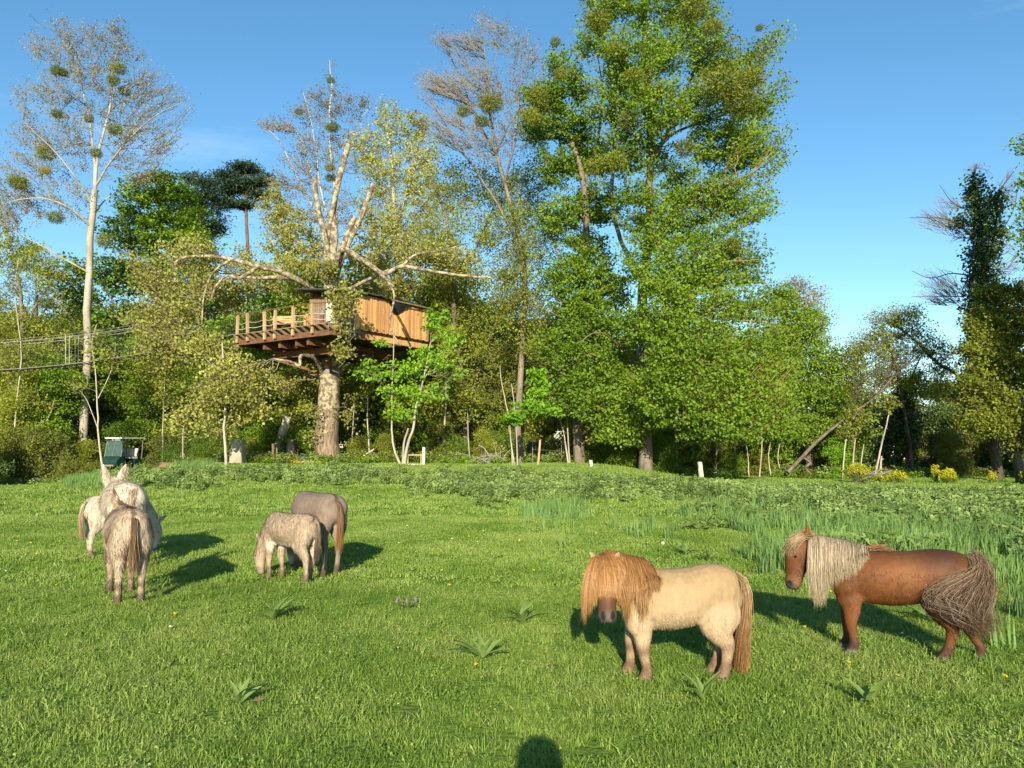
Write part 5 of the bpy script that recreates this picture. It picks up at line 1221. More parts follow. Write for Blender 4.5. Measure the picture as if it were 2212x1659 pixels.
# ------------------------------------------------------------------ rope bridge leaving to the left
def rope_bridge():
    a = th_world(-.1, 6.95, .40)
    T = thing('rope_bridge', 'cable footbridge with white hangers and net sides running left from the treehouse', 'bridge', a)
    o = np.array(a)
    end = P(-260, 800, 43)
    def cpt(t, dz, side, sag):
        e = np.array(end); e0 = np.array(a)
        p = e0 * (1 - t) + e * t + np.array([0, side, 0])
        p[2] = (e0[2] * (1 - t) + e[2] * t) + dz * (1.15 if t else 1) - sag * 4 * t * (1 - t)
        return p - o
    ts = np.linspace(0, 1, 60)
    H = 1.25
    for side in (-.45, .45):
        m = MB(); m.tube([cpt(t, H, side, .55) for t in ts], .012, 5); m.build('hand_cable', M['cable'], T)
        m = MB(); m.tube([cpt(t, 0, side, .75) for t in ts], .018, 5); m.build('deck_cable', M['cable'], T)
        m = MB(); m.tube([cpt(t, H * .94, side, .60) for t in ts], .008, 4); m.build('rope', M['rope'], T)
        m = MB()
        for t in np.linspace(0, 1, 110):
            p = cpt(t, 0, side, .75); q = cpt(t, H, side, .55); m.tube([p, q], .0025, 3, cap=False)
        for s in np.linspace(.2, .8, 4):
            m.tube([cpt(t, 0, side, .75) * (1 - s) + cpt(t, H, side, .55) * s for t in ts], .0025, 3, cap=False)
        m.build('netting', M['cable'], T, kind='stuff')
        for t in (.075, .095, .44, .45, .8):
            m = MB(); m.tube([cpt(t, H, side, .55), cpt(t - .004, 0, side, .75)], .010, 4); m.build('hanger', M['rope'], T)
    me = None
    for k, t in enumerate(np.linspace(.01, .99, 58)):
        p = cpt(t, .02, 0, .75)
        if me is None:
            m = MB(); m.box((0, 0, 0), (.2, .85, .022)); me = m.mesh('tread', M['deckwood'])
        q = obj('tread', me, T); q.location = p
rope_bridge()
def stay_cable():
    a = th_world(-.1, 2.59, 1.6); b = P(735, 800 - 2 * 0 , 40)
    c0 = P(500, 670, 40.4); c1 = P(706, 622, 40.5)
    T = obj('stay_cable', None)
    bpy.data.objects.remove(T)
    m = MB(); m.tube([c0, (c0 + c1) / 2 - Vector((0, 0, .15)), c1], .014, 4)
    tag(m.build('stay_cable', M['cable']), 'thin grey stay cable rising from the bridge end to the plane trunk', 'cable')
stay_cable()

# ------------------------------------------------------------------ scattered ground vegetation (instances inside one object each)
def blade_tuft(name, n, rad, h0, h1, w, lean, mat, broad=0):
    """n curved blades round one point"""
    a = rng.uniform(0, 2 * np.pi, n); r = rad * np.sqrt(rng.uniform(0, 1, n))
    b = np.stack([r * np.cos(a), r * np.sin(a), np.zeros(n)], 1)
    h = rng.uniform(h0, h1, n)[:, None]
    th = rng.uniform(0, 2 * np.pi, n); ln = np.abs(rng.normal(0, lean, n))[:, None]
    d = np.stack([np.cos(th), np.sin(th), np.zeros(n)], 1)
    ph = rng.uniform(0, 2 * np.pi, n); s = np.stack([np.cos(ph), np.sin(ph), np.zeros(n)], 1) * (w * rng.uniform(.7, 1.3, (n, 1)))
    up = np.array([0, 0, 1.0])
    p1 = b + up * h * .5 + d * h * ln * .3; p2 = b + up * h * (1 - .25 * np.minimum(ln, 1.5)) + d * h * ln
    v = np.stack([b - s * .5 - up * .01, b + s * .5 - up * .01, p1 + s * .42, p1 - s * .42, p2], 1).reshape(-1, 3)
    i = np.arange(n)[:, None] * 5
    return mesh_np(name, v, [i + np.array([[0, 1, 2, 3]]), i + np.array([[3, 2, 4]])], M[mat])

def leafy(name, n, rad, h, L, W, mat, gauss=.5, up=(0, -.2, .9)):
    a = rng.uniform(0, 2 * np.pi, n); r = rad * np.sqrt(rng.uniform(0, 1, n))
    c = np.stack([r * np.cos(a), r * np.sin(a), rng.uniform(.3, 1, n) * h], 1)
    return leaf_mesh(name, c, L, W, up, gauss, M[mat])

def nettle_mesh(name):
    c, ax = [], []
    for s in range(7):
        a = rng.uniform(0, 6.28); r = rng.uniform(0, .16); bx, by = r * math.cos(a), r * math.sin(a); H = rng.uniform(.18, .34)
        for k in range(5):
            z = H * (.35 + .65 * k / 4); l = .075 * (1 - .1 * k)
            for q in range(2 if k % 2 else 4):
                t = q * math.pi / (1 if k % 2 else 2) + k * math.pi / 2 + a
                c.append([bx + l * .6 * math.cos(t), by + l * .6 * math.sin(t), z - .01]); ax.append([math.cos(t), math.sin(t), -.3])
    return leaf_mesh(name, np.array(c), .10, .06, (0, -.7, .8), .5, M['nettle'], unit(np.array(ax)), .9)

def scatter(name, pts, protos, label=None, cat='grass', scl=(.8, 1.2), tilt=.1, rz=None, hidden=[]):
    """one object: a vertex cloud whose points carry the proto meshes"""
    n = len(pts)
    me = bpy.data.meshes.new(name)
    me.vertices.add(n); me.vertices.foreach_set('co', np.asarray(pts, np.float32).ravel())
    at = me.attributes.new('rot', 'FLOAT_VECTOR', 'POINT')
    at.data.foreach_set('vector', np.stack([rng.normal(0, tilt, n), rng.normal(0, tilt, n), rng.uniform(0, 6.28, n)], 1).astype(np.float32).ravel())
    at = me.attributes.new('scl', 'FLOAT', 'POINT')
    s = rng.uniform(scl[0], scl[1], n) if not hasattr(scl[0], '__len__') else scl[0] * rng.uniform(.8, 1.25, n)
    at.data.foreach_set('value', s.astype(np.float32))
    at = me.attributes.new('var', 'INT', 'POINT'); at.data.foreach_set('value', rng.integers(0, len(protos), n).astype(np.int32))
    o = obj(name, me, None, kind='stuff')
    if label: o['label'] = label; o['category'] = cat
    ng = bpy.data.node_groups.new(name + '_scatter', 'GeometryNodeTree')
    ng.interface.new_socket('Geometry', in_out='INPUT', socket_type='NodeSocketGeometry'); ng.interface.new_socket('Geometry', in_out='OUTPUT', socket_type='NodeSocketGeometry')
    N, L = ng.nodes, ng.links
    gi = N.new('NodeGroupInput'); go = N.new('NodeGroupOutput'); jn = N.new('GeometryNodeJoinGeometry')
    def attr(nm, ty):
        a = N.new('GeometryNodeInputNamedAttribute'); a.data_type = ty; a.inputs['Name'].default_value = nm; return a.outputs[0]
    ar, as_, av = attr('rot', 'FLOAT_VECTOR'), attr('scl', 'FLOAT'), attr('var', 'INT')
    for i, pm in enumerate(protos):
        po = bpy.data.objects.new(name + '_shape', pm)
        oi = N.new('GeometryNodeObjectInfo'); oi.inputs['Object'].default_value = po; oi.inputs['As Instance'].default_value = True
        cp = N.new('FunctionNodeCompare'); cp.data_type = 'INT'; cp.operation = 'EQUAL'
        ins = [s for s in cp.inputs if s.type == 'INT']; L.new(av, ins[0]); ins[1].default_value = i
        ip = N.new('GeometryNodeInstanceOnPoints')
        L.new(gi.outputs[0], ip.inputs['Points']); L.new(cp.outputs[0], ip.inputs['Selection']); L.new(oi.outputs['Geometry'], ip.inputs['Instance'])
        L.new(ar, ip.inputs['Rotation']); L.new(as_, ip.inputs['Scale']); L.new(ip.outputs[0], jn.inputs[0])
    L.new(jn.outputs[0], go.inputs[0])
    md = o.modifiers.new('scatter', 'NODES'); md.node_group = ng
    return o

def field(D0, D1, dens, extra=2.0):
    """random points on the meadow between two depths, seen width plus a margin"""
    area = (D1 - D0) * (1.36 * (D0 + D1) / 2 + 2 * extra)
    n = int(area * dens * 1.3)
    y = np.sqrt(rng.uniform(D0 ** 2, D1 ** 2, n)); w = .68 * y + extra
    x = rng.uniform(-1, 1, n) * (.68 * D1 + extra)
    k = np.abs(x) < w; x, y = x[k], y[k]
    return np.stack([x, y, terr(x, y)], 1)

def inpoly(pts, poly, jx=0, jy=0):
    px, py = proj(pts[:, 0], pts[:, 1], pts[:, 2])
    if jx: px = px + rng.normal(0, jx, len(px)); py = py + rng.normal(0, jy, len(px))
    r = np.zeros(len(px), bool); n = len(poly)
    for i in range(n):
        x1, y1 = poly[i]; x2, y2 = poly[(i + 1) % n]
        c = ((y1 > py) != (y2 > py)) & (px < (x2 - x1) * (py - y1) / (y2 - y1 + 1e-9) + x1)
        r ^= c
    return r

def vnoise(x, y, s, seed=0):
    return (np.sin(x * s + 1.7 * np.sin(y * s * .8 + seed)) + np.sin(y * s * 1.3 + 2.1 * np.sin(x * s * .7 + seed * 2) + 1) + .6 * np.sin((x + y) * s * 2.3 + seed)) / 2.6

NETTLE_POLYS = [[(905, 1034), (1000, 1028), (1240, 1034), (1500, 1052), (1700, 1066), (1860, 1070), (2300, 1078), (2300, 1150), (2100, 1140), (1900, 1120), (1720, 1105), (1560, 1075), (1400, 1072), (1200, 1082), (1050, 1090), (930, 1066), (880, 1070), (880, 1045)],
                [(250, 1026), (420, 1024), (560, 1026), (700, 1018), (780, 1016), (850, 1024), (870, 1034), (800, 1044), (640, 1040), (520, 1036), (420, 1056), (330, 1050), (240, 1030)],
                [(1560, 1075), (1720, 1100), (1900, 1115), (2300, 1140), (2300, 1230), (2180, 1200), (2050, 1165), (1850, 1150), (1700, 1130)]]
IRIS_POLYS = [([(1600, 1150), (1700, 1130), (1900, 1110), (2212, 1150), (2320, 1180), (2320, 1460), (2212, 1400), (2140, 1320), (2050, 1260), (1900, 1190), (1760, 1260), (1660, 1240), (1590, 1190)], 52),
              ([(1130, 1100), (1250, 1092), (1260, 1128), (1140, 1132)], 26), ([(1440, 1090), (1900, 1084), (2212, 1120), (2212, 1180), (1800, 1150), (1480, 1130)], 9), ([(148, 1028), (225, 1024), (228, 1048), (150, 1052)], 40),
              ([(370, 1008), (455, 1006), (455, 1020), (380, 1024)], 30), ([(1640, 1200), (1780, 1210), (1790, 1290), (1700, 1270)], 24), ([(1920, 1480), (2230, 1450), (2260, 1640), (2080, 1610), (1950, 1560)], 9), ([(2120, 1330), (2300, 1330), (2300, 1470), (2180, 1450)], 22), ([(1640, 1060), (1760, 1070), (1740, 1090), (1640, 1080)], 22),
              ([(1130, 1130), (1480, 1130), (1500, 1180), (1200, 1180)], 3)]

def meadow():
    t_near = [blade_tuft('tuft', 50, .095, .018, .048, .0042, 1.2, 'grass') for _ in range(4)] + [blade_tuft('tuft', 34, .08, .035, .085, .005, 1.2, 'grass')]
    t_clov = [leafy('clover', 26, .09, .04, .016, .014, 'grass', .8)]
    t_mid = [blade_tuft('tuft', 44, .14, .022, .055, .008, 1.0, 'grass') for _ in range(4)] + [leafy('clover', 24, .12, .045, .022, .018, 'grass', .8)]
    t_far = [blade_tuft('tuft', 38, .27, .03, .075, .018, .8, 'grass') for _ in range(4)]
    a = field(3.2, 9, 165)
    a[:, 2] += .004
    scatter('grass', a, t_near + t_clov, 'short grass of the meadow nearest the viewer', scl=(.75, 1.25), tilt=.07)
    b = field(9, 18, 75, 2.5)
    scatter('grass', b, t_mid, 'short meadow grass around and behind the ponies and donkeys', scl=(.8, 1.3))
    c = field(18, 43, 20, 3)
    c = c[~((c[:, 2] < -.2))]
    scatter('grass', c, t_far, 'meadow grass running back to the edge of the wood', scl=(.8, 1.3))
    # longer lush patches
    d = field(3.2, 14, 9); d = d[vnoise(d[:, 0], d[:, 1], .9, 3) > .35]
    scatter('long_grass', d, [blade_tuft('tuft', 26, .07, .06, .11, .005, .6, 'grass') for _ in range(3)], 'longer lush grass tufts scattered over the meadow', scl=(.7, 1.2))
    e = field(3.2, 10, 4); e = e[vnoise(e[:, 0], e[:, 1], 1.4, 7) > .55]
    scatter('dry_grass', e, [blade_tuft('tuft', 12, .06, .05, .11, .003, 1.1, 'straw') for _ in range(2)], 'dead straw coloured grass bits among the green', scl=(.7, 1.2))
    # forest floor weeds
    f = field(38, 56, 5, 4); f = f[(vnoise(f[:, 0], f[:, 1], .5, 2) > -.3) & ((f[:, 0] < 20) | (f[:, 1] > 40))]
    f[:, 2] = terr(f[:, 0], f[:, 1])
    scatter('ground_cover', f, [leafy('weed', 60, .35, .45, .10, .08, 'bramble', .8), leafy('weed', 60, .35, .3, .10, .08, 'maple', .8), leafy('weed', 50, .3, .5, .12, .07, 'nettle', .8)], 'low weeds and ivy on the floor of the wood', 'undergrowth', scl=(.7, 1.4))
    g = field(62, 78, 2.2, 3)
    g[:, 2] = 0
    scatter('field_crop', g[g[:, 0] > 8], [blade_tuft('tuft', 30, .5, .2, .35, .05, .4, 'nettle') for _ in range(2)], 'blue-green crop of the far field behind the right-hand gap', 'crop', scl=(.8, 1.3))
meadow()

def nettles():
    p = field(9, 40, 22, 4)
    k = np.zeros(len(p), bool)
    for poly in NETTLE_POLYS[:2]: k |= inpoly(p, poly, 10, 5)
    k2 = inpoly(p, NETTLE_POLYS[2], 20, 9) & (vnoise(p[:, 0], p[:, 1], .8, 5) > -.1)
    e = vnoise(p[:, 0], p[:, 1], 1.1, 4)
    k = (k & (e > -.55)) | k2
    q = p[k]
    scatter('nettles', q, [nettle_mesh('nettle') for _ in range(5)], 'dense bank of dark nettles between the meadow and the wood', 'nettles', scl=(.5, 1.15))
nettles()

def irises():
    out = []
    for poly, dens in IRIS_POLYS:
        p = field(4.5, 40, dens, 4); k = inpoly(p, poly, 12, 6) & (vnoise(p[:, 0], p[:, 1], 1.3, 9) > -.35); out.append(p[k])
    q = np.vstack(out)
    scatter('iris_leaves', q, [blade_tuft('iris', 14, .10, .22, .46, .016, .28, 'iris') for _ in range(4)], 'stands of upright sword-shaped iris leaves in the wetter grass', 'iris leaves', scl=(.7, 1.15), tilt=.06)
irises()

def dry_iris():
    out = []
    p = field(9, 30, 5, 3); k = inpoly(p, [(1480, 1090), (2250, 1130), (2250, 1300), (1900, 1250), (1500, 1190)]); q = p[k & (vnoise(p[:, 0], p[:, 1], 1.6, 1) > .1)]
    scatter('comfrey', q, [leafy('comfrey', 22, .20, .25, .20, .07, 'dock', .6, (0, -.3, .8)) for _ in range(3)], 'patches of broad-leaved weeds among the nettles and irises', 'weeds', scl=(.7, 1.2))
dry_iris()

def flowers():
    p = field(3.6, 24, 1.3); p = p[vnoise(p[:, 0], p[:, 1], .7, 12) > -.2]
    p[:, 2] += .055
    a = np.arange(5) * 2 * math.pi / 5
    c = np.stack([.008 * np.cos(a), .008 * np.sin(a), np.zeros(5)], 1)
    fm = leaf_mesh('buttercup', c, .016, .013, (0, -.6, .7), .2, M['petal'])
    scatter('buttercups', p, [fm], 'small yellow buttercups dotted over the grass', 'flowers', scl=(.8, 1.4), tilt=.3)
    p = field(4, 16, .35); p[:, 2] += .06
    fm = leaf_mesh('daisy', c, .016, .012, (0, -.5, .8), .3, M['white_petal'])
    scatter('daisies', p, [fm], 'few tiny white daisies in the grass', 'flowers', scl=(.7, 1.1), tilt=.3)
    # yellow patch at the plane's foot
    p = field(36, 40, 6, 3); p = p[inpoly(p, [(630, 1000), (690, 998), (690, 1010), (630, 1011)])]; p[:, 2] += .15
    scatter('yellow_flowers', p, [leafy('flower', 10, .1, .06, .05, .05, 'petal', .8)], 'patch of yellow flowers in front of the plane trunk', 'flowers')
flowers()

def spurge(label, px, D, w, h, n=160):
    p = G(px, D)
    T = thing('yellow_spurge', label, 'plant', p)
    ww = w / FPX * D; hh = h / FPX * D
    th = rng.uniform(0, 6.28, n); r = ww * np.sqrt(rng.uniform(0, 1, n))
    top = np.stack([r * np.cos(th), r * np.sin(th) * .5, hh * rng.uniform(.6, 1.05, n) * (1 - .3 * (r / ww) ** 2)], 1)
    pts = np.stack([top * [.5, .5, 0], top * [.8, .8, .55], top], 1)
    v, f = tube_np(pts, np.full((n, 3), .006), 3)
    obj('stems', mesh_np('stems', v, f, M['twig_olive']), T)
    c = np.repeat(top, 9, 0) * 1.0; c += rng.normal(0, .045, c.shape)
    obj('flower_heads', leaf_mesh('flower_heads', c, .07, .06, (0, -.4, .8), .6, M['yflower']), T)
    c = np.repeat(pts[:, 1], 7, 0); c += rng.normal(0, .07, c.shape)
    obj('leaves', leaf_mesh('leaves', c, .09, .035, (0, -.2, .8), .7, M['lime_deep']), T)
spurge('broad clump of bright yellow spurge in the open right of the pole trees', 2040, 33.5, 17, 30)
spurge('small upright yellow spurge at the left of the broad clump', 2012, 34, 8, 40, 50)
spurge('taller greenish yellow spurge in front of the pole trees', 1848, 34.5, 24, 42, 130)
spurge('low sprawling yellow spurge right of the pole trees', 1925, 34.5, 24, 26, 110)
spurge('tiny yellow spurge tuft left of the ivy-clad trunk', 2132, 34, 7, 26, 36)
spurge('yellow spurge clump cut by the right edge', 2206, 33.5, 12, 34, 60)
spurge('little yellow spurge beside the low dead brush', 1890, 34, 8, 22, 30)

# ---- dock plants: each leaf a part
def dock_leaf():
    n = 7; v = []; 
    for i in range(n):
        t = i / (n - 1); w = .20 * math.sin(math.pi * (t * .92 + .05)) ** .8 * (1 - .35 * t)
        x = t; z = .35 * t - .45 * t * t
        v += [[x, -w, z + .04], [x, 0, z], [x, w, z + .04]]
    f = []
    for i in range(n - 1):
        for j in range(2): f.append([i * 3 + j, i * 3 + j + 1, i * 3 + 3 + j + 1, i * 3 + 3 + j])
    return mesh_np('leaf', np.array(v) * [1, .75, 1], np.array(f), M['dock'], True)
DOCK = dock_leaf()
def dock(label, px, py, size, n=9, lean=None, cat='plant'):
    p = GP(px, py)
    T = thing('dock_plant', label, cat, p, rng.uniform(0, 6.28))
    for k in range(n):
        o = obj('leaf', DOCK, T); s = size * rng.uniform(.6, 1.1)
        o.scale = (s, s * rng.uniform(.8, 1.1), s); o.rotation_euler = (rng.normal(0, .25), -rng.uniform(.35, 1.15), k * 2.4 + rng.normal(0, .2)); o.location = (0, 0, .01)
dock('upright dock plant with long pointed leaves left of centre below the grazing foal', 590, 1345, .27, 11)
dock('dock plant with two tall pale leaves between foal and fawn pony', 1128, 1350, .30, 7)
dock('flat spreading dock plant in front of the fawn pony', 1042, 1428, .27, 10)
dock('dark clump of broad leaves behind the brown pony head', 1850, 1130, .42, 14)
dock('broad-leaved clump in the grass between ponies above the fawn croup', 1530, 1215, .24, 10)
dock('leafy dock under the tail of the brown pony', 2010, 1350, .3, 9)
dock('pair of small pointed leaves before the brown pony forelegs', 1778, 1372, .22, 4)
dock('low dock leaves in the near grass at lower left of centre', 515, 1580, .20, 6)
dock('small dock with curled leaf below the fawn pony hind legs', 1520, 1520, .2, 5)
dock('broad-leaved clump far out among irises near the right edge', 2120, 1175, .4, 12)
dock('dock leaves in the bottom right grass', 1880, 1600, .22, 6)
dock('single pale leaf lying beside the beige donkey', 345, 1294, .2, 2)
dock('thin dock right of the white leaf near the donkeys', 455, 1280, .2, 3)
dock('wide low clump left of the iris stand at mid distance', 920, 1075, .3, 8)
dock('broad leaves clump right behind the fawn pony mane', 1480, 1200, .24, 8)

def comfrey():
    p = GP(880, 1320)
    T = thing('comfrey_plant', 'small comfrey with pale purple bells left of the fawn pony', 'plant', p)
    for k in range(6):
        o = obj('leaf', DOCK, T); s = .15 * rng.uniform(.7, 1.1); o.scale = (s, s, s); o.rotation_euler = (0, -rng.uniform(.2, .8), k * 1.1)
    for k, (x, y) in enumerate(((-.08, 0), (.06, .02), (.0, -.04))):
        m = MB(); m.tube([[x * .3, y * .3, 0], [x, y, .13], [x * 1.2, y * 1.2, .12]], .003, 4); s = m.build('stem', M['twig_olive'], T)
        m = MB(); m.tube([[x * 1.2, y * 1.2, .13], [x * 1.3, y * 1.2, .11], [x * 1.35, y * 1.2, .085]], [.003, .008, .009], 7); m.build('flower', M['purple_petal'], s)
comfrey()
def dandelion():
    p = GP(1432, 1203)
    T = thing('dandelion_clock', 'white dandelion seed head on a bent stalk behind the fawn pony', 'dandelion', p)
    m = MB(); m.tube(catmull([[.06, 0, 0], [.04, 0, .1], [0, 0, .19]], 5), .003, 5); m.build('stalk', M['dock'], T)
    c = unit(rng.normal(0, 1, (120, 3))) * .022 + [0, 0, .2]
    obj('seed_head', leaf_mesh('seed_head', c, .012, .008, (0, 0, 0), 1, M['white_petal']), T)
dandelion()
def snail():
    p = GP(555, 1540)
    T = thing('brown_leaf', 'small curled dead brown leaf lying in the near grass at left', 'dead leaf', p)
    v = [[-.03, -.02, .03], [0, -.03, .045], [.03, -.02, .03], [.03, .02, .035], [0, .03, .05], [-.03, .02, .03], [0, 0, .03]]
    obj('blade', mesh_np('blade', v, np.array([[i, (i + 1) % 6, 6] for i in range(6)]), M['bark_pine']), T)
snail()
def brush():
    for lab, px, D, w in (('pile of dead pale sticks on top of the nettle bank', 1040, 34, .9), ('scrap of dead brush lying left of the low spurge', 1880, 33, .5)):
        p = G(px, D); T = thing('brush_pile', lab, 'brush pile', p)
        for k in range(9):
            a = rng.normal(0, .4); c = np.array([rng.normal(0, w * .4), rng.normal(0, .2), .35 + rng.uniform(0, .25)]); d = np.array([math.cos(a), math.sin(a), rng.normal(0, .25)]) * w * rng.uniform(.4, .9)
            m = MB(); m.tube(catmull([c - d, c + rng.normal(0, .06, 3), c + d], 3), .016, 5); m.build('stick', M['twig_pale'], T)
brush()

# ------------------------------------------------------------------ animals
COATK = [.84]   # overall reflectance of the coats listed below
def loft(pts, hw, hh, side=(0, 1, 0), n=16, m=4):
    """closed tube with elliptic rings; hw across `side`, hh along the other normal"""
    data = np.column_stack([np.array(pts, float), hw, hh])
    c = catmull(data, m)
    p, w, h = c[:, :3], np.maximum(c[:, 3], .004), np.maximum(c[:, 4], .004)
    t = np.gradient(p, axis=0); t = unit(t)
    s = np.array(side, float)
    if s.ndim == 1: s = np.repeat(s[None], len(p), 0)
    else: s = catmull(s, m)
    s = unit(s - (s * t).sum(1, keepdims=True) * t); u = np.cross(t, s)
    th = np.arange(n) * 2 * np.pi / n
    v = p[:, None] + s[:, None] * w[:, None, None] * np.cos(th)[None, :, None] + u[:, None] * h[:, None, None] * np.sin(th)[None, :, None]
    K = len(p); v = v.reshape(-1, 3)
    i = np.arange(K - 1)[:, None] * n; a = np.arange(n)[None]; b = (a + 1) % n
    f = np.stack([i + a, i + b, i + n + b, i + n + a], -1).reshape(-1, 4)
    v = np.vstack([v, p[:1], p[-1:]]); k0, k1 = K * n, K * n + 1
    c0 = np.array([[(j + 1) % n, j, k0] for j in range(n)]); c1 = np.array([[(K - 1) * n + j, (K - 1) * n + (j + 1) % n, k1] for j in range(n)])
    return v, f, np.vstack([c0, c1])

def fuse(parts, voxel, smooth=5):
    """union of closed lofts as one continuous skin"""
    V, Q, T, n = [], [], [], 0
    for v, q, t in parts:
        V.append(v); Q.append(q + n); T.append(t + n); n += len(v)
    me = mesh_np('tmp', np.vstack(V), [np.vstack(Q), np.vstack(T)])
    o = bpy.data.objects.new('tmp', me); COL.objects.link(o)
    md = o.modifiers.new('r', 'REMESH'); md.mode = 'VOXEL'; md.voxel_size = voxel; md.use_smooth_shade = True
    ms = o.modifiers.new('s', 'SMOOTH'); ms.factor = .5; ms.iterations = smooth
    dg = bpy.context.evaluated_depsgraph_get()
    out = bpy.data.meshes.new_from_object(o.evaluated_get(dg))
    bpy.data.objects.remove(o); bpy.data.meshes.remove(me)
    return out

def get_co(me):
    a = np.empty(len(me.vertices) * 3, np.float32); me.vertices.foreach_get('co', a); return a.reshape(-1, 3).astype(float)

def set_coat(me, col):
    at = me.color_attributes.new('coat', 'FLOAT_COLOR', 'POINT')
    col = np.asarray(col) * COATK[0]
    c = np.concatenate([np.clip(col, 0, 1), np.ones((len(col), 1))], 1).astype(np.float32)
    at.data.foreach_set('color', c.ravel())

def mixc(a, b, t):
    t = np.clip(t, 0, 1)[:, None]
    return np.array(a) * (1 - t) + np.array(b) * t

def fur(body, colf, n, L, W, flow=(-.5, 0, -1), lift=.35, droop=None, seed=0):
    """short hairs: one thin triangle each, lying along the flow of the coat"""
    me = body
    me.calc_loop_triangles()
    tri = np.empty(len(me.loop_triangles) * 3, np.int32); me.loop_triangles.foreach_get('vertices', tri); tri = tri.reshape(-1, 3)
    co = get_co(me); A, B, C = co[tri[:, 0]], co[tri[:, 1]], co[tri[:, 2]]
    nr = np.cross(B - A, C - A); ar = np.linalg.norm(nr, axis=1); nr = unit(nr)
    k = rng.choice(len(tri), n, p=ar / ar.sum())
    r1 = np.sqrt(rng.uniform(0, 1, (n, 1))); r2 = rng.uniform(0, 1, (n, 1))
    p = A[k] * (1 - r1) + B[k] * r1 * (1 - r2) + C[k] * r1 * r2; nn = nr[k]
    fl = np.array(flow, float) + rng.normal(0, .22, (n, 3))
    fl = fl + .35 * np.stack([np.sin(p[:, 2] * 19 + p[:, 0] * 9), 0 * p[:, 0], np.sin(p[:, 0] * 23 + p[:, 1] * 11)], 1)
    fl = unit(fl - (fl * nn).sum(1, keepdims=True) * nn)
    d = unit(fl + nn * (lift * rng.uniform(.4, 1.6, (n, 1)) * (1 + .35 * np.sin(p[:, :1] * 62 + 3 * np.sin(p[:, 2:] * 17)) * np.sin(p[:, 1:2] * 66 + p[:, 2:] * 21))))
    l = L(p) if callable(L) else np.full(n, L)
    l = (l * rng.uniform(.5, 1.3, n))[:, None]
    s = unit(np.cross(d, nn)) * W * rng.uniform(.7, 1.3, (n, 1))
    b = p - nn * .002
    v = np.stack([b - s * 1.2, b + s * 1.2, b + d * l + np.array([0, 0, -.1]) * l], 1).reshape(-1, 3)
    i = np.arange(n)[:, None] * 3
    m = mesh_np('fur', v, i + np.array([[0, 1, 2]]), M['hair'])
    cz = 1 + .10 * np.sin(p[:, :1] * 62 + 3 * np.sin(p[:, 2:] * 17)) * np.sin(p[:, 1:2] * 66 + p[:, 2:] * 21 + 2 * np.sin(p[:, :1] * 15))
    set_coat(m, np.repeat(colf(p) * (cz if callable(L) and W > .002 else 1 + (cz - 1) * .25), 3, 0) * np.repeat(rng.uniform(.84, 1.16, (n, 1)), 3, 0))
    return m

def hair(guides, n, W, color, bvh=None, jitter=.02, K=7, clump=.5, off=.012, tipcol=None, spread_end=.03, nclump=90, lenvar=.25):
    """long hair: ribbons interpolated between guide curves (G,k,3), kept outside the body"""
    gs = np.array([catmull(g, 4) for g in guides]); G = len(gs)
    t = np.linspace(0, gs.shape[1] - 1, K); i0 = np.minimum(t.astype(int), gs.shape[1] - 2); fr = (t - i0)[None, :, None]
    gs = gs[:, i0] * (1 - fr) + gs[:, i0 + 1] * fr
    u = rng.uniform(0, G - 1, n); uc = rng.uniform(0, G - 1, nclump)
    def at(u):
        j = np.minimum(u.astype(int), G - 2); f = (u - j)[:, None, None]; return gs[j] * (1 - f) + gs[j + 1] * f
    P0 = at(u)
    near = np.argmin(np.abs(u[:, None] - uc[None]), 1)
    co = rng.normal(0, 1, (nclump, 1, 3)) * spread_end; ct = at(uc) + co * np.linspace(0, 1, K)[None, :, None]
    tt = np.linspace(0, 1, K)[None, :, None]
    cl = clump * tt
    p = P0 * (1 - cl) + ct[near] * cl
    # length variation: resample each strand to a fraction of its length
    lv = 1 - rng.uniform(0, lenvar, n)
    tq = np.linspace(0, 1, K)[None] * lv[:, None] * (K - 1); j0 = np.minimum(tq.astype(int), K - 2); fq = (tq - j0)[..., None]; kk = np.arange(n)[:, None]
    p = p[kk, j0] * (1 - fq) + p[kk, j0 + 1] * fq
    wob = rng.normal(0, 1, (n, 1, 3)) * jitter * (.35 + tt) + rng.normal(0, 1, (n, 1, 3)) * jitter * .4 * np.sin(tt * rng.uniform(4, 9, (n, 1, 1)) + rng.uniform(0, 6, (n, 1, 1)))
    p = p + wob
    if bvh is not None:
        layer = rng.uniform(.3, 1.6, n)
        for a in range(n):
            for b in range(K):
                q = Vector(p[a, b]); r = bvh.find_nearest(q, .5)
                if r[0] is None: continue
                dd = (q - r[0]).dot(r[1]); need = off * layer[a]
                if dd < need: p[a, b] = r[0] + r[1] * need
    tan = unit(np.gradient(p, axis=1)); s = unit(np.cross(tan, rng.normal(0, .6, (n, 1, 3)) + np.array([0, 1, .3])))
    prof = np.array([.6] + [1.0] * (K - 4) + [.85, .55, .12])[None, :, None]
    s = s * (W * rng.uniform(.6, 1.4, (n, 1, 1))) * prof
    v = np.stack([p - s, p + s], 2).reshape(-1, 3)
    i = (np.arange(n)[:, None] * K + np.arange(K - 1)[None]).reshape(-1, 1) * 2
    m = mesh_np('hair', v, i + np.array([[0, 1, 3, 2]]), M['hair'], True)
    c0 = np.array(color); tip = np.array(tipcol if tipcol is not None else color)
    cc = c0 * (1 - tt) + tip * tt
    cc = cc * rng.uniform(.75, 1.2, (n, 1, 1))
    set_coat(m, np.repeat(cc.reshape(-1, 3), 2, 0))
    return m

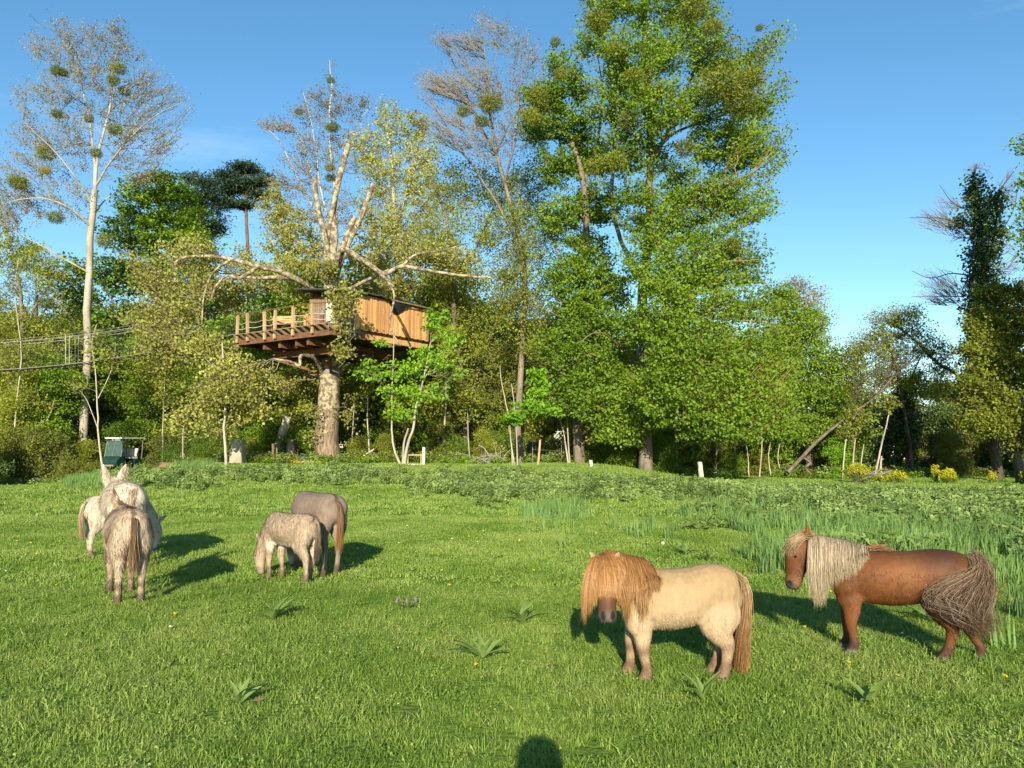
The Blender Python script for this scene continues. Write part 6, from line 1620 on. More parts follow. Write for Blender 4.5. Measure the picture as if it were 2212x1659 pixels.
def eye(T, p, r):
    m = MB()
    a = []
    for k in range(6):
        ph = math.pi * k / 5; a.append((math.cos(ph) * r, max(math.sin(ph) * r, .0005)))
    m.tube([[p[0], p[1] + x, p[2]] for x, _ in a], [q for _, q in a], 10)
    return m.build('eye', M['eye'], T, True)

def leg_hind(x, y, s=1.0, dx=0, z=.78, w=1.0, knee=.56, hock=.38):
    """joint path hip > stifle > hock > fetlock > hoof; x,y at the hip, dx shifts the foot"""
    P_ = [(x + .01, y * .6, z + .03), (x + .015, y * .85, z * .5 + knee * .5 + .03), (x + .02, y, knee), (x - .012 + dx * .15, y, knee * .45 + hock * .55), (x - .062 + dx * .4, y, hock), (x - .058 + dx * .75, y, hock * .55), (x - .05 + dx * .95, y, .105), (x - .028 + dx, y, .05), (x - .008 + dx, y, .0)]
    hw = np.array([.10, .11, .092, .062, .040, .031, .037, .038, .046]) * w; hh = np.array([.13, .165, .145, .088, .056, .038, .042, .046, .057]) * w
    return loft(np.array(P_) * s, hw * s, hh * s, (0, 1, 0), 12)

def leg_fore(x, y, s=1.0, dx=0, z=.70, w=1.0, kn=.31):
    P_ = [(x, y * .7, z), (x + .005, y, z * .80), (x + dx * .3, y, z * .66), (x + .012 + dx * .6, y, kn), (x + .005 + dx * .8, y, kn * .62), (x + dx * .92, y, .10), (x + .014 + dx, y, .05), (x + .030 + dx, y, 0)]
    hw = np.array([.085, .075, .056, .042, .030, .035, .037, .046]) * w; hh = np.array([.12, .105, .075, .048, .035, .039, .045, .056]) * w
    return loft(np.array(P_) * s, hw * s, hh * s, (0, 1, 0), 12)

def ear(base, tip, hw, out, th=.012):
    b, t = np.array(base, float), np.array(tip, float)
    return loft([b, b * .7 + t * .3, b * .4 + t * .6, b * .15 + t * .85, t], [hw * .6, hw, hw * .95, hw * .6, hw * .12], [th, th, th * .9, th * .8, th * .5], out, 12, 3)

# ---- donkeys. local x towards the head, y to its left
def donkey(name, label, cat, loc, heading, H, coatc, pose, fur_n=15000, fur_L=.035, belly=True, wool=1.0, group=None, tail_sw=0.0, muddy=.30, fat=1.0, turn=0.0, dxs=(0, 0, 0, 0), stripe=True, legw=1.0, earpose=None, tailw=1.0):
    s = H; tailw *= .62
    S = lambda a: (np.array(a, float) * s)
    parts = []
    tx = [(-.56, .80), (-.52, .79), (-.43, .795), (-.28, .775), (-.08, .750), (.12, .752), (.28, .77), (.38, .765), (.45, .76), (.50, .75)]
    hw = np.array([.05, .125, .178, .198, .215, .205, .170, .135, .09, .04]) * fat; hh = np.array([.06, .14, .195, .215, .235, .235, .225, .185, .13, .06])
    parts.append(loft(S([(x, 0, z) for x, z in tx]), hw * s, hh * s, (0, 1, 0), 20))
    for y, d in ((.105, dxs[0]), (-.105, dxs[1])): parts.append(leg_hind(-.39, y, s, d, w=legw))
    for y, d in ((.10, dxs[2]), (-.10, dxs[3])): parts.append(leg_fore(.30, y, s, d, w=legw))
    ct, st = math.cos(turn), math.sin(turn)
    def tr(p):   # turn neck and head about the chest
        x, y, z = p; x0 = x - .34; return (.34 + x0 * ct - y * st, x0 * st + y * ct, z)
    if pose == 'up':
        nk = [(.28, 0, .80), (.40, 0, .86), (.50, 0, .95), (.58, 0, 1.03), (.62, 0, 1.06)]; nw = [.12, .095, .075, .070, .05]; nh = [.20, .165, .13, .11, .08]
        hd = [(.56, 0, 1.08), (.62, 0, 1.065), (.70, 0, 1.01), (.78, 0, .945), (.86, 0, .88), (.90, 0, .845), (.92, 0, .825)]
        e0 = (.575, .055, 1.13); e1 = (.545, .135, 1.36); mz = (.90, 0, .85); ey = (.67, .078, 1.06)
    elif pose == 'low':
        nk = [(.28, 0, .78), (.42, 0, .76), (.54, 0, .68), (.64, 0, .58), (.67, 0, .54)]; nw = [.12, .095, .075, .068, .05]; nh = [.21, .16, .13, .11, .08]
        hd = [(.63, 0, .62), (.67, 0, .56), (.71, 0, .47), (.725, 0, .36), (.73, 0, .25), (.725, 0, .20), (.72, 0, .17)]
        e0 = (.62, .055, .64); e1 = (.50, .16, .80); mz = (.73, 0, .22); ey = (.72, .078, .47)
    elif pose == 'level':
        nk = [(.28, 0, .78), (.42, 0, .80), (.54, 0, .82), (.64, 0, .84), (.68, 0, .84)]; nw = [.13, .105, .085, .075, .05]; nh = [.21, .17, .14, .12, .08]
        hd = [(.62, 0, .90), (.68, 0, .86), (.75, 0, .79), (.80, 0, .70), (.84, 0, .61), (.86, 0, .57), (.87, 0, .54)]
        e0 = (.62, .05, .94); e1 = (.585, .135, 1.19); mz = (.86, 0, .58); ey = (.73, .078, .82)
    else:  # grazing
        nk = [(.28, 0, .76), (.42, 0, .68), (.53, 0, .55), (.60, 0, .42), (.61, 0, .36)]; nw = [.12, .095, .078, .070, .05]; nh = [.21, .165, .13, .11, .08]
        hd = [(.58, 0, .46), (.61, 0, .40), (.635, 0, .31), (.63, 0, .20), (.615, 0, .11), (.60, 0, .06), (.59, 0, .03)]
        e0 = (.59, .055, .48); e1 = (.60, .12, .68); mz = (.61, 0, .08); ey = (.64, .078, .32)
    if earpose: e1 = earpose
    sy = (-st, ct, 0)
    parts.append(loft(S([tr(p) for p in nk]), np.array(nw) * s, np.array(nh) * s, [(0, 1, 0)] + [sy] * (len(nk) - 1), 14))
    parts.append(loft(S([tr(p) for p in hd]), np.array([.05, .078, .086, .066, .055, .052, .030]) * s, np.array([.055, .095, .108, .085, .068, .060, .034]) * s, sy, 14))
    for q in (1, -1):
        parts.append(ear(S(tr((e0[0], e0[1] * q, e0[2]))), S(tr((e1[0], e1[1] * q, e1[2]))), .047 * s, sy if pose in ('up', 'level') else (1, 0, 0), .016 * s))
    me = fuse(parts, .0145, 4)
    me.name = 'body'
    c0, cb, cl, cs = coatc['base'], coatc.get('belly', coatc['base']), coatc.get('leg', (.12, .075, .045)), coatc.get('stripe', (.06, .04, .03))
    mzw = S(tr(mz)); 
    def colf(p):
        q = p / s
        c = np.repeat(np.array(c0, float)[None], len(p), 0)
        patch = .5 + .5 * np.sin(q[:, 0] * 9 + 2 * np.sin(q[:, 2] * 7)) * np.sin(q[:, 2] * 11 + q[:, 1] * 8)
        c = c * (1 + .16 * (patch[:, None] - .5))
        if belly:
            t = sst((.60 - q[:, 2]) / .05) * sst((q[:, 2] - .44) / .05) * (np.abs(q[:, 0] - .05) < .38)
            c = mixc(0, 1, t) * 0 + c * (1 - t[:, None] * .85) + np.array(cb) * t[:, None] * .85
        inner = sst((.10 - np.abs(q[:, 1])) / .04) * sst((.72 - q[:, 2]) / .1) * (np.abs(q[:, 0]) > .28) * (q[:, 0] < .46)
        c = c * (1 - .55 * inner[:, None]) + np.array(cb) * .55 * inner[:, None]
        if stripe:
            t = sst((.026 - np.abs(q[:, 1])) / .012) * sst((q[:, 2] - .86) / .04) * (q[:, 0] < .42)
            c = c * (1 - t[:, None] * .8) + np.array(cs) * t[:, None] * .8
        t = sst((muddy - q[:, 2]) / .16) * (1 if pose == 'up' else (q[:, 0] < .5 if pose == 'graze' else 1))
        t = np.maximum(t * (.72 + .28 * np.sin(q[:, 2] * 50 + q[:, 0] * 20)), sst((.17 - q[:, 2]) / .06) * (q[:, 0] < .5))
        c = c * (1 - t[:, None] * .85) + np.array(cl) * t[:, None] * .85
        d = np.linalg.norm(p - mzw, axis=1) / s
        t = sst((.13 - d) / .06); c = c * (1 - t[:, None] * .7) + np.array(coatc.get('muzzle', (.55, .48, .40))) * t[:, None] * .7
        t = sst((.035 - q[:, 2]) / .01) * ((d > .2)); c = c * (1 - t[:, None]) + np.array((.05, .04, .03)) * t[:, None]
        # dark ear rims
        for k in (1, -1):
            et = S(tr((e1[0], e1[1] * k, e1[2]))); t = sst((.13 - np.linalg.norm(p - et, axis=1) / s) / .06) * (.35 + .65 * (np.abs(np.abs(q[:, 1]) - abs(et[1] / s)) > .018)); c = c * (1 - t[:, None] * .8) + np.array(cs) * t[:, None] * .8
        return c
    set_coat(me, colf(get_co(me))); me.materials.clear(); me.materials.append(M['coat'])
    T = thing(name, label, cat, loc, heading, group)
    body = obj('body', me, T)
    fm = fur(me, colf, fur_n, lambda p: fur_L * wool * (.6 + .5 * (p[:, 2] / s > .35)) * np.where(p[:, 2] / s > .35, 1, .8), .0026, flow=(-.35, 0, -1), lift=.28)
    obj('fur', fm, T)
    for q in (1, -1): eye(T, S(tr((ey[0], ey[1] * q, ey[2]))), .014 * s)
    bvh = BVHTree.FromPolygons([v.co[:] for v in me.vertices], [p.vertices[:] for p in me.polygons])
    # tail: dock and switch
    g = []
    for k in range(5):
        y = (k - 2) * .014 * tailw; w = (k - 2) * .024 * tailw
        g.append(S([(-.555, y, .90), (-.60, y * 1.1, .82), (-.615 + .02 * k * 0, y + tail_sw * .3, .66), (-.60, w + tail_sw * .7, .48), (-.585, w * 1.4 + tail_sw, .30)]))
    tm = hair(g, 900, .0020, coatc.get('tail0', c0), bvh, .010, tipcol=coatc.get('tail', cs), clump=.3, spread_end=.02, off=.01)
    obj('tail', tm, T)
    # upright mane along the crest
    cr = [tr((nk[i][0] - .0 - (nh[i] * .55 if pose == 'up' else nh[i] * -.1), 0, nk[i][2] + nh[i] * (.70 if pose == 'up' else .85))) for i in range(len(nk))]
    g = [S([(x, 0, z - .02), (x - .01, .012, z + .03), (x - .02, .03, z + .065)]) for x, y, z in cr]
    g = [S([cr[i], (cr[i][0] - .01, cr[i][1] + .015, cr[i][2] + .04), (cr[i][0] - .02, cr[i][1] + .04, cr[i][2] + .075)]) for i in range(len(cr))]
    mm = hair(g, 420, .0030, coatc.get('mane', cs), None, .012, K=5, clump=.2, tipcol=coatc.get('mane', cs))
    obj('mane', mm, T)
    return T

def at_ground(px, D):
    return G(px, D)

# leftmost pale foal, mostly hidden
CREAM = dict(base=(.62, .52, .40), belly=(.72, .66, .56), leg=(.15, .09, .05), stripe=(.36, .27, .18), mane=(.58, .48, .36), tail=(.34, .22, .12), tail0=(.55, .44, .32), muzzle=(.6, .55, .5))
WHITE = dict(base=(.72, .63, .50), belly=(.78, .72, .62), leg=(.20, .13, .08), stripe=(.46, .34, .22), mane=(.70, .62, .50), tail=(.5, .4, .3), tail0=(.66, .57, .45))
BEIGE = dict(muzzle=(.45, .38, .3), base=(.52, .40, .285), belly=(.62, .52, .38), leg=(.09, .055, .035), stripe=(.13, .08, .05), mane=(.24, .16, .10), tail=(.34, .22, .12), tail0=(.20, .13, .08))
TAUPE = dict(base=(.22, .165, .12), belly=(.48, .40, .32), leg=(.075, .045, .03), stripe=(.05, .032, .024), mane=(.07, .045, .035), tail=(.34, .17, .07), tail0=(.14, .09, .06))
FOAL = dict(muzzle=(.20, .14, .10), base=(.40, .305, .21), belly=(.74, .66, .52), leg=(.11, .07, .045), stripe=(.10, .06, .04), mane=(.09, .055, .04), tail=(.09, .07, .055), tail0=(.34, .25, .17))

donkey('donkey', 'pale cream donkey furthest left, rump toward us and front hidden behind the white one', 'donkey', G(270, 11.7), R(52), .90, CREAM, 'graze', 16000, .05, group='donkeys grazing at the left', legw=.95, dxs=(.03, -.05, 0, 0), earpose=(.74, .16, .62))
donkey('donkey', 'shaggy white donkey standing behind the beige one, both ears showing over its back', 'donkey', G(275, 10.5), R(124), 1.15, WHITE, 'level', 24000, .07, group='donkeys grazing at the left', fat=1.10, turn=.12, stripe=False, muddy=.25)
donkey('donkey', 'beige shaggy donkey in front with its tail to us and two ears upright', 'donkey', G(286, 8.25), R(123), .97, BEIGE, 'level', 26000, .06, group='donkeys grazing at the left', fat=1.02, turn=-.10, dxs=(.02, -.03, .1, 0), muddy=.36, legw=1.1, tailw=.9)
donkey('donkey', 'large taupe donkey seen from behind beyond the grazing foal', 'donkey', G(688, 10.1), R(131), 1.05, TAUPE, 'graze', 16000, .02, group='donkeys grazing in the middle', fat=1.12, dxs=(0, .08, 0, 0), muddy=.2, tailw=.8)
donkey('donkey_foal', 'woolly light brown foal with white belly grazing in profile', 'donkey foal', G(632, 9.45), R(147), .815, FOAL, 'graze', 22000, .038, group='donkeys grazing in the middle', fat=1.0, muddy=.30, legw=1.1, dxs=(-.06, .10, .0, -.06), stripe=True, tailw=.7)

# ---- ponies
COATK[0] = .46
def pony_body(s, parts, hind, fore, tors, legw=1.0):
    tx, hw, hh = tors
    parts.append(loft(np.array([(x, 0, z) for x, z in tx]) * s, np.array(hw) * s, np.array(hh) * s, (0, 1, 0), 22))
    for (y, d) in hind: parts.append(leg_hind(-.385, y, s, d, z=.68, w=legw, knee=.47, hock=.30))
    for (y, d) in fore: parts.append(leg_fore(.33, y, s, d, z=.62, w=legw, kn=.27))

def bvh_of(me):
    return BVHTree.FromPolygons([v.co[:] for v in me.vertices], [p.vertices[:] for p in me.polygons])

def fawn_pony():
    s = .80
    T = thing('pony', 'round fawn pony facing us with a heavy ginger forelock over its eyes', 'pony', G(1449, 5.62), R(180), 'miniature ponies on the right')
    parts = []
    tors = ([(-.60, .76), (-.56, .745), (-.46, .755), (-.32, .76), (-.15, .715), (.0, .69), (.16, .685), (.30, .71), (.42, .73), (.50, .72), (.55, .70)],
            [.05, .13, .20, .225, .245, .255, .245, .215, .18, .12, .05], [.06, .15, .215, .235, .250, .262, .262, .25, .235, .17, .08])
    pony_body(s, parts, [(.115, .03), (-.105, .05)], [(.12, -.06), (-.11, .06)], tors, 1.22)
    nk = [(.34, 0, .80), (.46, .02, .87), (.56, .07, .93), (.62, .12, .95), (.635, .16, .93)]
    sd = [(0, 1, 0), (-.2, 1, 0), (-.7, .7, 0), (-1, .1, 0), (-1, .0, 0)]
    parts.append(loft(np.array(nk) * s, np.array([.17, .145, .125, .105, .07]) * s, np.array([.25, .20, .17, .145, .09]) * s, sd, 16))
    hd = [(.63, .10, 1.00), (.635, .16, .965), (.64, .24, .88), (.645, .30, .77), (.645, .335, .66), (.645, .345, .60), (.645, .345, .56)]
    parts.append(loft(np.array(hd) * s, np.array([.06, .115, .125, .092, .080, .083, .05]) * s, np.array([.06, .11, .12, .095, .078, .072, .045]) * s, (1, 0, 0), 16))
    for q in (1, -1):
        parts.append(ear(np.array((.635 + q * .075, .13, 1.04)) * s, np.array((.635 + q * .14, .135, 1.125)) * s, .036 * s, (.8, .4, 0), .016 * s))
    me = fuse(parts, .0135, 4); me.name = 'body'
    base, pale, leg, ging = np.array((.62, .43, .225)), np.array((.80, .60, .385)), np.array((.24, .10, .038)), np.array((.52, .24, .075))
    mz = np.array((.645, .36, .59)) * s
    def colf(p):
        q = p / s
        t = sst((.80 - q[:, 2]) / .30) * (q[:, 0] < .5)
        c = base * (1 - t[:, None] * .85) + pale * t[:, None] * .85
        k = .5 + .5 * np.sin(q[:, 0] * 10 + 1.5) * np.sin(q[:, 2] * 9 + 1)
        c = c * (1 + .12 * (k[:, None] - .5))
        t = sst((.40 - q[:, 2]) / .16); lk = .7 + .3 * np.sin(q[:, 2] * 40 + q[:, 0] * 10)
        c = c * (1 - t[:, None] * .8 * lk[:, None]) + leg * (t * .8 * lk)[:, None]
        t = sst((.16 - q[:, 2]) / .08); c = c * (1 - t[:, None] * .6) + np.array((.22, .12, .07)) * t[:, None] * .6
        t = sst((.035 - q[:, 2]) / .01); c = c * (1 - t[:, None]) + np.array((.42, .32, .22)) * t[:, None]
        f = (q[:, 1] > .16) & (q[:, 0] > .45); t = np.where(f, 1., 0.)
        fc = mixc((.42, .19, .07), (.17, .075, .04), sst((.86 - q[:, 2]) / .16))
        c = c * (1 - t[:, None]) + fc * t[:, None]
        d = np.linalg.norm(p - mz, axis=1) / s
        t = sst((.10 - d) / .04); c = c * (1 - t[:, None]) + np.array((.20, .16, .145)) * t[:, None]
        for q_ in (1, -1):
            nz = np.array((.645 + q_ * .045, .415, .62)) * s; dn = np.linalg.norm((p - nz) * [1.3, 1, .7], axis=1) / s
            t = sst((.038 - dn) / .01); c = c * (1 - t[:, None]) + np.array((.035, .028, .026)) * t[:, None]
        return c
    set_coat(me, colf(get_co(me))); me.materials.clear(); me.materials.append(M['coat']); obj('body', me, T)
    obj('fur', fur(me, colf, 24000, lambda p: np.where(p[:, 2] / s < .2, .022, np.where(p[:, 2] / s < .6, .022, .011)), .0018, lift=.33), T)
    bvh = bvh_of(me)
    for q in (1, -1): eye(T, np.array((.64 + q * .115, .30, .87)) * s, .016 * s)
    # forelock: parted on the poll, fans down over the face
    G_ = []
    for a in np.linspace(-1, 1, 11):
        x = .64 + a * .05
        G_.append(np.array([(x, .09, 1.07), (.64 + a * .12, .20, 1.06), (.64 + a * .175, .33 - abs(a) * .09, .94), (.64 + a * .20, .39 - abs(a) * .13, .80), (.64 + a * .205, .40 - abs(a) * .15, .80 - abs(a) ** 2 * .18), (.64 + a * .20, .39 - abs(a) * .15, .77 - abs(a) ** 2.2 * .29)]) * s)
    obj('forelock', hair(G_, 3600, .0013, ging * 1.0, bvh, .007, clump=.4, tipcol=(.66, .36, .13), spread_end=.018, nclump=180, off=.014, lenvar=.3), T)
    # mane over the near side and the off side of the neck
    G_ = []
    for t in np.linspace(0, 1, 9):
        cx, cz = (.62) * (1 - t) + .21 * t, 1.08 * (1 - t) ** 1 + .955 * t + .02 * math.sin(t * 3)
        L = .32 * (1 - t) ** .7 + .10
        if abs(t - .62) < .07: L += .26
        G_.append(np.array([(cx, -.01, cz), (cx - .01, .10, cz + .02), (cx - .03, .22, cz - .08 - L * .1), (cx - .03, .27, cz - L * .45), (cx - .04, .29, cz - L * .8), (cx - .035, .29, cz - L)]) * s)
    obj('mane', hair(G_, 3600, .0013, ging * 1.05, bvh, .009, clump=.5, tipcol=(.62, .34, .12), spread_end=.03, nclump=138, off=.013, lenvar=.4), T)
    G2 = [g * [1, -.8, 1] for g in G_]
    obj('mane', hair(G2, 500, .0027, ging, bvh, .009, clump=.4, spread_end=.03, off=.012), T)
    # full tail to the ground
    G_ = []
    for k in range(7):
        a = (k - 3) / 3.
        G_.append(np.array([(-.56, a * .03, .90), (-.61, a * .08, .84), (-.625, a * .13, .66), (-.60 + .02 * a, a * .13, .42), (-.58, a * .13, .22), (-.57, a * .11, .05)]) * s)
    obj('tail', hair(G_, 3600, .0013, (.55, .36, .18), bvh, .014, clump=.35, tipcol=(.50, .24, .08), spread_end=.03, nclump=150, off=.01), T)
fawn_pony()

def xstr(v, s, k=1.11):
    v = np.array(v, float); x = v[..., 0] / s
    v[..., 0] = np.sign(x) * (np.minimum(np.abs(x), .5) * k + np.maximum(np.abs(x) - .5, 0)) * s
    return v

def brown_pony():
    s = .84
    A = np.array(G(1852, 6.3)); B = np.array(G(2080, 6.02))
    mid = (A + B) / 2; hd_ = math.atan2(A[1] - B[1], A[0] - B[0])
    mid[0] -= .20
    T = thing('pony', 'chestnut brown pony with flaxen mane and windblown tail in profile at the right', 'pony', (mid[0], mid[1], float(terr(mid[0], mid[1]))), hd_, 'miniature ponies on the right')
    parts = []
    tors = ([(-.62, .78), (-.57, .775), (-.48, .785), (-.34, .770), (-.16, .722), (.02, .700), (.18, .705), (.32, .725), (.43, .74), (.51, .73), (.56, .71)],
            [.05, .12, .175, .20, .215, .22, .205, .18, .15, .10, .05], [.06, .14, .190, .222, .240, .250, .245, .235, .215, .16, .07])
    pony_body(s, parts, [(.10, .06), (-.10, -.24)], [(.10, -.02), (-.10, .03)], tors, 1.02)
    for q in (1, -1):
        parts.append(loft(np.array([(.30, .09 * q, .88), (.33, .125 * q, .76), (.36, .13 * q, .62), (.33, .12 * q, .52)]) * s, np.array([.04, .065, .07, .04]) * s, np.array([.06, .11, .12, .07]) * s, (0, 1, 0), 12))
        parts.append(loft(np.array([(-.40, .08 * q, .90), (-.43, .12 * q, .78), (-.41, .125 * q, .64), (-.37, .12 * q, .52)]) * s, np.array([.05, .085, .09, .06]) * s, np.array([.09, .16, .17, .11]) * s, (0, 1, 0), 12))
    nk = [(.36, 0, .80), (.48, .01, .87), (.60, .02, .92), (.68, .03, .93), (.70, .03, .92)]
    parts.append(loft(np.array(nk) * s, np.array([.14, .115, .095, .082, .06]) * s, np.array([.23, .18, .15, .125, .08]) * s, (0, 1, 0), 16))
    hd = [(.68, .03, .99), (.715, .035, .955), (.765, .05, .86), (.79, .06, .74), (.81, .065, .63), (.82, .065, .585), (.825, .065, .55)]
    parts.append(loft(np.array(hd) * s, np.array([.05, .088, .098, .072, .060, .060, .035]) * s, np.array([.06, .105, .125, .10, .078, .070, .04]) * s, (-.25, 1, 0), 16))
    for q in (1, -1):
        parts.append(ear(np.array((.672, .035 + q * .075, 1.03)) * s, np.array((.668, .035 + q * .125, 1.165)) * s, .036 * s, (1, .25, 0), .016 * s))
    parts = [(xstr(v_, s), q_, t_) for v_, q_, t_ in parts]
    me = fuse(parts, .0135, 4); me.name = 'body'
    base, dark, leg = np.array((.27, .095, .028)), np.array((.065, .030, .018)), np.array((.22, .075, .024))
    mz = np.array((.835 + .055, .065, .575)) * s
    def colf(p):
        q = p / s; X_ = q[:, 0]; q = q.copy(); q[:, 0] = np.sign(X_) * np.where(np.abs(X_) < .555, np.abs(X_) / 1.11, np.abs(X_) - .055)
        k = .5 + .5 * np.sin(q[:, 0] * 8 + 2) * np.sin(q[:, 2] * 10 + q[:, 0] * 4)
        k2 = np.sin(q[:, 0] * 31 + 3 * np.sin(q[:, 2] * 17)) * np.sin(q[:, 2] * 27 + 2 * np.sin(q[:, 0] * 13))
        c = base * (1 + .5 * (k[:, None] - .5) + .13 * k2[:, None] * (q[:, 2] < .85)[:, None])
        t = np.exp(-(((q[:, 0] + .36) / .20) ** 2 + ((q[:, 2] - .97) / .12) ** 2)); c = c * (1 - t[:, None] * .85) + dark * t[:, None] * .85  # dark sheen painted over the croup
        t = np.exp(-(((q[:, 0] + .12) / .07) ** 2 + ((q[:, 2] - .8) / .14) ** 2)) * .5; c = c * (1 - t[:, None]) + np.array((.38, .17, .06)) * t[:, None]
        t = .45 * sst((q[:, 2] - .80) / .14) * (q[:, 0] < .45); c = c * (1 - t[:, None]) + np.array((.13, .055, .025)) * t[:, None]  # darker back: coat tone with muscle shading painted in
        t = sst((.5 - q[:, 2]) / .3); c = c * (1 - .5 * t[:, None]) + leg * .5 * t[:, None]
        t = sst((.17 - q[:, 2]) / .06); c = c * (1 - .7 * t[:, None]) + np.array((.07, .04, .03)) * .7 * t[:, None]
        t = sst((.045 - q[:, 2]) / .01); c = c * (1 - t[:, None]) + np.array((.30, .28, .26)) * t[:, None]
        d = np.linalg.norm(p - mz, axis=1) / s
        t = sst((.16 - d) / .07); c = c * (1 - .5 * t[:, None]) + np.array((.42, .24, .12)) * .5 * t[:, None]
        t = sst((.095 - d) / .035); c = c * (1 - t[:, None]) + np.array((.11, .085, .085)) * t[:, None]
        nz = np.array((.84 + .055, .115, .625)) * s; dn = np.linalg.norm(p - nz, axis=1) / s
        t = sst((.03 - dn) / .01); c = c * (1 - t[:, None]) + np.array((.02, .016, .016)) * t[:, None]
        return c
    set_coat(me, colf(get_co(me))); me.materials.clear(); me.materials.append(M['coat']); obj('body', me, T)
    obj('fur', fur(me, colf, 24000, lambda p: np.where(p[:, 2] / s < .2, .02, np.where(p[:, 2] / s < .80, .020, .011)), .0018, lift=.33), T)
    bvh = bvh_of(me)
    for q in (1, -1): eye(T, np.array((.785 + .055, .05 + q * .080, .875)) * s, .022 * s)
    flax, flax2 = (.76, .60, .42), (.52, .36, .20)
    G_ = []
    for t in np.linspace(0, 1, 9):
        cx, cz = .66 * (1 - t) + .20 * t, 1.065 * (1 - t) + .985 * t
        L = .47 * (1 - t) ** .7 + .08 + (.14 if .05 < t < .3 else 0)
        G_.append(np.array([(cx, -.01, cz), (cx - .005, .08, cz + .005), (cx - .005, .17, cz - .10), (cx + .0, .20, cz - L * .5), (cx - .005, .21, cz - L * .8), (cx - .01, .21, cz - L)]) * s)
    G_ = [xstr(g, s) for g in G_]
    obj('mane', hair(G_, 3800, .0013, flax, bvh, .007, clump=.55, tipcol=(.70, .55, .34), spread_end=.022, nclump=180, off=.012, lenvar=.3), T)
    obj('mane', hair([g * [1, -.8, 1] for g in G_], 400, .0027, flax2, bvh, .008, clump=.4, off=.012), T)
    G_ = []
    for a in np.linspace(-1, 1, 9):
        G_.append(np.array([(.61 + .04 * abs(a), .035 + a * .05, 1.05), (.69, .045 + a * .10, 1.09), (.785, .055 + a * .13, 1.02), (.83 - abs(a) * .02, .06 + a * .115, .955 + .02 * abs(a)), (.85 - abs(a) * .05, .06 + a * .11, .88 + .05 * abs(a))]) * s)
    G_ = [xstr(g, s) for g in G_]
    obj('forelock', hair(G_, 2600, .0013, (.48, .30, .15), bvh, .014, clump=.35, tipcol=(.56, .40, .22), spread_end=.03, off=.02), T)
    G_ = [np.array([(.24 - k * .04, .02, .975), (.16 - k * .04, .04, .985 - k * .005), (.05 - k * .05, .05, .97)]) * s for k in range(3)]
    G_ = [xstr(g, s) for g in G_]
    obj('mane', hair(G_, 120, .003, (.30, .15, .07), bvh, .008, K=7, clump=.3), T)
    # windblown tail: rises off the dock, sweeps forward over the hind legs and streams back at the bottom
    G_ = []
    for k in range(9):
        a = (k - 4) / 4.; f = .5 + .5 * a
        G_.append(np.array([(-.60, .02 + a * .02, .93), (-.655, .07, .92 - .02 * f), (-.665 + .06 * f, .16 + .02 * a, .78), (-.59 + .30 * f - .10 * (1 - f), .24, .66 - .02 * a), (-.46 + .20 * f - .16 * (1 - f), .27, .55), (-.47 - .02 * f - .10 * (1 - f), .27, .46 + .03 * a), (-.60 - .04 * (1 - f), .22, .38 + .04 * a), (-.74 + .06 * f, .17, .38 + .10 * a)]) * s)
    G_ = [xstr(g, s) for g in G_]
    obj('tail', hair(G_, 3600, .0014, (.46, .31, .185), bvh, .030, K=11, clump=.6, tipcol=(.13, .075, .04), spread_end=.045, nclump=138, off=.012, lenvar=.55), T)
    G_ = []
    for k in range(5):
        a = (k - 2) / 2.
        G_.append(np.array([(-.60, .02 + a * .02, .93), (-.65, .04, .90), (-.665, .05 + a * .05, .72), (-.68, .08 + a * .05, .52), (-.66, .10 + a * .05, .36)]) * s)
    G_ = [xstr(g, s) for g in G_]
    obj('tail', hair(G_, 1300, .0014, (.50, .38, .28), bvh, .014, clump=.4, tipcol=(.20, .14, .10), spread_end=.03), T)
brown_pony()

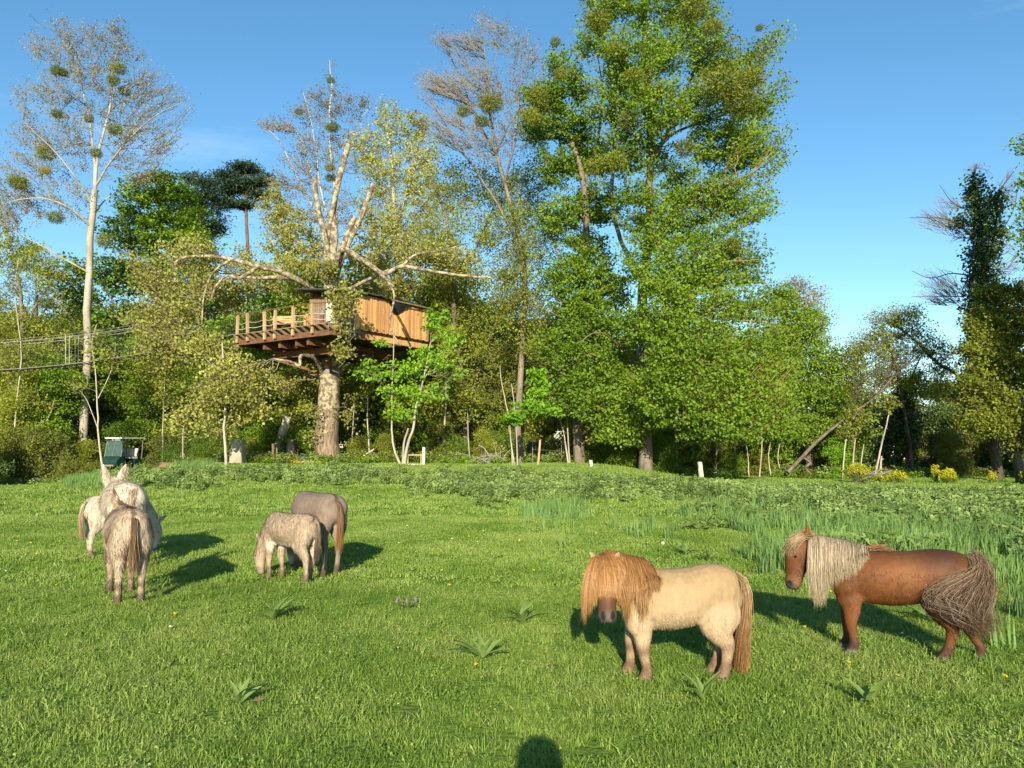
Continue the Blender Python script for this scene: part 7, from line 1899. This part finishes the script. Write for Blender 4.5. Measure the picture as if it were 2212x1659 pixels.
# ---- the person taking the picture, behind the viewpoint: their shadow falls on the grass at the bottom
def photographer():
    T = thing('person', 'person in dark jacket holding up a phone, only their head shadow in view', 'person', (.02, -.47, 0), R(90))
    H = 1.0
    parts = []
    parts.append(loft([(0, 0, .86), (0, 0, .95), (.01, 0, 1.08), (0, 0, 1.25), (-.01, 0, 1.40), (-.01, 0, 1.48)], [.15, .175, .155, .175, .19, .10], [.11, .12, .11, .125, .11, .07], (0, 1, 0), 18))
    for q in (1, -1):
        parts.append(loft([(0, .09 * q, .93), (0, .095 * q, .75), (.01, .095 * q, .50), (0, .095 * q, .30), (-.01, .095 * q, .09), (.0, .095 * q, .04)], [.085, .08, .058, .055, .04, .04], [.095, .085, .062, .06, .045, .04], (0, 1, 0), 12))
        parts.append(loft([(-.06, .095 * q, .045), (.02, .095 * q, .05), (.12, .10 * q, .035), (.19, .105 * q, .025)], [.04, .045, .048, .03], [.04, .045, .03, .02], (0, 1, 0), 12))
        parts.append(loft([(-.01, .17 * q, 1.42), (.0, .21 * q, 1.36), (.03, .25 * q, 1.22), (.07, .25 * q, 1.14), (.16, .19 * q, 1.24), (.26, .12 * q, 1.38), (.31, .085 * q, 1.46)], [.055, .055, .047, .043, .038, .030, .027], [.055, .055, .047, .043, .038, .032, .027], (1, 0, 0), 12))
        parts.append(loft([(.31, .085 * q, 1.45), (.33, .08 * q, 1.49), (.345, .075 * q, 1.53), (.355, .07 * q, 1.55)], [.024, .040, .042, .03], [.02, .016, .015, .012], (.6, .8 * q, 0), 10))
        for k, (L, dz) in enumerate(((.060, .0), (.072, .014), (.068, .028), (.055, .042))):
            b = np.array((.35, .078 * q, 1.515 + dz * .9))
            parts.append(loft([b, b + [.018, -.012 * q, .004], b + [.030, -.030 * q, .004], b + [.030, -(.030 + L * .35) * q, .0]], [.0085, .0085, .008, .007], [.0085, .0085, .008, .007], (0, 0, 1), 8))
        b = np.array((.33, .07 * q, 1.50)); parts.append(loft([b, b + [.010, -.018 * q, .015], b + [.018, -.035 * q, .032], b + [.020, -.042 * q, .045]], [.012, .011, .010, .008], [.012, .011, .010, .008], (1, 0, 0), 8))
    parts.append(loft([(-.005, 0, 1.44), (.0, 0, 1.50), (.01, 0, 1.56)], [.058, .052, .055], [.058, .052, .058], (0, 1, 0), 12))
    parts.append(loft([(.03, 0, 1.50), (.03, 0, 1.54), (.02, 0, 1.60), (.01, 0, 1.67), (.005, 0, 1.72), (.0, 0, 1.755)], [.03, .055, .072, .078, .066, .03], [.03, .07, .092, .098, .085, .04], (0, 1, 0), 16))
    parts.append(loft([(.10, 0, 1.645), (.118, 0, 1.62), (.125, 0, 1.60), (.10, 0, 1.59)], [.010, .013, .016, .010], [.01, .012, .014, .01], (0, 1, 0), 8))
    for q in (1, -1): parts.append(loft([(.0, .076 * q, 1.60), (.0, .085 * q, 1.63), (.0, .082 * q, 1.66)], [.012, .018, .010], [.008, .01, .006], (1, 0, 0), 8))
    me = fuse(parts, .0115, 2); me.name = 'body'
    me.materials.clear()
    for k in ('skin', 'jacket', 'jeans', 'tyre', 'hairp'): me.materials.append(M[k])
    co = get_co(me)
    for p in me.polygons:
        c = co[list(p.vertices)].mean(0); i = 0
        r = math.hypot(c[0], c[1])
        if c[2] < .09: i = 3
        elif c[2] < .92: i = 2
        elif c[2] < 1.47 and c[0] < .30: i = 1
        elif c[2] > 1.46 and c[0] > .2: i = 0
        p.material_index = i
    obj('body', me, T)
    # hair: full, a little wild
    parts = [loft([(-.03, 0, 1.50), (-.045, 0, 1.56), (-.045, 0, 1.63), (-.03, 0, 1.70), (-.01, 0, 1.765), (.0, 0, 1.80)], [.06, .11, .125, .125, .10, .04], [.03, .07, .09, .10, .095, .04], (0, 1, 0), 16)]
    hm = fuse(parts, .012, 2); hm.name = 'hair'; hm.materials.clear(); hm.materials.append(M['hairp']); obj('hair', hm, T)
    for q in (1, -1): eye(T, (.098, .03 * q, 1.648), .011)
    m = MB(); m.box((.105, 0, 1.568), (.01, .045, .008)); m.build('mouth', M['redmetal'], T)
    ph = thing('phone', 'dark phone held up in both hands by the person at the viewpoint', 'phone', (.02, -.085, 1.60), R(90))
    m = MB(); m.box((0, 0, 0), (.009, .15, .072)); m.build('body', M['tyre'], ph)
    m = MB(); m.box((-.0055, 0, 0), (.0016, .135, .064)); m.build('screen', M['glass'], ph)
photographer()
